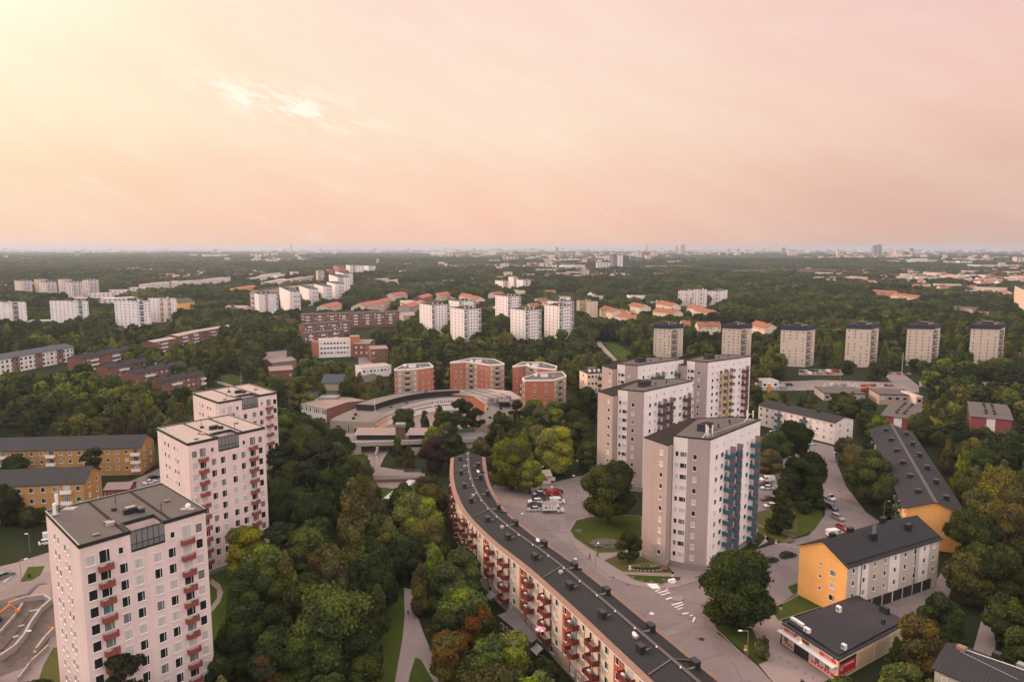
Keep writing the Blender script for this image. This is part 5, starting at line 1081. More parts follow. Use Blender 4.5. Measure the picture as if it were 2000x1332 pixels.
# ---- white towers left
GW = 'white slab towers on the left'
boxtower('apartment_tower', 'white slab tower cut by the left picture border', 51, 640, 589, -40, 55, 60, group=GW, rows=10, colsL=8, colsR=1, balL=(6,), bal='baln', th2=176, wall=('white', 'white'), st=2.9).end()
boxtower('apartment_tower', 'white slab tower with blue balcony column, second from the left border', 172.5, 641, 587, 101, 176, 60, group=GW, rows=10, colsL=9, colsR=1, balL=(7,), bal='balb', th2=176).end()
boxtower('apartment_tower', 'white slab tower with teal balcony column, front half of the pair', 292, 648, 587, 227, 297, 60, group=GW, rows=10, colsL=8, colsR=1, balL=(6,), bal='balb', th2=172).end()
boxtower('apartment_tower', 'white slab tower with yellowish balconies, rear half of the pair', 344, 630, 582, 292, 347, 60, group=GW, rows=9, colsL=7, colsR=1, balL=(3, 5), bal='baly', th2=172).end()
GF = 'small white towers beyond'
for i, (xc, yb, yt, xl, xr, lb) in enumerate(((41, 577, 549, 30, 64, 'leftmost'), (75, 575, 546, 69, 95, 'second'), (86, 580, 551, 80, 112, 'third'), (122, 576, 546, 115, 143, 'fourth'), (136, 582, 551, 129, 163, 'fifth'), (169, 578, 547, 163, 194, 'sixth'))):
    boxtower('apartment_tower', lb + ' of the six small white towers in front of the far wood', xc, yb, yt, xl, xr, 46, group=GF, rows=8, colsL=2, colsR=6, balR=(2, 4), bal='slate', wall=('white', 'beige'), cap=48, ww=1.6, wh=1.6).end()
for i, (x0, y0, x1, y1, h) in enumerate(((286, 556, 347, 549, 12), (347, 551, 392, 547, 12), (392, 548, 450, 541, 11), (215, 567, 251, 566, 8), (252, 562, 291, 562, 8), (174, 573, 222, 572, 8), (130, 583, 172, 580, 6), (203, 584, 262, 581, 7), (263, 580, 300, 578, 7))):
    b = block('row_block', ['left part of the long stepped white terrace by the wood', 'middle part of the long stepped white terrace by the wood', 'right end of the long stepped white terrace by the wood', 'low white terrace left of the long stepped one', 'low white terrace joining the long stepped one', 'low white terrace above the paired slab towers', 'low white flat block between the small and large towers', 'low pale block behind the paired towers, left end', 'low pale block behind the paired towers, right end'][i], gh(x0, y0, h), gh(x1, y1, h), h, 14, .6, 'white', 'beige', flat=True, roof='roofp' if i != 7 else 'wht', rows=[z for z in (h - 2, h - 5, h - 8) if z > .8], step=6, ww=3.4, wh=1.5, cap=40, style='', mix=(.3, .1, .6), group='pale terraces by the wood'); b.end()
b = block('house', 'low yellowish school with green roof between two white slab towers', gh(55, 628, 7), gh(102, 627, 7), 7, 14, 1, 'paleb', 'paleb', roof='verdi', rows=[4.5], step=4, cat='school', cap=20); b.end()
b = block('house', 'yellow gabled hall with black roof right of the rear slab tower', gh(348, 592, 10), gh(380, 589, 10), 10, 20, 5, 'yellow', 'yellow', roof='blackm', rows=[5], step=6, cat='hall', cap=10); b.end()
# ---- white towers, middle left
GM = 'white towers on the middle left'
boxtower('apartment_tower', 'broad white tower with balconies on both corners, leftmost of the middle-left row', 507, 619, 574, 491, 545, 32, group=GM, rows=9, colsL=2, colsR=9, balR=(3, 8), balL=(0,), bal='slate', cap=80, wall=('white', 'white')).end()
for i, (xc, yb, yt, xl, xr, lb) in enumerate(((567, 613, 568.5, 547, 588, 'second tower of the middle-left row, large balconies on its right side'), (604, 598, 564, 585, 623, 'third tower of the middle-left row'), (632, 590, 559, 615, 650, 'fourth tower of the middle-left row'), (655, 584, 554, 639, 674, 'fifth and farthest tower of the middle-left row'))):
    boxtower('apartment_tower', 'white ' + lb, xc, yb, yt, xl, xr, 24, group=GM, rows=9, colsL=4, colsR=3, balR=(1, 2), bal='wht', cap=60).end()
for i, (xc, yb, yt, xl, xr, w_, lb) in enumerate(((660, 572, 541, 643, 684, 'white', 'stepped white tower with dark top behind the middle-left row'), (672, 566, 534, 656, 690, 'white', 'tall white tower topping the stepped group'), (621, 556, 529, 618, 634, 'beige', 'slim beige tower rising above the pink blocks'), (662, 540, 521, 651, 676, 'orb', 'orange brick slab near the hilltop'), (684, 537, 518.5, 676, 711, 'white', 'white ridge-top slab beside the orange brick one'), (720, 534, 519.5, 711, 734, 'wht', 'small white ridge-top slab'), (642, 541, 527, 637, 652, 'orb', 'low salmon slab left of the orange brick one'))):
    boxtower('apartment_tower', lb, xc, yb, yt, xl, xr, 20, rows=None, colsL=3, colsR=5, balR=(1,), bal='slate', cap=30, wall=(w_, w_), group='hilltop slabs', ww=1.8, wh=1.6).end()
for i, (x0, y0, x1, y1, h, w_, rf, lb) in enumerate(((467, 564, 503, 559, 12, 'yellow', 'redroof', 'orange walled hall with red roof on the slope'), (507, 568, 570, 558, 13, 'paleb', 'roofd', 'long yellow-beige slab above the first white tower'), (571, 562, 620, 556, 12, 'beige', 'gravel', 'pink roofed block under the slim tower'), (525, 553, 560, 545, 12, 'beige', 'roofp', 'pale pink block on the slope, left'), (556, 549, 596, 542, 13, 'cream', 'roofp', 'yellow-pink block on the slope, middle'), (580, 546, 616, 540, 13, 'beige', 'gravel', 'pink block next to the slim tower'), (508, 541, 560, 536, 8, 'white', 'roofp', 'long low white block high on the slope'), (520, 537, 565, 532, 8, 'white', 'roofp', 'upper long low white block'), (478, 546, 512, 542, 8, 'white', 'roofp', 'low white block at the wood edge'),
    (718, 548, 762, 546, 8, 'white', 'roofp', 'low white industrial hall right of the hill'), (758, 551, 788, 547, 8, 'wht', 'roofp', 'white hall with curved front'), (798, 556, 850, 554, 8, 'beige', 'roofg', 'grey factory block among trees'), (700, 601, 712, 600, 8, 'beige', 'redroof', 'red roofed house at the tower foot'), (712, 597, 752, 590, 11, 'beige', 'redroof', 'long beige villa with red roof'), (752, 589, 767, 586, 11, 'paleb', 'redroof', 'yellow villa with red roof'), (640, 600, 668, 594, 9, 'beige', 'redroof', 'brown gabled villa under the white towers'), (770, 577, 796, 574, 12, 'beige', 'redroof', 'tall red hipped villa in trees'), (800, 600, 832, 590, 12, 'tanb', 'redroof', 'long brown villa left of the white cluster'), (825, 583, 845, 577, 11, 'redb', 'redroof', 'red villa left of the white cluster'), (788, 617, 820, 615, 7, 'beige', 'roofp', 'low pink shop block left of the white cluster'))):
    b = block('house', lb, gh(x0, y0, h), gh(x1, y1, h), h, 18 if i < 9 else 14, 3 if i > 8 else 1.5, w_, w_, roof=rf, rows=[z for z in (h - 2.2, h - 5.4, h - 8.6) if z > 1], step=5.5, ww=2.0, wh=1.6, cap=24, style='', mix=(.5, .1, .4), cat='building', group='slope buildings', gwin=False); b.end()
# ---- white cluster in the centre
GC = 'white towers in the central cluster'
for i, (xc, yb, yt, xl, xr, lb) in enumerate(((897, 640, 588, 877, 930, 'rear tower of the left trio'), (844, 652, 595.5, 820, 879, 'left tower of the left trio'), (907, 668, 603.5, 880, 940, 'front tower of the left trio'), (992, 634, 578.5, 967.5, 1017.5, 'rear tower of the right trio, standing apart'), (1092, 655, 589, 1069, 1120, 'hidden tower behind the rightmost one'), (1026, 670, 605.5, 997, 1057, 'front tower of the right trio'), (1092, 663, 597.5, 1063, 1120, 'rightmost tower of the cluster'))):
    boxtower('apartment_tower', 'white ' + lb, xc, yb, yt, xl, xr, 33, group=GC, rows=10, colsL=4, colsR=6, balR=(0, 5), bal='slate', cap=90, ww=1.25, wh=1.35, mix=(.9, 0, .1)).end()
boxtower('apartment_tower', 'yellowish gable tower right of the white cluster', 1150, 620, 588, 1126, 1167, 5, wall=('beige', 'paleb'), rows=8, colsL=4, colsR=2, balL=(1, 2), bal='slate', cap=40, th2=125).end()
for i, (xc, yb, yt, xl, xr) in enumerate(((982, 566, 549, 967, 994), (1003, 564, 541, 993, 1012), (1021, 566, 547, 1008, 1036))):
    boxtower('apartment_tower', ['left', 'tallest middle', 'right'][i] + ' white stepped block of the far central group', xc, yb, yt, xl, xr, 20, group='far central white group', rows=6, colsL=3, colsR=3, cap=24, balR=(1,), bal='slate', ww=1.6, wh=1.6).end()
# ---- beige towers with navy tops
GB = 'beige towers with navy top storeys'
for i, (xc, yb, yt, xl, xr, th, t2) in enumerate(((1309.5, 711, 634, 1275.5, 1332.5, 32, 158), (1444.5, 711, 634, 1408.5, 1465.5, 32, 158), (1572, 717, 637, 1522, 1588.5, 40, 163), (1697, 718, 634.5, 1648.5, 1712, 45, 163), (1817.5, 715, 634.5, 1767, 1831.5, 45, 165), (1946.5, 716, 634.5, 1890.5, 1957, 48, 165))):
    boxtower('apartment_tower', 'beige tower with navy top, ' + ['first from the left, above the green balcony tower', 'second from the left, above the yellow balcony tower', 'third from the left, beside the car lots', 'fourth from the left, left of the red pitch', 'fifth from the left, right of the red pitch', 'sixth and last, near the border'][i], xc, yb, yt, xl, xr, th, group=GB, rows=11, colsL=4 if i > 1 else 4, colsR=2, balR=(0,), bal='curt', wall=('beige', 'paleb' if False else 'beige'), band=3.2, cap=90, ww=1.1, wh=1.2, mix=(.72, .13, .15), th2=t2).end()
boxtower('apartment_tower', 'pinkish slab cut by the right border above the wood', 2003, 603, 558, 1978, 2030, 60, wall=('beige', 'beige'), rows=9, colsL=5, colsR=2, balL=(0,), bal='wht', cap=50, th2=176).end()
# ---- pale stepped slabs and orange roofed houses
for i, (xc, yb, yt, xl, xr) in enumerate(((1348, 598, 567, 1323.5, 1353), (1377, 601, 565, 1350, 1380), (1408, 598, 568, 1379, 1420))):
    boxtower('apartment_tower', ['left', 'middle', 'right'][i] + ' part of the stepped white slabs behind the orange roofs', xc, yb, yt, xl, xr, 60, group='stepped white slabs', rows=8, colsL=5, colsR=1, balL=(0, 3), bal='cream', cap=36, th2=172, ww=1.4, wh=1.4).end()
HO = [(1171, 603, 1196, 610, 9), (1204, 617, 1232, 622, 9), (1227, 596, 1252, 601, 9), (1275, 607, 1316, 612, 10), (1281, 592, 1310, 598, 10), (1341, 600, 1360, 604, 9), (1356, 606, 1384, 612, 9), (1333, 634, 1349, 634, 9), (1364, 637, 1386, 637, 9), (1386, 637, 1408, 637, 9), (1464, 634, 1494, 641, 11), (1200, 610, 1216, 612, 8), (860, 577, 880, 574, 9), (880, 573, 930, 585, 9), (967, 575, 985, 573, 9), (1052, 588, 1070, 587, 8)]
for i, (x0, y0, x1, y1, h) in enumerate(HO):
    b = block('house', ['leftmost orange tiled house by the park path', 'orange tiled house nearest the park path', 'orange tiled house third along the hedge', 'large orange roofed house left of the stepped slabs', 'orange roofed house behind the large one', 'small orange roof at the stepped slabs', 'orange roofed house in front of the stepped slabs', 'orange roof peeping right of the first beige tower', 'orange terrace, left half, between two beige towers', 'orange terrace, right half, between two beige towers', 'orange roofed cream house right of the second beige tower', 'small orange roof beside the park path', 'red roofed house left of the central tower cluster', 'long white and red roofed terrace behind the left trio', 'small brown roof behind the lone rear white tower', 'orange roof between the right trio towers'][i], gh(x0, y0, h), gh(x1, y1, h), h, 13, 3.5, 'cream', 'cream', roof='orr' if i != 12 else 'redroof', rows=[h - 2, h - 5], step=4, ww=1.4, wh=1.4, cap=16, style='', cat='house', group='orange roofed houses', gwin=False, ov=.6, chim=2); b.end()
# ---- low buildings right
for i, (x0, y0, x1, y1, h, dp, w_, rf, lb) in enumerate(((1718, 770, 1789, 772, 5.5, 16, 'tanb', 'roofg', 'long low brown office with a band of windows'), (1790, 775, 1802, 775, 6, 14, 'beige', 'roofp', 'small pale block at the end of the long low office'), (1610, 768, 1690, 770, 4, 18, 'conc', 'roofg', 'flat grey depot roof by the bus yard'), (1489, 745, 1520, 744, 4, 9, 'wht', 'roofp', 'small white kiosk at the car lot'), (1840, 747, 1900, 748, 3.5, 9, 'tanb', 'roofg', 'low roof behind the hedge on the right'), (1985, 768, 2030, 764, 5, 14, 'redb', 'roofg', 'brown roofed block at the right border'), (1700, 569, 1760, 573, 9, 16, 'orb', 'orr', 'long salmon building with red roof far in the wood'), (1740, 575, 1790, 581, 9, 16, 'beige', 'orr', 'second salmon building with red roof in the wood'), (1500, 582, 1545, 585, 5, 24, 'wht', 'roofd', 'dark roofed terraces in the wood, left'), (1640, 588, 1668, 590, 5, 16, 'wht', 'roofd', 'grey terraces in the wood above the third tower'), (1672, 594, 1702, 596, 5, 18, 'wht', 'roofp', 'pale terraces in the wood above the fourth tower'), (1860, 596, 1900, 604, 6, 20, 'tanb', 'roofg', 'low brown terraces right in the wood'), (1905, 607, 1948, 610, 6, 14, 'tanb', 'roofg', 'low brown school at the wood clearing'))):
    b = block('house', lb, gh(x0, y0, h), gh(x1, y1, h), h, dp, 2.5 if rf == 'orr' else .5, w_, w_, roof=rf, flat=rf != 'orr', rows=[h - 2], step=3.2, ww=2.0, wh=1.5, cap=24, style='', cat='building', gwin=False); b.end()
# ---------------------------------------------------------------- far landmark blocks and skyline
# landmark blocks: pixel column span, base row, top row
def fb(x0, x1, yb, yt, w_, label, cat='building', name='apartment_block', rf='roofp', dep=30, win=True, grp='far landmark blocks'):
    if yt < 491: yb = max(yb, 500)
    p = g((x0 + x1) / 2, yb)
    for _ in range(3): p = g((x0 + x1) / 2, yb, hgt(p.x, p.y))
    z0 = p.z; H = hz(p, yt) - z0; D = p.y; W_ = (x1 - x0) / FPX * D * 1.01; n = max(1, int(W_ / max(9, D / 260))); B = empty(name, (p.x, p.y, z0), 0, label, cat, grp)
    m = MB(); m.prism([(-W_ / 2, 0), (W_ / 2, 0), (W_ / 2, dep), (-W_ / 2, dep)], -8, H, w_, rf); o = mk('wall', m.mesh('wall'), B)
    m = MB(); m.box(-W_ * .2, dep * .3, H, W_ * .15, dep * .6, H + max(2, H * .06), 'roofg'); m.box(-W_ / 2 - .3, -.3, H - .6, W_ / 2 + .3, -.01, H + .5, 'roofg'); mk('roof', m.mesh('roof'), B)
    autokeep([Vector((p.x - W_ / 2, p.y)), Vector((p.x + W_ / 2, p.y))], H + z0, (z0 + H * .25) / (H + z0 + .01))
    if win:
        fl = max(1, int(H / 3.2)); st_ = W_ / n; fr = max(1, fl // 12 + (1 if D > 2500 else 0)); cnt = 0
        for k in range(0, fl, fr):
            m = MB()
            if n > 6: m.box(-W_ / 2 + st_ * .25, -.25, H - 2.4 - k * 3.2, W_ / 2 - st_ * .25, -.02, H - 1.4 - k * 3.2, 'curt')
            else:
              for j in range(n): m.box(-W_ / 2 + st_ * (j + .25), -.25, H - 2.6 - k * 3.2, -W_ / 2 + st_ * (j + .75), -.02, H - 1.2 - k * 3.2, 'glass')
            if H - 2.6 - k * 3.2 > 0: mk('window_band', m.mesh('window_band'), B)
    return B
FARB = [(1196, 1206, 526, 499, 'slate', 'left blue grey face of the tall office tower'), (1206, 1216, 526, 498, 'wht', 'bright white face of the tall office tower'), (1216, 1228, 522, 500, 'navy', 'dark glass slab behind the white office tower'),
        (982, 991, 510, 500, 'beige', 'beige slab, left of the tan mid tower'), (991, 1004, 511, 501, 'beige', 'grey beige slab beside the tan mid tower'), (1005, 1013, 514, 494, 'tanb', 'tan tower in the middle distance'), (955, 985, 513, 507, 'beige', 'long low beige block left of the tan tower'), (1043, 1067, 520, 513, 'redb', 'red brick hall right of the tan tower'), (1066, 1104, 512, 508, 'beige', 'long pale roofed depot'), (1098, 1138, 526, 517, 'wht', 'large white office hall'), (1045, 1090, 533, 525, 'wht', 'white stepped halls nearer'), (1135, 1160, 528, 524, 'wht', 'low white shed beside the white office'), (1166, 1195, 525, 512, 'wht', 'white domed hall left of the tall office tower'), (1180, 1194, 514, 507, 'beige', 'pale dome top of the hall'), (1228, 1262, 526, 521, 'slate', 'long grey warehouse, left part'), (1262, 1362, 524, 519, 'beige', 'very long pale warehouse, right of the office tower'), (1243, 1253, 503, 490, 'beige', 'pale tower pair on the skyline, left'), (1253, 1268, 504, 492, 'redb', 'reddish block on the skyline'), (1274, 1284, 502, 490, 'beige', 'pale tower on the skyline, right of the reddish block'),
        (1085, 1091, 492, 484, 'tanb', 'hazy spire-like tower on the skyline'), (1528, 1533, 503, 485, 'slate', 'slim grey tower on the skyline'), (1635, 1640, 503, 488, 'beige', 'slim cream tower left of the twin towers'), (1706, 1712, 506, 480, 'slate', 'left twin skyscraper with stepped top'), (1714, 1721, 506, 479, 'slate', 'right twin skyscraper, slightly taller'), (1779, 1784, 494, 486, 'trim', 'dark slim tower right of the twins'), (1767, 1776, 502, 492, 'navy', 'dark blue block right of the twins'), (1750, 1762, 503, 491, 'beige', 'grey block beside the dark blue one'), (1700, 1714, 508, 498, 'redb', 'brick block at the twin towers foot, left'), (1660, 1690, 507, 500, 'beige', 'pink blocks left of the twin towers'), (1620, 1640, 507, 500, 'redb', 'reddish quarter left of the twin towers'), (1420, 1426, 496, 487, 'beige', 'white slabs on the skyline, left'), (1438, 1446, 497, 488, 'beige', 'white slabs on the skyline, second'), (1455, 1462, 496, 488, 'beige', 'white slabs on the skyline, third'), (1540, 1556, 498, 489, 'beige', 'pale estate on the skyline'), (1330, 1338, 484 + 6, 478 + 1, 'tanb', 'faint tower far beyond the horizon wood'), (1262, 1264, 490, 480, 'tanb', 'thin faint mast tower, left'), (1320, 1323, 490, 480, 'tanb', 'thin faint mast tower, right'),
        (1718, 1758, 513, 508, 'cream', 'lit cream quarter below the twin towers'), (1775, 1830, 512, 507, 'cream', 'second lit cream quarter'), (1850, 1880, 516, 510, 'beige', 'pale blocks on the right skyline'), (1920, 1930, 512, 506, 'beige', 'cream box on the right skyline, left'), (1931, 1940, 512, 505, 'beige', 'cream box on the right skyline, right'), (1874, 1898, 517, 510, 'wht', 'bright white offices on the right'), (1895, 1990, 523, 517, 'wht', 'very long white warehouse on the right'), (1985, 2010, 515, 502, 'beige', 'large pale hall at the right border'),
        (490, 500, 504, 495, 'beige', 'pale slab on the left skyline, first'), (500, 508, 505, 497, 'wht', 'white slab on the left skyline, second'), (515, 522, 503, 492, 'beige', 'pale slab on the left skyline, third'), (530, 540, 502, 494, 'beige', 'pale slab on the left skyline, fourth'), (370, 388, 500, 497, 'wht', 'long white roof far on the left'), (395, 442, 502, 497, 'wht', 'second long white roof far on the left'), (500, 515, 513, 510, 'wht', 'bright lit roof below the left skyline'), (530, 552, 511, 504, 'beige', 'pale terraces below the left skyline'), (580, 600, 499, 493, 'beige', 'pale block near the tall chimney'), (735, 738, 520, 505, 'beige', 'slim block in the middle distance'), (840, 870, 496, 490, 'wht', 'white block in the central skyline'), (955, 968, 494, 488, 'wht', 'white block above the tan tower'), (1000, 1030, 498, 492, 'redb', 'brick quarter in the central skyline'), (870, 930, 500, 494, 'redb', 'long brick quarter in the central skyline'), (790, 800, 521, 514, 'wht', 'small white blocks among far trees'), (775, 800, 535, 528, 'wht', 'white houses row among far trees'), (1280, 1310, 541, 533, 'orb', 'salmon church-like block among the trees'), (1218, 1236, 543, 536, 'orb', 'orange block among the trees'), (1430, 1500, 536, 528, 'redb', 'long brick hall among the trees'), (1560, 1640, 532, 526, 'orr', 'red roofed quarter on the right'), (1520, 1560, 522, 517, 'orr', 'red roofed quarter upper right')]
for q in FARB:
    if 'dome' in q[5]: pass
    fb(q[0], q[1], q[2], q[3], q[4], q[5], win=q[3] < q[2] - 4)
# round arena-like landmark on the left horizon and tall chimney
p = g(151, 497.5, 30); D = p.y; w_ = 9 / FPX * D; B = empty('arena', (p.x, p.y, 22), 0, 'pale square landmark rising from the far left horizon', 'landmark'); m = MB(); m.cyl((0, 0, 0), (0, 0, w_ * .75), w_ * .42, w_ * .5, 'conc', 14); mk('wall', m.mesh('wall'), B); m = MB(); m.cyl((0, 0, w_ * .75), (0, 0, w_ * .9), w_ * .55, w_ * .5, 'roofg', 14); mk('roof', m.mesh('roof'), B)
for x, yb, yt, lb in ((570, 500, 478, 'tall dark chimney on the left horizon'), (626, 500, 484, 'faint thin mast right of the tall chimney'), (1145, 505, 488, 'thin dark mast in the central distance'), (21, 500, 489, 'tiny mast on the horizon at the left border')):
    p = g(x, yb); D = p.y; z0 = hgt(p.x, p.y); H = hz(p, yt); r = .9 / FPX * D * (1.3 if 'chimney' in lb else .6); m = MB(); m.cyl((0, 0, 0), (0, 0, H), r, r * .75, 'conc', 8); m.cyl((0, 0, H), (0, 0, H * 1.03), r * 1.2, r, 'trim', 8); tag(mk('chimney' if 'chimney' in lb else 'mast', m.mesh('mast'), None, (p.x, p.y, 0)), lb, 'chimney' if 'chimney' in lb else 'mast')
# ---------------------------------------------------------------- vehicles
objmat('car_paint', .32, .5, 0, .5); M_['paint'] = MAT['car_paint']
M_['cglass'] = mat('car_glass', (.015, .017, .02), .08, .6); M_['headl'] = mat('headlight_glass', (.75, .75, .72), .15, .6); M_['taill'] = mat('taillight_glass', (.4, .02, .015), .3, .5)
def loft(m, secs, mt, closed=True):
    "secs: list of rings (same count)"
    for a, b in zip(secs, secs[1:]):
        n = len(a)
        for i in range(n): j = (i + 1) % n; m.face([a[i], a[j], b[j], b[i]], mt)
    m.face(list(reversed(secs[0])), mt); m.face(secs[-1], mt)
def ring(x, w, z0, z1, tw=.86):
    return [(x, -w, z0), (x, -w * 1.0, z0 + (z1 - z0) * .55), (x, -w * tw, z1), (x, w * tw, z1), (x, w, z0 + (z1 - z0) * .55), (x, w, z0)]
CARS = {}
def car_type(kind):
    if kind in CARS: return CARS[kind]
    P = {}
    body, cab = MB(), MB()
    if kind in ('hatch', 'sedan', 'wagon', 'suv'):
        L, wd, zb, zh, zt = dict(hatch=(4.0, .87, .28, .92, 1.45), sedan=(4.6, .9, .28, .93, 1.42), wagon=(4.6, .9, .28, .95, 1.48), suv=(4.5, .93, .32, 1.05, 1.66))[kind]
        h = L / 2
        prof = [(-h, .55, zh * .82), (-h + .12, .3, zh * .98), (-h * .55, zb, zh), (0, zb, zh), (h * .45, zb, zh * .99), (h - .25, zb, zh * .84), (h - .03, .34, zh * .72)]
        loft(body, [ring(x, wd * (.94 if i in (0, 6) else 1), z0, z1, .93) for i, (x, z0, z1) in enumerate(prof)], 'paint')
        c = dict(hatch=(-h + .35, -h + .75, h * .18, h * .50), sedan=(-h + .85, -h + 1.45, h * .12, h * .46), wagon=(-h + .2, -h + .55, h * .12, h * .46), suv=(-h + .25, -h + .6, h * .14, h * .48))[kind]
        loft(cab, [[(x, -w_, zz), (x, w_, zz), (x + dx, w2, z2), (x + dx, -w2, z2)] for x, w_, zz, dx, w2, z2 in ((c[0], wd * .86, zh - .02, c[1] - c[0], wd * .72, zt - .03), (c[3], wd * .86, zh - .02, c[2] - c[3], wd * .72, zt - .03))], 'cglass')
        body.box(c[1] - .02, -wd * .73, zt - .05, c[2] + .02, wd * .73, zt + .01, 'paint')
        for s in (-1, 1): body.box(c[1] * .3 + c[2] * .7 - .35, s * wd * .80 - .05, zh - .02, c[1] * .3 + c[2] * .7 - .27, s * wd * .80 + .03, zt - .02, 'paint')
        wb, wr = L * .30, .32; hl = (h - .1, wd * .68, zh * .66); tl = (-h, wd * .72, zh * .78)
    elif kind == 'van':
        L, wd, h = 4.9, .95, 2.45
        prof = [(-h, .35, 1.9), (-h + .08, .3, 1.95), (h * .30, .3, 1.95), (h * .42, .3, 1.85), (h * .70, .3, 1.22), (h - .2, .3, 1.02), (h, .38, .85)]
        loft(body, [ring(x, wd, z0, z1, .93) for x, z0, z1 in prof], 'paint'); loft(cab, [[(h * .44, -wd * .86, 1.78), (h * .44, wd * .86, 1.78), (h * .47, wd * .88, 1.80), (h * .47, -wd * .88, 1.80)], [(h * .66, -wd * .9, 1.27), (h * .66, wd * .9, 1.27), (h * .70, wd * .9, 1.28), (h * .70, -wd * .9, 1.28)]], 'cglass')
        for s in (-1, 1): cab.box(h * .12, s * wd * .985 - .03, 1.15, h * .50, s * wd * .985 + .03, 1.62, 'cglass')
        wb, wr = L * .31, .34; hl = (h - .08, wd * .72, .86); tl = (-h, wd * .85, 1.0); zh = 1
    elif kind == 'truck':
        L, wd, h = 6.6, 1.05, 3.3
        body.box(-h, -1.1, .95, h * .33, 1.1, 3.1, 'paint'); body.box(-h - .02, -1.12, 3.05, h * .33 + .02, 1.12, 3.14, 'gravel')
        loft(body, [ring(x, .98, z0, z1, .93) for x, z0, z1 in ((h * .35, .4, 2.35), (h * .52, .4, 2.35), (h * .74, .4, 1.4), (h - .2, .4, 1.15), (h, .45, .95))], 'paint')
        body.box(-h, -.5, .5, h * .5, .5, .95, 'trim'); loft(cab, [[(h * .54, -.86, 2.22), (h * .54, .86, 2.22), (h * .56, .88, 2.24), (h * .56, -.88, 2.24)], [(h * .71, -.9, 1.5), (h * .71, .9, 1.5), (h * .74, .9, 1.5), (h * .74, -.9, 1.5)]], 'cglass')
        for s in (-1, 1): cab.box(h * .37, s * .975 - .02, 1.35, h * .58, s * .975 + .02, 1.95, 'cglass')
        wb, wr = 2.2, .38; hl = (h - .1, .75, .95); tl = (-h, .9, .8)
    P['body'] = body.mesh('body'); P['glass'] = cab.mesh('cabin_glass'); P['wb'] = wb; P['wr'] = wr; P['wd'] = wd; P['hl'] = hl; P['tl'] = tl
    ty = MB(); ty.cyl((0, -.1, 0), (0, .1, 0), wr, wr, 'rubber', 14); ri = MB(); ri.cyl((0, -.115, 0), (0, .115, 0), wr * .62, wr * .62, 'steel', 10)
    P['tyre'] = ty.mesh('wheel'); P['rim'] = ri.mesh('rim'); l1 = MB(); l1.box(-.06, -.17, -.08, .08, .17, .08, 'headl'); P['h'] = l1.mesh('headlight'); l1 = MB(); l1.box(-.04, -.12, -.12, .04, .12, .12, 'taill'); P['t'] = l1.mesh('taillight')
    CARS[kind] = P; return P
NMV = dict(hatch='car', sedan='car', wagon='car', suv='car', van='van', truck='box_truck')
def car(kind, col, loc, head, label, group, cat=None, far=False, s=1.0):
    P = car_type(kind); t = empty(NMV[kind], loc, head, label, cat or ('car' if kind not in ('van', 'truck') else ('van' if kind == 'van' else 'truck')), group); t.scale = (s, s, s)
    o = mk('body', P['body'], t); o.color = (*col, 1); mk('cabin_glass', P['glass'], t)
    for sx in (-1, 1):
        for sy in (-1, 1):
            w = mk('wheel', P['tyre'], t, (sx * P['wb'], sy * (P['wd'] - .1), P['wr']))
            if not far: mk('rim', P['rim'], w)
    if not far:
        for sy in (-1, 1): mk('headlight', P['h'], t, (P['hl'][0], sy * P['hl'][1], P['hl'][2])); mk('taillight', P['t'], t, (P['tl'][0], sy * P['tl'][1], P['tl'][2]))
    return t
WH, SV, BK, DB, RD, GY, MR, TN = (.72, .70, .68), (.45, .44, .43), (.015, .015, .018), (.025, .045, .07), (.42, .02, .02), (.16, .16, .17), (.11, .03, .03), (.3, .25, .2)
k5 = 6.66; z5p = lambda x, y: (1000 + x / k5, 930 + y / k5)
# parked block on the turning circle
PK = 'cars parked in two rows on the turning circle'
for kd, col, x, y, lb in (('wagon', GY, 395, 212, 'dark grey estate, farthest in the left parked row'), ('hatch', WH, 350, 245, 'white hatchback second in the left parked row'), ('wagon', BK, 350, 285, 'dark teal-black car third in the left parked row'), ('sedan', DB, 345, 312, 'dark car squeezed in the middle of the left parked row'), ('wagon', WH, 300, 345, 'white car with bright bonnet in the left parked row'), ('sedan', DB, 288, 392, 'dark blue car beside the nearest silver hatchback'), ('hatch', SV, 280, 450, 'silver white hatchback, nearest in the left parked row')):
    car(kd, col, g(*z5p(x, y)), R(185), lb, PK)
for kd, col, x, y, lb in (('sedan', BK, 575, 215, 'black car, farthest in the right parked row'), ('van', RD, 540, 250, 'red van in the right parked row'), ('wagon', MR, 560, 290, 'dark red car behind the white truck'), ('hatch', TN, 580, 318, 'pale car just behind the white truck')):
    car(kd, col, g(*z5p(x, y)), R(4), lb, PK)
car('van', WH, g(*z5p(590, 350)), R(4), 'white van hidden behind the graffiti truck', PK)
t = car('truck', WH, g(*z5p(535, 468)), R(2), 'white box truck with graffiti on its side', PK)
m = MB(); rg = random.Random(4)
for k in range(26):
    x = -2.0 + rg.random() * 2.2; z = 1.5 + rg.random() * 1.2; a = rg.random() * 3.1; l = .12 + rg.random() * .3; c, s_ = math.cos(a) * l, math.sin(a) * l
    m.face([(x - c - .03, -1.115, z - s_), (x - c + .03, -1.115, z - s_), (x + c + .03, -1.115, z + s_), (x + c - .03, -1.115, z + s_)], 'trim')
m.box(-2.6, -1.13, 1.6, -2.15, -1.115, 2.3, 'balb'); mk('graffiti', m.mesh('graffiti'), t)
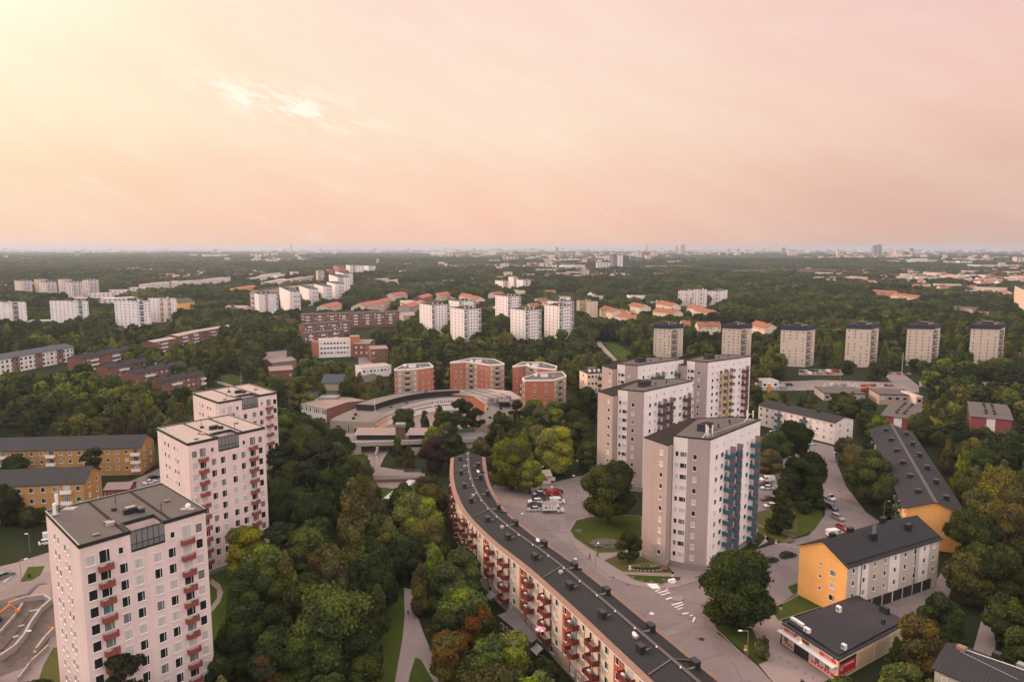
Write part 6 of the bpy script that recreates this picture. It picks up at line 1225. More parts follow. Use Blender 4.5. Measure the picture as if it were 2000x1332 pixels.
# cars along the street by the blue balcony tower
k9 = 5.122; z9 = lambda x, y: (1440 + x / k9, 860 + y / k9)
ST = 'vehicles parked along the street past the grass mound'
sa = R(-72)
car('truck', WH, g(*z9(905, 585)), sa, 'tall white truck heading the line of parked vehicles', ST, s=.85)
car('suv', DB, g(*z9(945, 685)), sa, 'dark blue car behind the white truck in the street line', ST)
car('wagon', TN, g(*z9(1005, 785)), sa, 'grey beige car between the dark blue and the red one', ST)
car('hatch', RD, g(*z9(1050, 885)), sa, 'bright red car in the street line', ST)
car('van', WH, g(*z9(975, 950)), R(15), 'white van standing across by the black chimneyed roof', ST)
car('sedan', BK, g(*z9(330, 1215)), R(25), 'black car with open looking rear, left of the two black cars', 'two black cars at the junction'); car('wagon', BK, g(*z9(508, 1165)), R(22), 'long black estate car, right of the two black cars', 'two black cars at the junction')
LT = 'cars in the lot beside the blue balcony tower'
for kd, col, x, y, lb in (('wagon', BK, 262, 325, 'black car, farthest in the lot beside the tower'), ('van', WH, 300, 408, 'white van in the lot beside the tower'), ('sedan', BK, 275, 455, 'dark car hidden behind the white one in the lot'), ('hatch', WH, 295, 488, 'white car next to the white van in the lot'), ('sedan', MR, 300, 598, 'dark red car in the lot beside the tower'), ('hatch', WH, 330, 668, 'white car nearest in the lot beside the tower')):
    car(kd, col, g(*z9(x, y)), R(185), lb, LT)
car('van', WH, g(1513, 849), R(30), 'white van before the white block with blue balconies', 'cars before the white block'); car('hatch', WH, g(1585, 868), R(20), 'white car by the white block corner', 'cars before the white block'); car('wagon', BK, g(1496, 862), R(185), 'dark car left of the white van at the white block', 'cars before the white block'); car('hatch', BK, g(1577, 1075), R(70), 'dark car half hidden by the yellow gable', 'cars before the white block')
# left side
car('hatch', WH, g(92, 1062), R(35), 'white car peeping out left of the nearest pink tower', 'cars on the left'); car('van', WH, g(104, 1050), R(35), 'white van mostly hidden by the nearest pink tower', 'cars on the left')
car('wagon', GY, g(8, 1128), R(62), 'grey estate car in a marked bay at the left border', 'cars on the left'); car('sedan', WH, g(293, 944), R(60), 'white car on the lane by the ochre block', 'cars on the left'); car('wagon', BK, g(300, 936), R(60), 'dark car on the lane by the ochre block', 'cars on the left')
sheet('parking_line', [(29, 1118 + 2), (32, 1118), (8, 1139), (5, 1139)], 'line', False)
# far car lots
rg = random.Random(8); cn = 0
FC = 'cars in the lots below the beige towers'
cols = [WH, WH, SV, BK, GY, RD, DB, TN, (.5, .3, .05)]; cnm = ['white', 'white', 'silver', 'black', 'grey', 'red', 'dark blue', 'beige', 'yellow']; cc_ = {}
for (x0, x1, y, n) in ((1564, 1640, 727, 9), (1568, 1632, 731, 7), (1482, 1545, 754, 8), (1486, 1550, 761, 8), (1612, 1750, 755, 12), (1620, 1740, 763, 9), (1735, 1790, 732, 3)):
    for k in range(n):
        ci = rg.randrange(len(cols)); x = x0 + (x1 - x0) * (k + rg.random() * .5) / n; key = (cnm[ci], y); cc_[key] = cc_.get(key, 0) + 1
        car('van' if rg.random() < .2 else 'wagon', cols[ci], g(x, y), R(90 + rg.uniform(-6, 6)) if y < 750 else R(rg.uniform(0, 40)), f"{ordn(cc_[key]-1)} {cnm[ci]} vehicle from the left in {dict(((727,'the rear row of the tower car park'),(731,'the front row of the tower car park'),(754,'the dealer lot rear row'),(761,'the dealer lot front row'),(755,'the bus yard rear row'),(763,'the bus yard front row'),(732,'the side street by the towers')))[y]}", FC, 'vehicle', True)
for i, (x, y) in enumerate(((950, 640), (965, 635), (978, 642), (986, 630), (1180, 700), (560, 700), (1845, 745), (1905, 744))):
    car('wagon', cols[i], g(x, y), R(20 * i), f"{cnm[i] if i else 'bright white'} car parked {['under the lone rear white tower, left', 'under the lone rear white tower, middle', 'between the white trios, nearer', 'between the white trios, farther', 'on the park path', 'in the school yard', 'on the road behind the hedge, left', 'on the road behind the hedge, right'][i]}", 'scattered far cars', 'car', True)
# ---------------------------------------------------------------- street furniture
def lamp(x, y, h, label, arm=1.2, ang=200, post=True):
    p = g(x, y); t = empty('street_lamp', p, R(ang), label, 'street lamp', 'street lamps'); m = MB(); m.cyl((0, 0, 0), (0, 0, h), .09, .06, 'steel', 8); m.cyl((0, 0, h), (arm, 0, h + .15), .05, .04, 'steel', 6); mk('pole', m.mesh('pole'), t)
    m = MB(); loft(m, [[(arm - .1, -.12, h + .08), (arm - .1, .12, h + .08), (arm - .1, .12, h + .2), (arm - .1, -.12, h + .2)], [(arm + .3, -.2, h + .1), (arm + .3, .2, h + .1), (arm + .3, .16, h + .28), (arm + .3, -.16, h + .28)], [(arm + .75, -.1, h + .14), (arm + .75, .1, h + .14), (arm + .75, .08, h + .22), (arm + .75, -.08, h + .22)]], 'lampw'); mk('lamp_head', m.mesh('lamp_head'), t); return t
lamp(1459, 1290, 6.2, 'tall lamp post before the shop', 1.3, 185); lamp(1078, 992, 6.5, 'lamp post between the parked cars and the graffiti truck', .2, 90); lamp(59, 1080, 5.2, 'short lamp post in the meadow on the left', .3, 180); lamp(42, 1136, 5.5, 'lamp post by the marked parking bay', 1.0, 20); lamp(60, 1310, 8, 'tall thin post beside the roadworks ramp', .1, 0); lamp(1126, 962, 5.5, 'lamp post on the pavement beside the large round tree', .8, 150); lamp(1702, 905, 7, 'lamp post at the end of the long yellow block', 1.0, 170); lamp(1635, 915, 6, 'lamp post at the bushes right of the street', .8, 180); lamp(1725, 1025, 7, 'lamp post behind the black chimneyed roof', 1.1, 10); lamp(732, 925, 6, 'lamp post in the underpass square', .5, 0); lamp(741, 905, 6, 'lamp post by the underpass stairs', .5, 180); lamp(1052, 945, 6, 'lamp post behind the turning circle', 1.0, 0); lamp(1163, 1110, 6, 'lamp post behind the roof of the curved block', 1.2, 60); lamp(1735, 760, 8, 'pole lamp on the bus yard', 1, 0); lamp(1640, 758, 8, 'pole lamp in the middle of the car lots', 1, 0)
def pole(x, y, h, label, mt='wht', name='mast', cat='mast', r=.12):
    p = g(x, y); m = MB(); m.cyl((0, 0, 0), (0, 0, h), r, r * .6, mt, 8); m.cyl((0, 0, h), (0, 0, h + .3), r * 1.2, r * .4, mt, 8); o = mk(name, m.mesh(name), None, p); tag(o, label, cat)
pole(598, 700, 16, 'tall pale mast by the school yard'); pole(733, 830, 11, 'pale flag mast at the tip of the crescent'); pole(1761, 735, 15, 'tall pale mast on the side street by the towers'); pole(1920, 1320, 5, 'thin post by the path on the right', 'trim', 'post', 'post', .05)
for i, (x, lb) in enumerate(((1476, 'left orange banner column at the car dealer'), (1501, 'right orange banner column at the car dealer'))):
    m = MB(); m.box(-.6, -.6, 0, .6, .6, 5.5, 'oranget'); m.box(-.65, -.65, 5.5, .65, .65, 5.7, 'wht'); tag(mk('banner_column', m.mesh('banner_column'), None, g(x, 768)), lb, 'banner', 'orange banner columns')
for i in range(9):
    x, y = ((1507, 1277), (1523, 1285), (1539, 1294), (1555, 1304), (1571, 1315), (1587, 1325), (1603, 1336), (1475, 1262), (1491, 1270))[i]; m = MB(); m.cyl((0, 0, 0), (0, 0, .85), .14, .12, 'conc', 10); m.cyl((0, 0, .85), (0, 0, .93), .12, .05, 'conc', 10)
    tag(mk('bollard', m.mesh('bollard'), None, g(x, y)), f"{ordn([2,3,4,5,6,7,8,0,1][i])} concrete bollard from the left before the shop", 'bollard', 'bollards before the shop')
def signpost(x, y, label, col='wht', h=2.3):
    m = MB(); t = empty('road_sign', g(x, y), 0, label, 'road sign', 'road signs'); m.cyl((0, 0, 0), (0, 0, h), .035, .035, 'steel', 6); mk('post', m.mesh('post'), t); m = MB(); m.cyl((0, -.05, h - .1), (0, -.02, h - .1), .32, .32, col, 12); m.box(-.28, -.05, h - 1.05, .28, -.02, h - .55, 'wht'); mk('sign_plate', m.mesh('sign_plate'), t)
signpost(1455, 1282, 'yellow and white sign on a post by the street lamp', 'oranget'); signpost(1303, 1170, 'thin sign on the traffic island', 'wht', 2.6); signpost(1515, 1070, 'white square sign with orange frame on the dry grass', 'oranget'); signpost(1524, 1200, 'dark post sign at the lawn before the gable', 'trim'); signpost(1313, 1128, 'dark litter post at the path end', 'trim', 1.4); signpost(69, 1278, 'round orange roadworks sign on the concrete barrier', 'oranget', 1.5); signpost(1230, 1122, 'white sign left of the flower bed', 'wht')
# flower bed, bench, bags
p = g(1262, 1110); t = empty('flower_bed', p, 0, 'flower bed with yellow blooms ringed by pale stones', 'flower bed'); m = MB(); n = 26
for k in range(n):
    a = 2 * math.pi * k / n; x, y = 4.2 * math.cos(a), 1.5 * math.sin(a); q = .22; m.box(x - q, y - q * .8, 0, x + q, y + q * .8, .28, 'conc')
mk('stone_edge', m.mesh('stone_edge'), t); m = MB(); rg = random.Random(3)
for k in range(420):
    a = rg.random() * 6.28; r = rg.random() ** .5; x, y = 3.9 * r * math.cos(a), 1.3 * r * math.sin(a); h = .2 + rg.random() * .6; s_ = .14
    m.face([(x - s_, y, h), (x, y - s_, h + .05), (x + s_, y, h + .1), (x, y + s_, h)], 'flow' if rg.random() < .3 and 'flow' in M_ else 'balg')
M_['flow'] = mat('yellow_flowers', (.55, .45, .12), .8, .1)
for k in range(150):
    a = rg.random() * 6.28; r = .3 + .6 * rg.random() ** .5; x, y = 3.9 * r * math.cos(a), 1.3 * r * math.sin(a); h = .7 + rg.random() * .3; s_ = .12; m.face([(x - s_, y, h), (x, y - s_, h + .05), (x + s_, y, h + .1), (x, y + s_, h)], 'flow')
mk('plants', m.mesh('plants'), t)
def bench(x, y, rz, label):
    t = empty('bench', g(x, y), R(rz), label, 'bench'); m = MB()
    for k in range(4): m.box(-1.3, -.25 + k * .14, .42, 1.3, -.14 + k * .14, .46, 'redroof')
    mk('seat', m.mesh('seat'), t); m = MB()
    for k in range(3): m.box(-1.3, .3, .55 + k * .15, 1.3, .34, .66 + k * .15, 'redroof')
    mk('backrest', m.mesh('backrest'), t)
    for s_ in (-1.1, 1.1): m = MB(); m.box(s_ - .04, -.25, 0, s_ + .04, .34, .42, 'trim'); m.box(s_ - .04, .3, .42, s_ + .04, .35, 1.0, 'trim'); mk('leg', m.mesh('leg'), t)
bench(1294, 1112, -38, 'red slatted bench between flower bed and taupe tower')
def bag(x, y, label, s):
    me = rockmesh('sack', x, .62 * s, .6 * s, .55 * s); me.materials.clear(); me.materials.append(M_['wht']); tag(mk('rubble_sack', me, None, g(x, y) + Vector((0, 0, .1))), label, 'sack', 'white rubble sacks')
bag(1313, 1136, 'big white rubble sack on the corner by the walking person', 1.5); bag(1379, 1128, 'white rubble sack against the big dark tree', 1.2)
# scooter on the turning circle
t = empty('scooter', g(995, 945), R(30), 'small parked scooter by the hedge of the turning circle', 'scooter'); m = MB(); m.box(-.5, -.15, .35, .35, .15, .75, 'trim'); m.box(.35, -.1, .3, .6, .1, 1.05, 'trim'); mk('body', m.mesh('body'), t)
for sx in (-.6, .6): m = MB(); m.cyl((sx, -.06, .25), (sx, .06, .25), .25, .25, 'rubber', 12); mk('wheel', m.mesh('wheel'), t)
# pale garden walls and sheds behind the turning circle
for (x0, x1, y, h, mt, lb) in ((1041, 1084, 941, 1.4, 'wht', 'low white board fence behind the turning circle'), (952, 975, 938, 1.6, 'maroonw', 'low red fence left of the turning circle')):
    a, b = g(x0, y).xy, g(x1, y - 2).xy; d = (b - a).normalized(); n = Vector((-d.y, d.x)) * .06; m = MB(); m.prism([a - n, b - n, b + n, a + n], .1, h, mt, mt)
    for k in range(8): q = a.lerp(b, k / 7); m.box(q.x - .06, q.y - .12, 0, q.x + .06, q.y + .12, h + .1, mt)
    tag(m.build('fence'), lb, 'fence')
b = block('garden_house', 'small cream garden house behind the turning circle', gh(1046, 931, 2.8), gh(1076, 929, 2.8), 2.8, 6, 1.2, 'cream', 'cream', roof='roofp', rows=[1.5], step=3, ww=1, wh=.9, cat='garden house', cap=8); b.end()
b = block('garden_house', 'pale gabled house beside the far end of the curved block', gh(952, 912, 3.5), gh(975, 910, 3.5), 3.5, 8, 1.4, 'gravel', 'cream', roof='gravel', rows=[2], step=3, ww=1, wh=1, cat='garden house', cap=8); b.end()
for i, (x, y, r_, pale) in enumerate(((1148, 1092 - 25, .35, 0), (1273, 1198, .55, 1), (1370, 1248, .6, 0), (1020, 1003, .5, 1), (1124, 1091, .5, 1), (1226, 1142, .3, 0), (1198, 1127, .3, 0), (1560, 1005, .4, 0), (1640, 960, .4, 0))):
    m = MB(); m.cyl((0, 0, 0), (0, 0, .03), r_, r_, 'line' if pale else 'trim', 12); o = mk('manhole_cover', m.mesh('manhole_cover'), None, g(x, y) + Vector((0, 0, .05)), i); tag(o, ['dark manhole cover on the bend near the lawn', 'pale round cover in the junction left of the crossing', 'dark rectangular-looking drain near the traffic splitter', 'pale cover on the asphalt below the silver hatchback', 'pale cover in the road beside the curved roof', 'small drain at the kerb by the grass strip', 'small drain at the kerb by the gravel path', 'dark cover in the street left of the bushes', 'dark cover in the street by the bushes'][i], 'manhole cover', 'covers and drains in the roads')
# roadworks
k7 = 4.27; z7 = lambda x, y: (x / k7, 1020 + y / k7)
def wall(pts, h, th, mt, label, name='barrier', cat='concrete barrier', grp='roadworks barriers'):
    P = [g(*z7(*p)).xy for p in pts]; m = MB()
    for a, b in zip(P, P[1:]):
        d = (b - a).normalized(); n = Vector((-d.y, d.x)) * th / 2; m.prism([a - n - d * .0, b - n + d * .1, b + n + d * .1, a + n], 0, h, mt, mt)
    tag(m.build(name), label, cat, grp)
wall([(0, 1165), (125, 1080), (205, 985), (260, 880), (345, 760), (425, 690)], 1.5, .5, 'conc', 'long kinked concrete barrier in front of the trench'); wall([(70, 715), (215, 665), (365, 645), (425, 685)], 1.4, .45, 'conc', 'concrete barrier behind the trench'); wall([(300, 1100), (375, 1000), (450, 920)], 1.3, .4, 'conc', 'short barrier at the ramp, nearest the pink tower'); wall([(0, 940), (130, 790), (190, 700)], .9, .35, 'conc', 'low concrete wall left of the trench'); wall([(155, 1332), (260, 1190), (400, 1060)], 1.0, .3, 'conc', 'lowest barrier along the ramp')
sheet('trench', [z7(*p) for p in [(0, 1080), (170, 860), (300, 690), (370, 680), (330, 740), (210, 860), (40, 1060)]], 'soil', False); sheet('gravel_ramp', [z7(*p) for p in [(225, 640), (330, 530), (430, 525), (430, 640)]], 'gravel', False); sheet('asphalt_strip', [z7(*p) for p in [(155, 660), (210, 640), (330, 530), (400, 515), (330, 515), (280, 545)]], 'roofg', False)
wall([(10, 1075), (120, 950), (290, 700)], .35, .3, 'trim', 'black pipe lying in the trench', 'pipe', 'pipe', 'trench pipes')
for i, (x, y) in enumerate(((270, 745), (300, 740), (180, 870), (130, 960))):
    m = MB(); m.box(-.5, -.3, 0, .5, .3, .3, 'wht'); m.box(-.45, -.25, .3, .45, .25, .36, 'conc'); tag(mk('block', m.mesh('block'), None, g(*z7(x, y)) + Vector((0, 0, .03)), .8), ['farthest pale block in the trench', 'pale block beside the farthest one in the trench', 'pale block midway along the trench', 'pale block nearest in the trench'][i], 'block', 'pale blocks in the trench')
t = empty('excavator', g(*z7(15, 815)), R(40), 'orange excavator arm reaching in at the left border', 'excavator'); m = MB(); m.box(-2.4, -1.2, .2, 0, 1.2, .9, 'trim'); mk('track', m.mesh('track'), t); m = MB(); m.box(-2.3, -1.1, .9, -.4, 1.1, 1.7, 'oranget'); m.box(-1.2, -1.0, 1.7, -.4, 0, 2.7, 'cglass'); m.box(-1.25, -1.05, 2.7, -.35, .05, 2.8, 'oranget'); mk('cab', m.mesh('cab'), t); m = MB(); m.cyl((-.4, .4, 1.4), (1.6, .4, 2.9), .25, .2, 'oranget', 6); m.cyl((1.6, .4, 2.9), (2.9, .4, 1.4), .2, .15, 'oranget', 6); mk('boom', m.mesh('boom'), t); m = MB(); m.box(2.6, 0, .7, 3.3, .8, 1.3, 'oranget'); mk('bucket', m.mesh('bucket'), t)
for i, (x, y) in enumerate(((118, 665), (245, 460), (443, 905))):
    m = MB()
    if i == 1: m.cyl((0, 0, 0), (0, 0, 1), .28, .28, 'trim', 10); m.cyl((0, 0, 1), (0, 0, 1.1), .3, .2, 'trim', 10); tag(mk('litter_bin', m.mesh('litter_bin'), None, g(*z7(x, y))), 'black litter bin on the small green by the parking bay', 'litter bin')
    else: m.box(-.9, -.05, .5, .9, .05, .9, 'oranget'); m.box(-.8, -.05, 0, -.7, .05, .5, 'oranget'); m.box(.7, -.05, 0, .8, .05, .5, 'oranget'); tag(mk('trestle', m.mesh('trestle'), None, g(*z7(x, y))), ['orange road trestle behind the trench', '', 'orange trestle near the pink tower foot'][i], 'trestle')
# plaza life
rg = random.Random(21)
for i in range(14):
    x, y = rg.uniform(770, 930), rg.uniform(786, 812); p = g(x, y); t = empty('market_stall', p, rg.random(), f"{ordn(i)} market stall under a pale canopy on the crescent plaza", 'market stall', 'market stalls on the plaza'); m = MB()
    cm = ['gravel', 'wht', 'redt', 'balg', 'cream', 'wht'][i % 6]; m.face([(-1.4, -1.2, 2.1), (1.4, -1.2, 2.1), (0, 0, 2.9)], cm); m.face([(1.4, -1.2, 2.1), (1.4, 1.2, 2.1), (0, 0, 2.9)], cm); m.face([(1.4, 1.2, 2.1), (-1.4, 1.2, 2.1), (0, 0, 2.9)], cm); m.face([(-1.4, 1.2, 2.1), (-1.4, -1.2, 2.1), (0, 0, 2.9)], cm); mk('canopy', m.mesh('canopy'), t); m = MB()
    for sx in (-1.3, 1.3):
        for sy in (-1.1, 1.1): m.cyl((sx, sy, 0), (sx, sy, 2.1), .04, .04, 'steel', 5)
    m.box(-1.1, -.6, .7, 1.1, .6, .85, 'wood'); mk('table', m.mesh('table'), t)
m = MB(); m.cyl((0, 0, 0), (.4, 0, 2.2), .9, .5, 'redt', 7); m.cyl((.4, 0, 2.2), (.2, .2, 4.4), .5, .1, 'redt', 7); m.cyl((-.4, 0, 0), (-1.2, 0, 2.0), .5, .2, 'redt', 6); tag(mk('sculpture', m.mesh('sculpture'), None, g(861, 812)), 'bright red sculpture standing on the crescent plaza', 'sculpture')
m = MB(); t = empty('lamp_cluster', g(851, 815), 0, 'black lamp mast with a bunch of white globes on the plaza', 'lamp mast'); m.cyl((0, 0, 0), (0, 0, 6.5), .1, .08, 'trim', 6); mk('pole', m.mesh('pole'), t)
for k in range(7):
    a = k * .9; m = MB(); m.cyl((0, 0, 0), (0, 0, .5), .2, .28, 'lampw', 8); mk('globe', m.mesh('globe'), t, (1.4 * math.cos(a), 1.4 * math.sin(a), 5 + (k % 3) * .8)); m = MB(); m.cyl((0, 0, 5.2 + (k % 3) * .8), (1.4 * math.cos(a), 1.4 * math.sin(a), 5.2 + (k % 3) * .8), .03, .03, 'trim', 4); mk('arm', m.mesh('arm'), t)
for i, (x, y, z) in enumerate(((934, 870, 2.5), (708, 866, 3.0), (724, 866, 3.0), (907, 1072, 6.0))):
    m = MB(); m.cyl((0, 0, -.2), (0, 0, .2), .28, .2, 'lamp', 8); m.box(-.12, -.12, .2, .12, .12, .35, 'trim'); tag(mk('wall_lamp', m.mesh('wall_lamp'), None, g(x, y, z)), ['lit yellow lamp among trees by the pavilion', 'lit orange lamp in the underpass, left', 'lit orange lamp in the underpass, right', 'lit lamp on the red strip of the curved block'][i], 'lamp')
# ---------------------------------------------------------------- people
def skin_obj(name, pts, edges, rad, mt, parent, sub=1, root=0):
    me = bpy.data.meshes.new(name); me.from_pydata(pts, edges, []); o = bpy.data.objects.new(name, me); COL.objects.link(o)
    sm_ = o.modifiers.new('s', 'SKIN'); ss = o.modifiers.new('u', 'SUBSURF'); ss.levels = ss.render_levels = sub
    for i, v in enumerate(me.skin_vertices[0].data): v.radius = rad[i] if isinstance(rad[i], tuple) else (rad[i], rad[i]); v.use_root = (i == root)
    bpy.context.view_layer.update(); m2 = bpy.data.meshes.new_from_object(o.evaluated_get(bpy.context.evaluated_depsgraph_get())); bpy.data.objects.remove(o); m2.materials.clear(); m2.materials.append(mt); m2.polygons.foreach_set('use_smooth', [True] * len(m2.polygons))
    o = bpy.data.objects.new(name, m2); COL.objects.link(o); o.parent = parent; return o
def person(x, y, head, top, legs, label, stride=.28, bagc=None, H=1.74):
    s = H / 1.74; p = g(x, y); t = empty('person', p, R(head), label, 'person'); t.scale = (s, s, s)
    # faces +X; left is +Y
    pts = [(0, 0, .95), (0, 0, 1.18), (0, 0, 1.42), (.01, 0, 1.52), (.02, 0, 1.60), (.03, 0, 1.70)]; ed = [(0, 1), (1, 2), (2, 3), (3, 4), (4, 5)]; rd = [(.15, .11), (.13, .10), (.15, .10), .055, .085, .075]
    def add(pt, par, r): pts.append(pt); rd.append(r); ed.append((par, len(pts) - 1)); return len(pts) - 1
    for sgn in (-1, 1):
        st = stride * sgn; h = add((.01, .09 * sgn, .90), 0, .09); k = add((.06 + st * .55, .10 * sgn, .50), h, .062); a = add((st * 1.1 - .05 + (0 if st > 0 else -.05), .10 * sgn, .09 if st > 0 else .14), k, .042); add((st * 1.1 + .13, .11 * sgn, .035 if st > 0 else .05), a, .036)
        sh = add((0, .18 * sgn, 1.41), 2, .055); e = add((-st * .35, .24 * sgn, 1.14), sh, .043); w_ = add((-st * .75 + .06, .23 * sgn, .90), e, .03); hd = add((-st * .8 + .08, .23 * sgn, .84), w_, .032)
        for f_ in range(4): add((-st * .8 + .06 + .022 * f_, .225 * sgn, .755 + .008 * abs(f_ - 1.5)), hd, .009)
        add((-st * .8 + .13, .21 * sgn, .82), hd, .010)
    add((.11, 0, 1.615), 4, .018)   # nose
    body = skin_obj('body', pts, ed, rd, M_['skin'], t, 1)
    jp = [(0, 0, .92), (0, 0, 1.18), (0, 0, 1.43), (0, 0, 1.48)]; je = [(0, 1), (1, 2), (2, 3)]; jr = [(.17, .135), (.155, .125), (.175, .125), .085]
    for sgn in (-1, 1):
        st = stride * sgn; n0 = len(jp); jp += [(0, .185 * sgn, 1.42), (-st * .35, .245 * sgn, 1.14), (-st * .72 + .05, .232 * sgn, .93)]; jr += [.078, .062, .05]; je += [(2, n0), (n0, n0 + 1), (n0 + 1, n0 + 2)]
    skin_obj('jacket', jp, je, jr, top, t, 1)
    lp = [(0, 0, .98)]; le = []; lr = [(.17, .135)]
    for sgn in (-1, 1):
        st = stride * sgn; n0 = len(lp); lp += [(.01, .095 * sgn, .88), (.06 + st * .55, .105 * sgn, .50), (st * 1.1 - .05 + (0 if st > 0 else -.05), .105 * sgn, .12 if st > 0 else .17)]; lr += [.108, .08, .062]; le += [(0, n0), (n0, n0 + 1), (n0 + 1, n0 + 2)]
    skin_obj('trousers', lp, le, lr, legs, t, 1)
    skin_obj('hair', [(-.03, 0, 1.66), (-.01, 0, 1.74), (.03, 0, 1.765)], [(0, 1), (1, 2)], [.085, .085, .06], M_['blk'], t, 1)
    m = MB()
    for sy in (-.033, .033): m.box(.098, sy - .012, 1.635, .112, sy + .012, 1.65, 'trim')
    mk('eyes', m.mesh('eyes'), t); m = MB(); m.box(.095, -.025, 1.565, .107, .025, 1.575, 'redt'); mk('mouth', m.mesh('mouth'), t); m = MB()
    for sy in (-.092, .092): m.box(.01, sy - .01, 1.60, .04, sy + .01, 1.655, 'skin')
    mk('ears', m.mesh('ears'), t); return t
cl = lambda n, c: mat(n, c, .9, .1)
person(1151.5, 1093, -50, cl('olive_cloth', (.05, .045, .03)), M_['blk'], 'person in dark olive clothes walking on the pavement, left of a pair')
person(1167, 1088, -40, M_['blk'], M_['blk'], 'person all in black walking on the pavement, right of a pair')
person(1292, 1143, 170, M_['blk'], M_['blk'], 'person in black striding past the white rubble sack', .34)
person(722, 906, -60, M_['blk'], M_['blk'], 'person in dark clothes standing in the underpass square', .06); person(810, 850, 10, cl('maroon_cloth', (.2, .03, .03)), M_['blk'], 'person in red on the station deck', .2).location.z = 4.2
person(797, 1200, 100, cl('white_cloth', (.6, .6, .6)), cl('blue_cloth', (.05, .06, .1)), 'person in a white top walking on the valley path', .25); person(868, 1328, 120, cl('grey_cloth', (.3, .3, .3)), M_['blk'], 'person in grey at the bottom of the valley path', .25)
# ---------------------------------------------------------------- trees
def leafmat(fixed=None):
    m = bpy.data.materials.new('foliage'); m.use_nodes = True; N = NG(m.node_tree); N.nt.nodes.clear()
    oi = N.n('ShaderNodeObjectInfo'); at = N.n('ShaderNodeAttribute', attribute_name='tint'); au = N.n('ShaderNodeAttribute', attribute_name='autumn', attribute_type='OBJECT')
    sc_ = N.n('ShaderNodeSeparateColor'); N.l(at.outputs['Color'], sc_.inputs[0]); leaf, clump = sc_.outputs[0], sc_.outputs[1]
    hsv = N.n('ShaderNodeHueSaturation'); N.put(hsv.inputs['Color'], (*fixed, 1) if fixed else oi.outputs['Color'])
    r = oi.outputs['Random']; N.put(hsv.inputs['Hue'], N.m('ADD', .5, N.m('MULTIPLY', N.m('SUBTRACT', N.m('FRACT', N.m('MULTIPLY', r, 7.3)), .5), .045)))
    N.put(hsv.inputs['Value'], N.m('MULTIPLY', N.m('ADD', .72, N.m('MULTIPLY', r, .56)), N.m('ADD', .50, N.m('ADD', N.m('MULTIPLY', leaf, .8), N.m('MULTIPLY', clump, .95)))))
    N.put(hsv.inputs['Saturation'], N.m('ADD', .85, N.m('MULTIPLY', clump, .3)))
    mixv = N.m('MULTIPLY', N.mr(clump, .45, .6), au.outputs['Fac'])
    c = N.mix(mixv, hsv.outputs[0], (.15, .052, .014, 1))
    d = N.n('ShaderNodeBsdfDiffuse'); N.l(c, d.inputs[0]); tr = N.n('ShaderNodeBsdfTranslucent'); N.l(N.mix(.5, c, (.09, .12, .01, 1)), tr.inputs[0])
    mx = N.n('ShaderNodeMixShader'); mx.inputs[0].default_value = .22; N.l(d.outputs[0], mx.inputs[1]); N.l(tr.outputs[0], mx.inputs[2])
    o = N.n('ShaderNodeOutputMaterial'); N.l(mx.outputs[0], o.inputs[0]); return m
LEAF = leafmat(); LEAFC = {}
def quads_mesh(name, C, Nn, S, tint, extra=None, droop=0):
    "leaf clumps: centre, normal, size -> quad mesh"
    n = len(C); rs = np.random.RandomState(n)
    up = rs.normal(size=(n, 3)); T = np.cross(Nn, up); T /= np.linalg.norm(T, axis=1)[:, None] + 1e-9; Bn = np.cross(Nn, T)
    s = S[:, None]; asp = rs.uniform(.55, 1.0, (n, 1))
    V = np.stack([C - T * s - Bn * s * asp * .4, C + T * s * .3 - Bn * s * asp, C + T * s + Bn * s * asp * .4, C - T * s * .3 + Bn * s * asp], 1).reshape(-1, 3)
    nv = n * 4; vall = V; loops = np.arange(nv); starts = np.arange(0, nv, 4); totals = np.full(n, 4); tn = tint
    if extra is not None:
        ev, ef, et = extra; vall = np.vstack([V, ev]); loops = np.concatenate([loops, ef.reshape(-1) + nv]); starts = np.concatenate([starts, nv + np.arange(0, ef.size, 3)]); totals = np.concatenate([totals, np.full(len(ef), 3)]); tn = np.vstack([tint, et])
    me = bpy.data.meshes.new(name); me.vertices.add(len(vall)); me.vertices.foreach_set('co', vall.astype(np.float32).reshape(-1)); me.loops.add(len(loops)); me.loops.foreach_set('vertex_index', loops.astype(np.int32)); me.polygons.add(len(starts)); me.polygons.foreach_set('loop_start', starts.astype(np.int32))
    a = me.attributes.new('tint', 'FLOAT_COLOR', 'FACE'); a.data.foreach_set('color', np.hstack([tn, np.zeros((len(tn), 1)), np.ones((len(tn), 1))]).astype(np.float32).reshape(-1))
    me.update(calc_edges=True); me.materials.append(LEAF); return me
def ico(sub):
    bm = bmesh.new(); bmesh.ops.create_icosphere(bm, subdivisions=sub, radius=1); v = np.array([q.co[:] for q in bm.verts]); f = np.array([[x.index for x in q.verts] for q in bm.faces]); bm.free(); return v, f
ICO = ico(1)
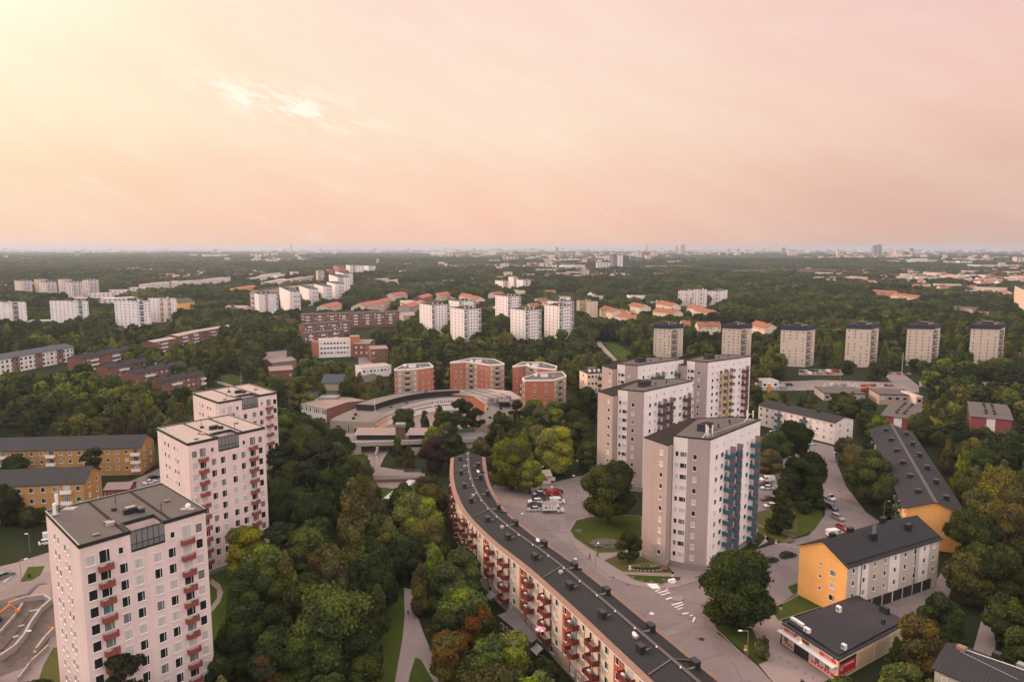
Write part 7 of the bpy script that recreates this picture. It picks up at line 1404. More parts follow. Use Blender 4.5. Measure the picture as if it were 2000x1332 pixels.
def crown(kind, seed, nleaf, leaf=.42):
    rs = np.random.RandomState(seed); L = []
    if kind == 'broad':
        H, z0 = 9.6, .9; n = 30
        for i in range(n):
            t = rs.uniform(0, 1); z = z0 + H * (.12 + .83 * t); R_ = 4.6 * math.sin(math.pi * (.16 + .74 * t) ** .9) ** .8; a = rs.uniform(0, 6.28); q = R_ * rs.uniform(.35, .78); L.append((q * math.cos(a), q * math.sin(a), z, rs.uniform(1.2, 2.2), rs.uniform(1.0, 1.6)))
    elif kind == 'birch':
        H, z0 = 12.5, 2.5; n = 30
        for i in range(n):
            t = rs.uniform(0, 1); z = z0 + H * t * .93; R_ = 3.4 * (1 - t) ** .55 * min(1, .5 + t * 2.2); a = rs.uniform(0, 6.28); q = R_ * rs.uniform(.2, .75); L.append((q * math.cos(a), q * math.sin(a), z, rs.uniform(.9, 1.5) * (1 - .45 * t), rs.uniform(1.5, 2.5) * (1 - .35 * t)))
    elif kind == 'pine':
        H, z0 = 12, 6.0; n = 15
        for i in range(n):
            t = rs.uniform(0, 1); z = z0 + 5.5 * t; R_ = 3.6 * (1 - .55 * t); a = rs.uniform(0, 6.28); q = R_ * rs.uniform(.2, .9); L.append((q * math.cos(a), q * math.sin(a), z, rs.uniform(.9, 1.7), rs.uniform(.45, .8)))
    elif kind == 'spruce':
        H, z0 = 12, 1.0; n = 34
        for i in range(n):
            t = (i + rs.uniform(0, 1)) / n; z = z0 + 12 * t; R_ = 3.1 * (1 - t) + .2; a = rs.uniform(0, 6.28); q = R_ * rs.uniform(.2, .7); L.append((q * math.cos(a), q * math.sin(a), z, .35 + R_ * .42, .5))
    else:   # bush
        n = 12
        for i in range(n): a = rs.uniform(0, 6.28); q = rs.uniform(0, 1.5); L.append((q * math.cos(a), q * math.sin(a), rs.uniform(.5, 1.6), rs.uniform(.6, 1.1), rs.uniform(.6, 1.0)))
    L = np.array(L); nl = len(L); w = L[:, 3] ** 2 * L[:, 4] ** .5; w /= w.sum(); k = rs.choice(nl, nleaf * 2, p=w); d = rs.normal(size=(nleaf * 2, 3)); d[:, 2] += .25; d /= np.linalg.norm(d, axis=1)[:, None]
    rad = np.stack([L[k, 3], L[k, 3], L[k, 4]], 1); q = rs.uniform(.78, 1.06, (nleaf * 2, 1)); q += (rs.uniform(0, 1, q.shape) > .86) * rs.uniform(0, .28, q.shape); P = L[k, :3] + d * rad * q
    inside = np.zeros(len(P), bool)
    for j in range(nl):
        e = (P - L[j, :3]) / np.array([L[j, 3], L[j, 3], L[j, 4]]); inside |= (np.sum(e * e, 1) < .52) & (k != j)
    P, d, k = P[~inside][:nleaf], d[~inside][:nleaf], k[~inside][:nleaf]; n = len(P)
    Nn = d + rs.normal(size=(n, 3)) * .42
    if kind == 'birch': Nn[:, 2] *= .35; P[:, 2] -= rs.uniform(0, .5, n)
    Nn /= np.linalg.norm(Nn, axis=1)[:, None]; lobet = rs.uniform(0, 1, nl); tint = np.stack([rs.uniform(0, 1, n), lobet[k]], 1)
    S = leaf * rs.uniform(.6, 1.25, n) * (.75 if kind in ('pine', 'spruce') else 1)
    ev, ef, et = [], [], []; off_ = 0
    for j in range(nl):
        v = ICO[0] * np.array([L[j, 3], L[j, 3], L[j, 4]]) * .62 + L[j, :3]; ev.append(v); ef.append(ICO[1] + off_); et.append(np.tile([[.3, lobet[j]]], (len(ICO[1]), 1))); off_ += len(v)
    return quads_mesh('crown', P, Nn, S, tint, (np.vstack(ev), np.vstack(ef), np.vstack(et)))
def trunk(kind, seed):
    rs = random.Random(seed); m = MB(); mt = 'birchb' if kind == 'birch' else ('bark' if kind != 'pine' else 'copper'); h = dict(broad=7.5, birch=12.5, pine=10.5, spruce=11, bush=.8)[kind]; r = dict(broad=.34, birch=.2, pine=.25, spruce=.22, bush=.08)[kind]
    p = Vector((0, 0, 0)); n = 5
    for i in range(n):
        q = Vector((rs.uniform(-.25, .25) * (i > 0), rs.uniform(-.25, .25) * (i > 0), h * (i + 1) / n)); m.cyl(p, q, r * (1 - i / n * .8) * (1.35 if i == 0 else 1), r * (1 - (i + 1) / n * .8), mt, 7)
        if i >= 1 and kind != 'bush':
            for b_ in range(3):
                a = rs.uniform(0, 6.28); l = (2.6 if kind == 'broad' else 1.5) * (1 - i / n * .5); e = q + Vector((math.cos(a) * l, math.sin(a) * l, l * .7)); m.cyl(q, e, r * .35, r * .08, 'bark' if kind != 'pine' else mt, 5)
        p = q
    return m.mesh('trunk', True)
KINDS = {}
for kd, ns, nl, lf in (('broad', 5, 9500, .33), ('birch', 4, 8500, .29), ('pine', 2, 3600, .38), ('spruce', 2, 4200, .36), ('bush', 3, 1300, .26)):
    KINDS[kd] = [(crown(kd, 100 + i * 17 + len(kd), nl, lf), trunk(kd, i)) for i in range(ns)]
KINDS['bigbroad'] = [(crown('broad', 700 + i * 31, 21000, .225), trunk('broad', 40 + i)) for i in range(4)]
BASE = dict(broad=(4.9, 11.0), birch=(3.4, 14.6), pine=(4.0, 12.2), spruce=(3.2, 13.2), bush=(2.1, 2.4))   # radius, height
TC = dict(dark=(0.030, 0.039, 0.013), mid=(0.049, 0.060, 0.018), olive=(0.080, 0.073, 0.023), fresh=(0.096, 0.111, 0.023), birch=(0.083, 0.077, 0.030), gold=(0.115, 0.100, 0.021), pine=(0.029, 0.033, 0.017), purple=(0.035, 0.018, 0.020), lime=(0.136, 0.143, 0.030), rust=(0.130, 0.045, 0.018), brownish=(0.072, 0.061, 0.027))
def inpoly(p, poly):
    x, y = p; r = False; j = len(poly) - 1
    for i in range(len(poly)):
        xi, yi = poly[i]; xj, yj = poly[j]
        if (yi > y) != (yj > y) and x < (xj - xi) * (y - yi) / (yj - yi + 1e-12) + xi: r = not r
        j = i
    return r
TREES = []   # (x, y, kind, colour name, scale xy, scale z, autumn, forced)
KZ = dict(broad=5.6, birch=7.6, pine=8.8, spruce=6.5, bush=1.2)
def T(x, y, w, kind, col, zc=6.5, aut=0.0, hs=1.0, forced=True):
    "tree whose crown centre shows at photograph pixel (x, y) and spans w pixels"
    for _ in range(8): p = g(x, y, zc); D = p.y * math.cos(PITCH) + (CAM_H - zc) * math.sin(PITCH); r = w / 2 * D / FPX; s = r / BASE[kind][0]; zc = KZ[kind] * s * hs * (.8 if kind == 'birch' else 1)
    TREES.append((p.x, p.y, kind, col, s, s * hs * (.8 if kind == 'birch' else 1), aut, forced))
# trees set one by one from the photograph
for a in ((738, 1200, 70, 'birch', 'mid'), (728, 1262, 62, 'birch', 'dark'), (715, 1325, 80, 'broad', 'mid'), (655, 1235, 165, 'broad', 'mid'), (590, 1290, 120, 'broad', 'mid'), (600, 1180, 100, 'broad', 'mid'), (740, 1130, 90, 'birch', 'dark', 8), (690, 1095, 80, 'birch', 'olive', 8), (655, 1130, 80, 'birch', 'birch', 8), (700, 1290, 100, 'broad', 'dark'),
          (500, 1160, 110, 'broad', 'mid', 6.5, .1), (470, 1260, 110, 'broad', 'dark'), (520, 1110, 90, 'broad', 'fresh', 6.5, .1), (480, 1080, 95, 'broad', 'gold', 6.5, 0), (600, 1080, 90, 'broad', 'mid'), (560, 1130, 60, 'birch', 'gold', 8), (530, 1230, 80, 'broad', 'dark'), (545, 1010, 95, 'broad', 'dark'), (610, 1010, 95, 'broad', 'dark'), (570, 950, 90, 'broad', 'mid'), (650, 960, 90, 'broad', 'dark'), (690, 1020, 95, 'birch', 'olive', 8), (730, 1000, 70, 'birch', 'birch', 8), (700, 985, 70, 'birch', 'olive', 8), (760, 1060, 60, 'birch', 'olive', 8), (640, 900, 90, 'pine', 'pine', 9), (600, 880, 90, 'broad', 'mid'), (560, 850, 80, 'broad', 'mid'), (662, 878, 74, 'broad', 'dark'), (605, 850, 66, 'broad', 'mid'), (700, 920, 60, 'broad', 'mid'), (715, 950, 60, 'birch', 'birch', 8), (680, 940, 60, 'broad', 'dark'), (550, 900, 80, 'pine', 'pine', 9), (600, 930, 80, 'pine', 'pine', 9),
          (815, 1020, 105, 'broad', 'fresh'), (840, 985, 70, 'broad', 'olive'), (790, 985, 70, 'broad', 'mid'), (835, 1060, 90, 'broad', 'olive'), (790, 1090, 80, 'broad', 'dark'), (848, 1110, 60, 'birch', 'fresh', 8), (820, 1150, 60, 'birch', 'olive', 8), (870, 1150, 90, 'broad', 'mid'), (905, 1200, 100, 'broad', 'fresh'), (870, 1240, 80, 'broad', 'mid', 6.5, .4), (930, 1230, 90, 'broad', 'mid', 6.5, .9), (880, 1290, 100, 'broad', 'olive', 6.5, .7), (960, 1300, 105, 'broad', 'mid'), (1000, 1290, 100, 'broad', 'fresh'), (1060, 1325, 80, 'broad', 'dark'), (920, 1165, 60, 'broad', 'mid'), (940, 1330, 100, 'broad', 'mid'),
          (1190, 960, 112, 'broad', 'mid', 6.5, .12), (1228, 1068, 54, 'broad', 'dark', 3.5, .15), (1440, 1150, 152, 'broad', 'dark', 7.5, 0, .92), (1000, 905, 90, 'broad', 'fresh', 7), (1085, 880, 85, 'broad', 'lime', 8), (1035, 930, 60, 'broad', 'fresh', 5), (960, 905, 45, 'pine', 'pine', 9), (850, 890, 65, 'broad', 'purple', 6), (880, 875, 50, 'pine', 'pine', 9), (830, 955, 45, 'broad', 'olive', 5), (778, 880, 40, 'birch', 'mid', 6, 0, .8), (850, 862, 52, 'broad', 'fresh', 4), (872, 846, 40, 'broad', 'fresh', 4), (800, 900, 36, 'birch', 'olive', 5), (905, 800, 62, 'pine', 'pine', 11), (925, 815, 50, 'pine', 'pine', 11), (893, 822, 50, 'pine', 'pine', 9), (1038, 808, 38, 'pine', 'pine', 10), (1010, 795, 40, 'pine', 'pine', 9), (965, 850, 40, 'broad', 'fresh', 5), (940, 880, 45, 'broad', 'olive', 5), (1120, 810, 60, 'broad', 'dark'), (1150, 790, 60, 'broad', 'dark'), (1135, 850, 60, 'broad', 'mid'), (1150, 890, 50, 'broad', 'mid', 5),
          (1515, 880, 70, 'broad', 'mid'), (1552, 858, 68, 'broad', 'dark'), (1572, 935, 95, 'broad', 'dark', 7), (1540, 950, 70, 'pine', 'pine', 9), (1527, 985, 60, 'spruce', 'dark', 7), (1505, 905, 50, 'broad', 'brownish', 6), (1655, 878, 46, 'broad', 'brownish', 4, .15), (1672, 905, 66, 'broad', 'olive', 5, .3), (1700, 930, 90, 'broad', 'mid', 6), (1735, 970, 75, 'broad', 'mid', 6), (1600, 985, 30, 'bush', 'mid', 1.5), (1570, 990, 40, 'bush', 'mid', 1.5),
          (1920, 1005, 90, 'broad', 'olive'), (1900, 1050, 100, 'broad', 'mid'), (1960, 980, 120, 'broad', 'gold', 7), (1960, 1040, 110, 'broad', 'olive'), (1890, 1130, 90, 'broad', 'olive'), (1960, 1130, 110, 'broad', 'mid'), (1790, 1260, 105, 'broad', 'olive', 6, .2), (1835, 1205, 80, 'broad', 'mid'), (1870, 1240, 60, 'birch', 'dark', 7), (1490, 1262, 42, 'birch', 'birch', 3, 0, .6), (1965, 1210, 90, 'broad', 'mid'), (1990, 1270, 80, 'broad', 'mid'),
          (240, 1315, 110, 'pine', 'pine', 10), (395, 1300, 46, 'birch', 'dark', 10), (430, 1310, 60, 'broad', 'dark', 6), (470, 1030, 50, 'birch', 'birch', 8), (180, 895, 50, 'pine', 'pine', 9), (30, 915, 50, 'broad', 'dark', 5), (20, 985, 70, 'broad', 'dark', 5), (60, 1010, 60, 'bush', 'dark', 2), (1105, 715, 26, 'broad', 'gold', 6), (1125, 712, 20, 'broad', 'lime', 6), (545, 985, 60, 'broad', 'dark')): T(*a)
# facades, roofs and roads the photograph shows free of trees: (pixel polygon, nearer than)
_S = [tuple(p) for p in ROAD1]
KEEP = [([(655, 790), (700, 770), (900, 758), (1010, 765), (1010, 812), (880, 835), (690, 860), (655, 832)], 300), ([(680, 838), (880, 836), (880, 862), (800, 866), (838, 925), (830, 950), (720, 955), (700, 905), (680, 870)], 300), ([(562, 770), (640, 765), (695, 775), (695, 808), (655, 820), (590, 806)], 340), ([(769, 705), (1110, 705), (1110, 790), (1000, 770), (770, 760)], 400), ([(1131, 722), (1180, 722), (1180, 790), (1131, 770)], 330),
        ([(820, 588), (878, 585), (940, 585), (940, 655), (900, 652), (820, 640)], 640), ([(967, 578), (1018, 580), (1120, 585), (1120, 655), (1000, 655), (967, 615)], 640), ([(-10, 684), (144, 672), (144, 700), (-10, 706)], 520),
        ([(-10, 852), (300, 850), (300, 922), (205, 930), (205, 1005), (-10, 1010)], 290), ([(205, 930), (320, 915), (320, 955), (205, 968)], 300), ([(1480, 785), (1668, 818), (1668, 864), (1605, 862), (1485, 835)], 340), ([(1712, 775), (1792, 800), (1790, 828), (1720, 828)], 360), ([(1878, 775), (1945, 775), (1980, 818), (1978, 838), (1895, 828)], 360), ([(1700, 832), (1785, 838), (1876, 990), (1842, 1040), (1768, 1000)], 280), ([(1560, 1010), (1735, 1005), (1840, 1045), (1832, 1130), (1790, 1215), (1640, 1335), (1520, 1260), (1520, 1210)], 200),
        ([(-10, 588), (56, 588), (56, 632), (-10, 632)], 700), ([(100, 585), (177, 585), (177, 630), (100, 630)], 700), ([(225, 580), (347, 580), (347, 612), (298, 640), (226, 636)], 700), ([(490, 552), (690, 545), (676, 580), (588, 604), (545, 606), (490, 610)], 800), ([(589, 606), (780, 603), (780, 640), (700, 640), (680, 650), (595, 655)], 760), ([(610, 655), (690, 655), (758, 680), (758, 705), (700, 712), (610, 690)], 640), ([(528, 700), (580, 700), (575, 732), (528, 732)], 520), ([(700, 715), (765, 712), (765, 728), (706, 735)], 500), ([(628, 742), (670, 742), (665, 755), (630, 755)], 440),
        ([(1272, 620), (1335, 620), (1335, 700), (1275, 700)], 540), ([(1405, 620), (1468, 620), (1468, 700), (1408, 700)], 540), ([(1520, 620), (1590, 620), (1590, 705), (1530, 695)], 540), ([(1645, 620), (1714, 620), (1712, 700), (1650, 700)], 540), ([(1764, 620), (1834, 620), (1830, 700), (1766, 700)], 540), ([(1888, 620), (1960, 620), (1955, 690), (1890, 700)], 540), ([(1130, 585), (1168, 585), (1165, 610), (1130, 610)], 780), ([(1320, 560), (1422, 562), (1420, 595), (1325, 592)], 900), ([(28, 546), (196, 546), (196, 570), (30, 570)], 1000),
        ([(90, 945), (400, 945), (415, 1300), (350, 1332), (120, 1332), (90, 1040)], 150), ([(308, 810), (525, 815), (525, 1020), (500, 1040), (490, 1060), (420, 1090), (310, 950)], 200), ([(377, 752), (543, 752), (543, 865), (520, 860), (378, 830)], 260), ([(1165, 705), (1480, 700), (1486, 820), (1480, 1040), (1380, 1118), (1252, 1085), (1165, 905)], 320), ([(873, 890), (960, 890), (1130, 1130), (1400, 1332), (1095, 1332), (1070, 1230), (985, 1150), (930, 1100), (893, 1050), (873, 960)], 250),
        ([(1715, 645), (1762, 645), (1762, 660), (1715, 660)], 600), ([(1158, 641), (1175, 660), (1232, 690), (1232, 706), (1196, 706), (1160, 665)], 640), ([(1478, 742), (1765, 740), (1765, 757), (1478, 760)], 420), ([(1724, 726), (1790, 726), (1795, 756), (1750, 760)], 470), ([(1558, 721), (1640, 721), (1640, 735), (1560, 735)], 520), ([(422, 734), (476, 732), (476, 755), (430, 755)], 430), ([(845, 736), (880, 736), (880, 752), (845, 752)], 430), ([(1120, 860), (1160, 850), (1160, 905), (1125, 915)], 300), ([(783, 1150), (812, 1150), (870, 1335), (782, 1335)], 150), ([(1900, 1190), (1945, 1190), (1935, 1290), (1895, 1290)], 190),
        (_S, 260), ([(1478, 850), (1530, 850), (1510, 1000), (1478, 1010)], 230), ([(1700, 1140), (1850, 1110), (1860, 1170), (1780, 1222)], 200), ([(405, 1095), (445, 1090), (440, 1200), (418, 1250)], 170), ([(-10, 1010), (100, 1000), (100, 1332), (-10, 1332)], 200), ([(1195, 590), (1255, 586), (1316, 590), (1316, 618), (1170, 614)], 800), ([(1333, 625), (1410, 628), (1496, 620), (1496, 648), (1333, 645)], 700), ([(1820, 1255), (2010, 1255), (2010, 1335), (1820, 1335)], 130), ([(1722, 754), (1805, 752), (1805, 770), (1722, 768)], 430)]
KEEP += AUTOKEEP
KB = [(min(p[0] for p in k) , max(p[0] for p in k), min(p[1] for p in k), max(p[1] for p in k)) for k, _ in KEEP]
def kept(p, y):
    for (poly, dep), (x0, x1, y0, y1) in zip(KEEP, KB):
        if y < dep and x0 <= p[0] <= x1 and y0 <= p[1] <= y1 and inpoly(p, poly): return True
    return False
def blocked(x, y, R_, H, d0=0):
    for poly in FOOT:
        if abs(poly[0][0] - x) < 120 and inpoly((x, y), poly): return True
    r = math.hypot(x, y); nx, ny = x / r, y / r; tx, ty = ny, -nx
    q = [px((x, y, H * .97)), px((x + tx * R_ * .85, y + ty * R_ * .85, H * .6)), px((x - tx * R_ * .85, y - ty * R_ * .85, H * .6)), px((x, y, H * .6)), px((x - nx * R_ * .6, y - ny * R_ * .6, H * .2))]
    return any(kept(p, y) for p in q)
def inclear(x, y, R_):
    for poly in CLEAR:
        if abs(poly[0][0] - x) > 150: continue
        for dx, dy in ((0, 0), (R_ * .6, 0), (-R_ * .6, 0), (0, R_ * .6), (0, -R_ * .6)):
            if inpoly((x + dx, y + dy), poly): return True
    return False
rt = random.Random(77)
forced_n = len(TREES)
NEAR_MAX = 640
y = 78.0; row = 0
while y < NEAR_MAX:
    sp_ = 7.6 + y / 640 * 2.2; hw = y * .84 + 38; x = -hw + (row % 2) * sp_ / 2
    while x < hw:
        X, Y = x + rt.uniform(-.38, .38) * sp_, y + rt.uniform(-.38, .38) * sp_
        zn = noise.noise(Vector((X / 60, Y / 60, 2.2))); zn2 = noise.noise(Vector((X / 35, Y / 35, 7.7)))
        u = rt.random(); kd = 'birch' if zn > .22 and u < .6 else ('pine' if zn < -.22 and u < .5 else ('spruce' if u > .95 else ('birch' if u < .12 else 'broad')))
        if kd == 'pine': col = 'pine'
        elif kd == 'spruce': col = 'dark'
        elif kd == 'birch': col = rt.choice(['birch', 'olive', 'fresh', 'mid'])
        else: col = rt.choices(['dark', 'mid', 'olive', 'fresh', 'gold', 'brownish'], [.30 - zn2 * .3, .40, .13, .16 + zn2 * .1, .012 if Y < 300 else .006, .02])[0]
        s = rt.uniform(.72, 1.12) * sp_ / 8.2; hs = s * rt.uniform(.85, 1.08)
        Rr_, Hh_ = BASE[kd][0] * s, BASE[kd][1] * hs
        ok = not inclear(X, Y, Rr_) and not blocked(X, Y, Rr_, Hh_)
        if ok:
            for t_ in TREES[:forced_n]:
                if (t_[0] - X) ** 2 + (t_[1] - Y) ** 2 < (BASE[t_[2]][0] * t_[4] * .8 + 1.5) ** 2: ok = False; break
        if ok: TREES.append((X, Y, kd, col, s, hs, .5 if rt.random() < .008 else 0.0, False))
        x += sp_
    y += sp_ * .9; row += 1
def vis_size(t):
    Rr_, Hh_ = BASE[t[2]][0] * t[4], BASE[t[2]][1] * t[5]; a, b = px((t[0], t[1], Hh_ * .6))
    if a < -60 or a > 2060 or b > 1420: return 0
    return Rr_ / math.hypot(t[0], t[1])
order = sorted(range(len(TREES)), key=lambda i: (-1e3 if TREES[i][7] else 0) - vis_size(TREES[i]))
indiv, rest = order[:300], [i for i in order[300:]]
LM = [('the nearest pink tower', -68, 122), ('the middle pink tower', -78, 180), ('the farthest pink tower', -90, 227), ('the front ochre block', -140, 205), ('the rear ochre block', -150, 255), ('the curved block, near end', 24, 100), ('the curved block, middle', 6, 140), ('the curved block, far end', -12, 200), ('the blue balcony tower', 50, 182), ('the brown balcony tower', 45, 240), ('the yellow balcony tower', 85, 297), ('the valley path', -18, 100), ('the wooded valley middle', -40, 130), ('the footbridge', -45, 222), ('the station deck', -50, 285), ('the turning circle', 10, 195), ('the shop', 68, 138), ('the yellow gable block', 88, 165), ('the long yellow block', 125, 228), ('the white block with blue balconies', 128, 305), ('the lower right path', 95, 125), ('the right-hand wood', 135, 170), ('the sports hall', -80, 350), ('the roadworks', -95, 115), ('the crescent', -35, 340), ('the street with parked vehicles', 95, 215), ('the maroon blocks', 175, 310)]
KN = dict(broad='broad', birch='slender birch-like', pine='flat-topped pine', spruce='conical spruce', bush='low bushy')
CN = dict(dark='dark green', mid='mid green', olive='olive', fresh='fresh green', birch='pale olive', gold='golden green', pine='blackish green', purple='dark purple', lime='lime green', rust='rusty', brownish='brownish green')
buck = {}
for i in indiv:
    t = TREES[i]; lm = min(LM, key=lambda q: (q[1] - t[0]) ** 2 + (q[2] - t[1]) ** 2); dx, dy = t[0] - lm[1], t[1] - lm[2]
    rel = ('right of' if dx > 0 else 'left of') if abs(dx) > abs(dy) else ('behind' if dy > 0 else 'in front of'); sz = 'tall' if t[5] > 1.15 else ('small' if t[5] < .75 else 'medium')
    buck.setdefault((KN[t[2]], CN[t[3]] if t[6] < .5 else CN[t[3]] + ' and orange', rel, lm[0], lm[1], lm[2]), []).append(i)
for key, ids in buck.items():
    kn, cn, rel, lm, lx, ly = key; ids.sort(key=lambda i: (TREES[i][0] - lx) ** 2 + (TREES[i][1] - ly) ** 2)
    for n_, i in enumerate(ids):
        X, Y, kd, col, s, hs, au, fo = TREES[i]; KK = KINDS['bigbroad'] if kd == 'broad' and s > 1.15 else KINDS[kd]; cm, tm = KK[(i * 7 + int(X)) % len(KK)]; rz = rt.uniform(0, 6.28)
        lb = f"{cn} {kn} tree {rel} {lm}" if len(ids) == 1 else f"{ordn(n_)} nearest {cn} {kn} tree {rel} {lm}"
        t = empty({'broad': 'broadleaf_tree', 'birch': 'birch_tree', 'pine': 'pine_tree', 'spruce': 'spruce_tree', 'bush': 'bush'}[kd], (X, Y, 0), rz, lb, 'tree' if kd != 'bush' else 'bush', 'trees round the housing area')
        t.scale = (s, s, hs); c = mk('crown', cm, t); c.color = (*TC[col], 1)
        if au: c['autumn'] = au
        mk('trunk', tm, t)
# the rest of the wood: one object of instanced trees
def scatter(name, label, pts, meshes, cols):
    "pts: (x, y, z, sx, sz, variant); one object, instances on its points"
    src = bpy.data.collections.new(name + '_sources')
    for k, (me_, c) in enumerate(zip(meshes, cols)):
        me_ = me_.copy() if c else me_
        if c: me_.materials[0] = LEAFC.setdefault(c, None) or LEAFC.update({c: leafmat(c)}) or LEAFC[c]
        o = bpy.data.objects.new('source_%02d' % k, me_); src.objects.link(o)
    me = bpy.data.meshes.new(name); me.vertices.add(len(pts)); A = np.array(pts, dtype=np.float32); me.vertices.foreach_set('co', A[:, :3].reshape(-1))
    for nm, ty, data in (('sxy', 'FLOAT', A[:, 3]), ('sz', 'FLOAT', A[:, 4]), ('vi', 'INT', A[:, 5].astype(np.int32)), ('rot', 'FLOAT', np.random.RandomState(5).uniform(0, 6.28, len(A)).astype(np.float32))):
        a = me.attributes.new(nm, ty, 'POINT'); a.data.foreach_set('value', data)
    me.update(); ob = bpy.data.objects.new(name, me); COL.objects.link(ob)
    gt = bpy.data.node_groups.new(name, 'GeometryNodeTree'); gt.interface.new_socket('Geometry', in_out='INPUT', socket_type='NodeSocketGeometry'); gt.interface.new_socket('Geometry', in_out='OUTPUT', socket_type='NodeSocketGeometry')
    nn, ln = gt.nodes, gt.links; gi = nn.new('NodeGroupInput'); go = nn.new('NodeGroupOutput'); ci = nn.new('GeometryNodeCollectionInfo'); ci.inputs['Collection'].default_value = src; ci.inputs['Separate Children'].default_value = True; ci.inputs['Reset Children'].default_value = True
    ip = nn.new('GeometryNodeInstanceOnPoints'); ip.inputs['Pick Instance'].default_value = True
    def at(nm, ty):
        q = nn.new('GeometryNodeInputNamedAttribute'); q.data_type = ty; q.inputs['Name'].default_value = nm; return [s_ for s_ in q.outputs if s_.enabled and s_.name == 'Attribute'][0]
    cx = nn.new('ShaderNodeCombineXYZ'); a1 = at('sxy', 'FLOAT'); ln.new(a1, cx.inputs[0]); ln.new(a1, cx.inputs[1]); ln.new(at('sz', 'FLOAT'), cx.inputs[2]); cr2 = nn.new('ShaderNodeCombineXYZ'); ln.new(at('rot', 'FLOAT'), cr2.inputs[2])
    ln.new(gi.outputs[0], ip.inputs['Points']); ln.new(ci.outputs[0], ip.inputs['Instance']); ln.new(at('vi', 'INT'), ip.inputs['Instance Index']); ln.new(cx.outputs[0], ip.inputs['Scale']); ln.new(cr2.outputs[0], ip.inputs['Rotation']); ln.new(ip.outputs[0], go.inputs[0])
    md = ob.modifiers.new('scatter', 'NODES'); md.node_group = gt; tag(ob, label, 'trees', None, 'stuff'); return ob
vk = []; vm = []; vc = []
for kd in ('broad', 'birch', 'pine', 'spruce'):
    low = [crown(kd, 300 + i * 13 + len(kd), 1500, .62) for i in range(3 if kd == 'broad' else 2)]
    for col in dict(broad=('dark', 'mid', 'olive', 'fresh', 'gold', 'brownish'), birch=('birch', 'olive', 'fresh', 'mid'), pine=('pine',), spruce=('dark',))[kd]:
        for me_ in low: vk.append((kd, col)); vm.append(me_); vc.append(TC[col])
pts = []
for i in rest:
    X, Y, kd, col, s, hs, au, fo = TREES[i]; c = [j for j, q in enumerate(vk) if q == (kd, col)]; pts.append((X, Y, 0, s, hs, rt.choice(c)))
scatter('woodland', 'mass of smaller trees between and behind the housing blocks', pts, vm, vc)
# far canopy: patches of many crowns
def patch(seed, R_, n, cr, nleaf):
    rs = np.random.RandomState(seed); L = np.stack([rs.uniform(-R_, R_, n), rs.uniform(-R_, R_, n), rs.uniform(4, 9, n), rs.uniform(.75, 1.25, n) * cr, rs.uniform(.8, 1.3, n) * cr * .95], 1); k = rs.randint(0, n, nleaf); d = rs.normal(size=(nleaf, 3)); d[:, 2] = np.abs(d[:, 2]) * 1.1 - .25; d /= np.linalg.norm(d, axis=1)[:, None]
    P = L[k, :3] + d * np.stack([L[k, 3], L[k, 3], L[k, 4]], 1) * rs.uniform(.9, 1.08, (nleaf, 1)); Nn = d + rs.normal(size=(nleaf, 3)) * .4; Nn /= np.linalg.norm(Nn, axis=1)[:, None]; lt = rs.uniform(0, 1, n); ev, ef, et = [], [], []; o_ = 0
    for j in range(n): v = ICO[0] * np.array([L[j, 3], L[j, 3], L[j, 4]]) * .92 + L[j, :3]; ev.append(v); ef.append(ICO[1] + o_); et.append(np.tile([[.4, lt[j]]], (len(ICO[1]), 1))); o_ += len(v)
    return quads_mesh('canopy', P, Nn, cr * .26 * rs.uniform(.6, 1.3, nleaf), np.stack([rs.uniform(0, 1, nleaf), lt[k]], 1), (np.vstack(ev), np.vstack(ef), np.vstack(et)))
pm, pc = [], []
for k in range(5): pm.append(patch(50 + k, 16, 16, 5.0, 1800)); pc.append(TC[['dark', 'mid', 'dark', 'mid', 'olive'][k]])
pts = []; y = NEAR_MAX - 12; row = 0
HOUSES = []; rh = random.Random(5)
def townness(x, y): return noise.noise(Vector((x / 420, y / 700, 5.5)))
while y < 2600:
    sp_ = 26 + (y - 640) / 1960 * 10; hw = y * .84 + 60; x = -hw + (row % 2) * sp_ / 2
    while x < hw:
        X, Y = x + rt.uniform(-.3, .3) * sp_, y + rt.uniform(-.3, .3) * sp_; s = sp_ / 27 * rt.uniform(.9, 1.1); tw = townness(X, Y)
        a, b_ = px((X, Y, 11 * s)); fo_ = any(inpoly((X, Y), poly) for poly in FOOT if abs(poly[0][0] - X) < 150) or any(kept((a + dx, b_ + dy), Y - 25) for dx in (-10, 0, 10) for dy in (0, 5)) or any(inpoly((X, Y), c) for c in CLEAR if abs(c[0][0] - X) < 150)
        hs_ = Y > 850 and tw > (.0 if X > -.1 * Y else .3) and rh.random() < .3 and not fo_
        if hs_: HOUSES.append((X, Y))
        if not fo_ and not (hs_ and rh.random() < .75) and (Y < 900 or tw < .32 or rt.random() < .45) : pts.append((X, Y, hgt(X, Y) - 1, s, s * rt.uniform(.85, 1.25) * (1 - .30 * sstep(-.02, .12, tw) * (Y > 800)), rt.choices(range(5), [3, 3, 3, 2, 1])[0]))
        x += sp_
    y += sp_ * .85; row += 1
scatter('far_woodland', 'unbroken wood and garden trees filling the middle distance', pts, pm, pc)
pm, pc = [], []
for k in range(3): pm.append(patch(90 + k, 60, 46, 11.0, 2600)); pc.append(TC[['dark', 'mid', 'dark'][k]])
pts = []; y = 2580.0; row = 0
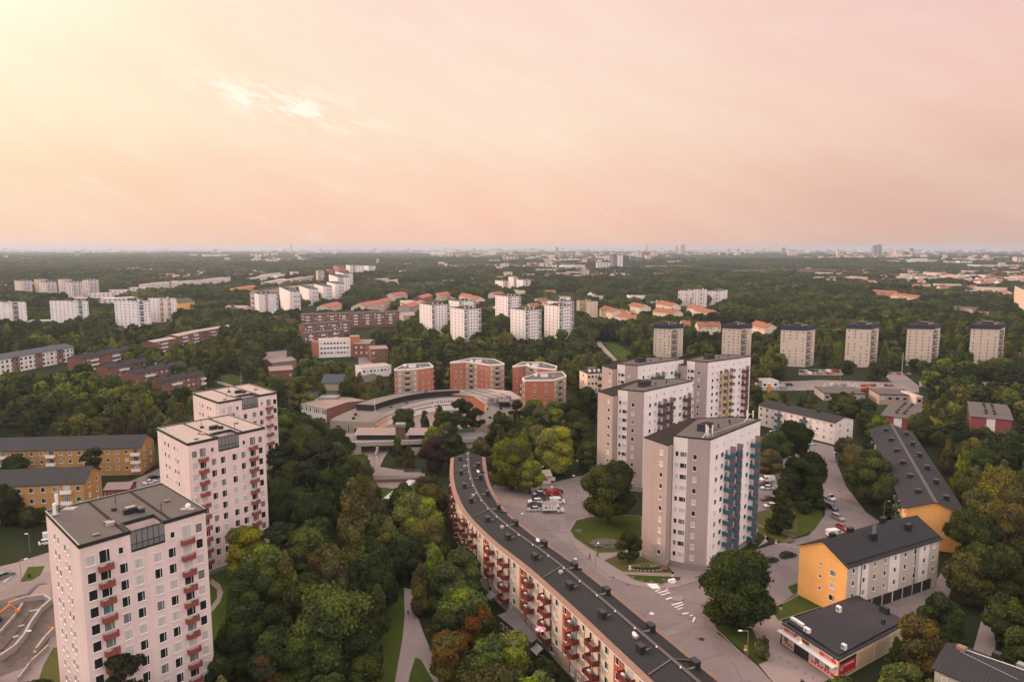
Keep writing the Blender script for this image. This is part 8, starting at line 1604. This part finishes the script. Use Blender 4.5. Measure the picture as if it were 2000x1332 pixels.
while y < 11000:
    sp_ = 105 * (y / 2600) ** .75; hw = y * .78 + 100; x = -hw + (row % 2) * sp_ / 2
    while x < hw:
        X, Y = x + rt.uniform(-.4, .4) * sp_, y + rt.uniform(-.4, .4) * sp_; s = sp_ / 112; tw = noise.noise(Vector((X / 1300, Y / 1700, 5.5))) + (.12 if X > 0 else -.12)
        aa = px((X, Y, hgt(X, Y) + 10 * s)); bb = px((X, Y, hgt(X, Y) + 4 * s)); w2 = 55 * s / Y * FPX
        if any(kept((aa[0] + dx, q_[1]), Y - 60) for dx in (-w2, -w2 / 2, 0, w2 / 2, w2) for q_ in (aa, bb)): x += sp_; continue
        if tw < .12 or rt.random() < .5: pts.append((X, Y, hgt(X, Y) - 5 * s, s, min(s, 1.35) * rt.uniform(.8, 1.2), rt.randrange(3)))
        x += sp_
    y += sp_ * .8; row += 1
scatter('distant_woodland', 'far dark woods fading towards the horizon', pts, pm, pc)
# ---------------------------------------------------------------- far suburbs and skyline
def simple_house(wall, roof, L, D, h, rise):
    m = MB(); m.prism([(-L / 2, -D / 2), (L / 2, -D / 2), (L / 2, D / 2), (-L / 2, D / 2)], 0, h, wall, wall, cap=False)
    m.face([(-L / 2, -D / 2, h), (-L / 2, D / 2, h), (-L / 2, 0, h + rise)], wall); m.face([(L / 2, D / 2, h), (L / 2, -D / 2, h), (L / 2, 0, h + rise)], wall)
    o = .5; m.face([(-L / 2 - o, -D / 2 - o, h - .3), (L / 2 + o, -D / 2 - o, h - .3), (L / 2 + o, 0, h + rise + .1), (-L / 2 - o, 0, h + rise + .1)], roof); m.face([(L / 2 + o, D / 2 + o, h - .3), (-L / 2 - o, D / 2 + o, h - .3), (-L / 2 - o, 0, h + rise + .1), (L / 2 + o, 0, h + rise + .1)], roof)
    for k in range(int(L // 3)):
        for z in (1.6, 4.2):
            if z < h - .8: m.box(-L / 2 + 1.4 + k * 3, -D / 2 - .06, z - .5, -L / 2 + 2.4 + k * 3, -D / 2, z + .6, 'glass')
    m.box(-1, .5, h, 0, 1.3, h + rise + 1, 'redb'); return m.mesh('house')
HM_ = [(simple_house(*a), n) for a, n in ((('wht', 'orr', 12, 9, 5.5, 3.2), 'white house with orange tiled roof'), (('cream', 'orr', 16, 10, 6, 3.4), 'cream house with orange tiled roof'), (('wht', 'roofd', 13, 9, 5.2, 2.6), 'white house with dark roof'), (('paleb', 'redroof', 11, 8, 5.5, 3.2), 'pale yellow house with red roof'), (('beige', 'roofp', 24, 11, 6.5, 1.2), 'long beige block with grey roof'), (('wht', 'roofp', 30, 14, 7, .8), 'long white low hall'))]
rh.shuffle(HOUSES); HOUSES = [p for p in HOUSES if abs(p[0]) < p[1] * .75]; MOREH = HOUSES[240:380]; HOUSES = HOUSES[:240]
bk = {}
for X, Y in HOUSES:
    west = X < -100; k = rh.choices(range(6), [3, 2, 3, 1, 1.4, .6] if not west else [1, 1, 2, 1, 2.5, 1.5])[0]; a = px((X, Y, 5)); sec = min(max(int(a[0] // 250), 0), 8); dist_ = 'nearer' if Y < 1400 else ('middle' if Y < 2000 else 'farther'); bk.setdefault((k, sec, dist_), []).append((X, Y))
SEC = ['by the left border', 'above the paired slabs', 'round the hilltop slabs', 'above the white cluster', 'above the yellowish tower', 'above the stepped slabs', 'above the beige towers', 'near the right border', 'at the right border']
for (k, sec, ds), L_ in bk.items():
    L_.sort()
    for i, (X, Y) in enumerate(L_):
        o = mk('house', HM_[k][0], None, (X, Y, hgt(X, Y)), rh.uniform(0, 3.14), rh.uniform(.95, 1.2)); nm = HM_[k][1]; tag(o, (f"{ordn(i)} {nm} from left, " if len(L_) > 1 else f"only {nm}, ") + f"{ds} {SEC[min(max(sec, 0), 8)]}", 'house', 'small houses in the far suburbs')
# suburbs and towns past the countable houses: one object of small blocks
def tb(w_, rf, L, D, h, rise):
    m = MB(); m.prism([(-L / 2, -D / 2), (L / 2, -D / 2), (L / 2, D / 2), (-L / 2, D / 2)], -12, h, w_, rf, cap=rise == 0)
    if rise:
        m.face([(-L / 2, -D / 2, h), (L / 2, -D / 2, h), (L / 2, 0, h + rise), (-L / 2, 0, h + rise)], rf); m.face([(L / 2, D / 2, h), (-L / 2, D / 2, h), (-L / 2, 0, h + rise), (L / 2, 0, h + rise)], rf)
        m.face([(-L / 2, D / 2, h), (-L / 2, -D / 2, h), (-L / 2, 0, h + rise)], w_); m.face([(L / 2, -D / 2, h), (L / 2, D / 2, h), (L / 2, 0, h + rise)], w_)
    for k in range(int(L // 4)):
        for z in range(2, int(h) - 1, 4): m.box(-L / 2 + 1 + k * 4, -D / 2 - .1, z, -L / 2 + 3 + k * 4, -D / 2, z + 1.6, 'glass')
    return m.mesh('block')
TBM = [tb('wht', 'orr', 14, 10, 9, 4), tb('cream', 'orr', 18, 11, 10, 4), tb('beige', 'roofp', 40, 14, 14, 0), tb('wht', 'roofg', 26, 14, 12, 0), tb('redb', 'roofg', 34, 14, 13, 3), tb('wht', 'roofp', 60, 24, 11, 0), tb('beige', 'roofg', 22, 16, 26, 0), tb('wht', 'roofd', 12, 10, 9, 3)]
rr_ = random.Random(31); pts = [(x, y, hgt(x, y), 1.1, 1.0, rr_.choice([0, 0, 1, 3, 7, 7, 2])) for x, y in MOREH]; y = 1250.0
while y < 20000:
    x = -y * .78
    while x < y * .78:
        X, Y = x + rr_.uniform(-.5, .5) * y * .02, y + rr_.uniform(-.5, .5) * y * .03
        tw = noise.noise(Vector((X / 900, Y / 1500, 8.8))) + .55 * noise.noise(Vector((X / 260, Y / 420, 1.8))) + (.08 if X > -.1 * Y else (-.12 if Y > 9500 else -.42)) + (.12 if Y > 4500 else 0)
        if tw > (.10 if Y > 4500 else .2) and rr_.random() < min(.8, tw * 2.2):
            a = px((X, Y, 10)); near = Y < 2600
            if not (Y < 2600 and kept(a, Y)):
                s_ = rr_.uniform(.8, 1.2) * (1 + max(0, Y - 2500) / 9000); v = rr_.choices(range(8), [4, 3, 1.2, 2, 1.2, .5, .25, 3] if near else [2.5, 2, 3, 3, 2, 1.8, 1.6, 1.5])[0]
                pts.append((X, Y, hgt(X, Y) + (3 if not near else 0), s_, s_, v))
        x += y * .0165 + 12
    y *= 1.026
scatter('distant_town', 'pale and red roofed suburbs scattered through the far woods', pts, TBM, [None] * 8)
# ---------------------------------------------------------------- haze
ZT = max([o_.location.z + max(c_[2] for c_ in o_.bound_box) for o_ in COL.objects if o_.type == 'MESH' and o_.parent is None and o_.name not in ('distant_town',)] + [o_.parent.location.z + max(c_[2] for c_ in o_.bound_box) for o_ in COL.objects if o_.type == 'MESH' and o_.parent is not None and o_.parent.parent is None])
m = MB(); m.box(-26000, -31500, min(v_[2] for v_ in V) - 1, 26000, 31500, ZT + 8, 'conc'); hz_ = bpy.data.objects.new('haze', m.mesh('haze')); COL.objects.link(hz_); hz_['kind'] = 'stuff'; hz_['label'] = 'thin evening haze over the far suburbs'
hm = bpy.data.materials.new('haze'); hm.use_nodes = True; n_ = hm.node_tree; n_.nodes.clear(); pv = n_.nodes.new('ShaderNodeVolumePrincipled'); pv.inputs['Color'].default_value = (.62, .70, .82, 1); pv.inputs['Density'].default_value = 1.0 / 13500; pv.inputs['Anisotropy'].default_value = 0.25
oo = n_.nodes.new('ShaderNodeOutputMaterial'); n_.links.new(pv.outputs[0], oo.inputs['Volume']); hz_.data.materials.clear(); hz_.data.materials.append(hm)
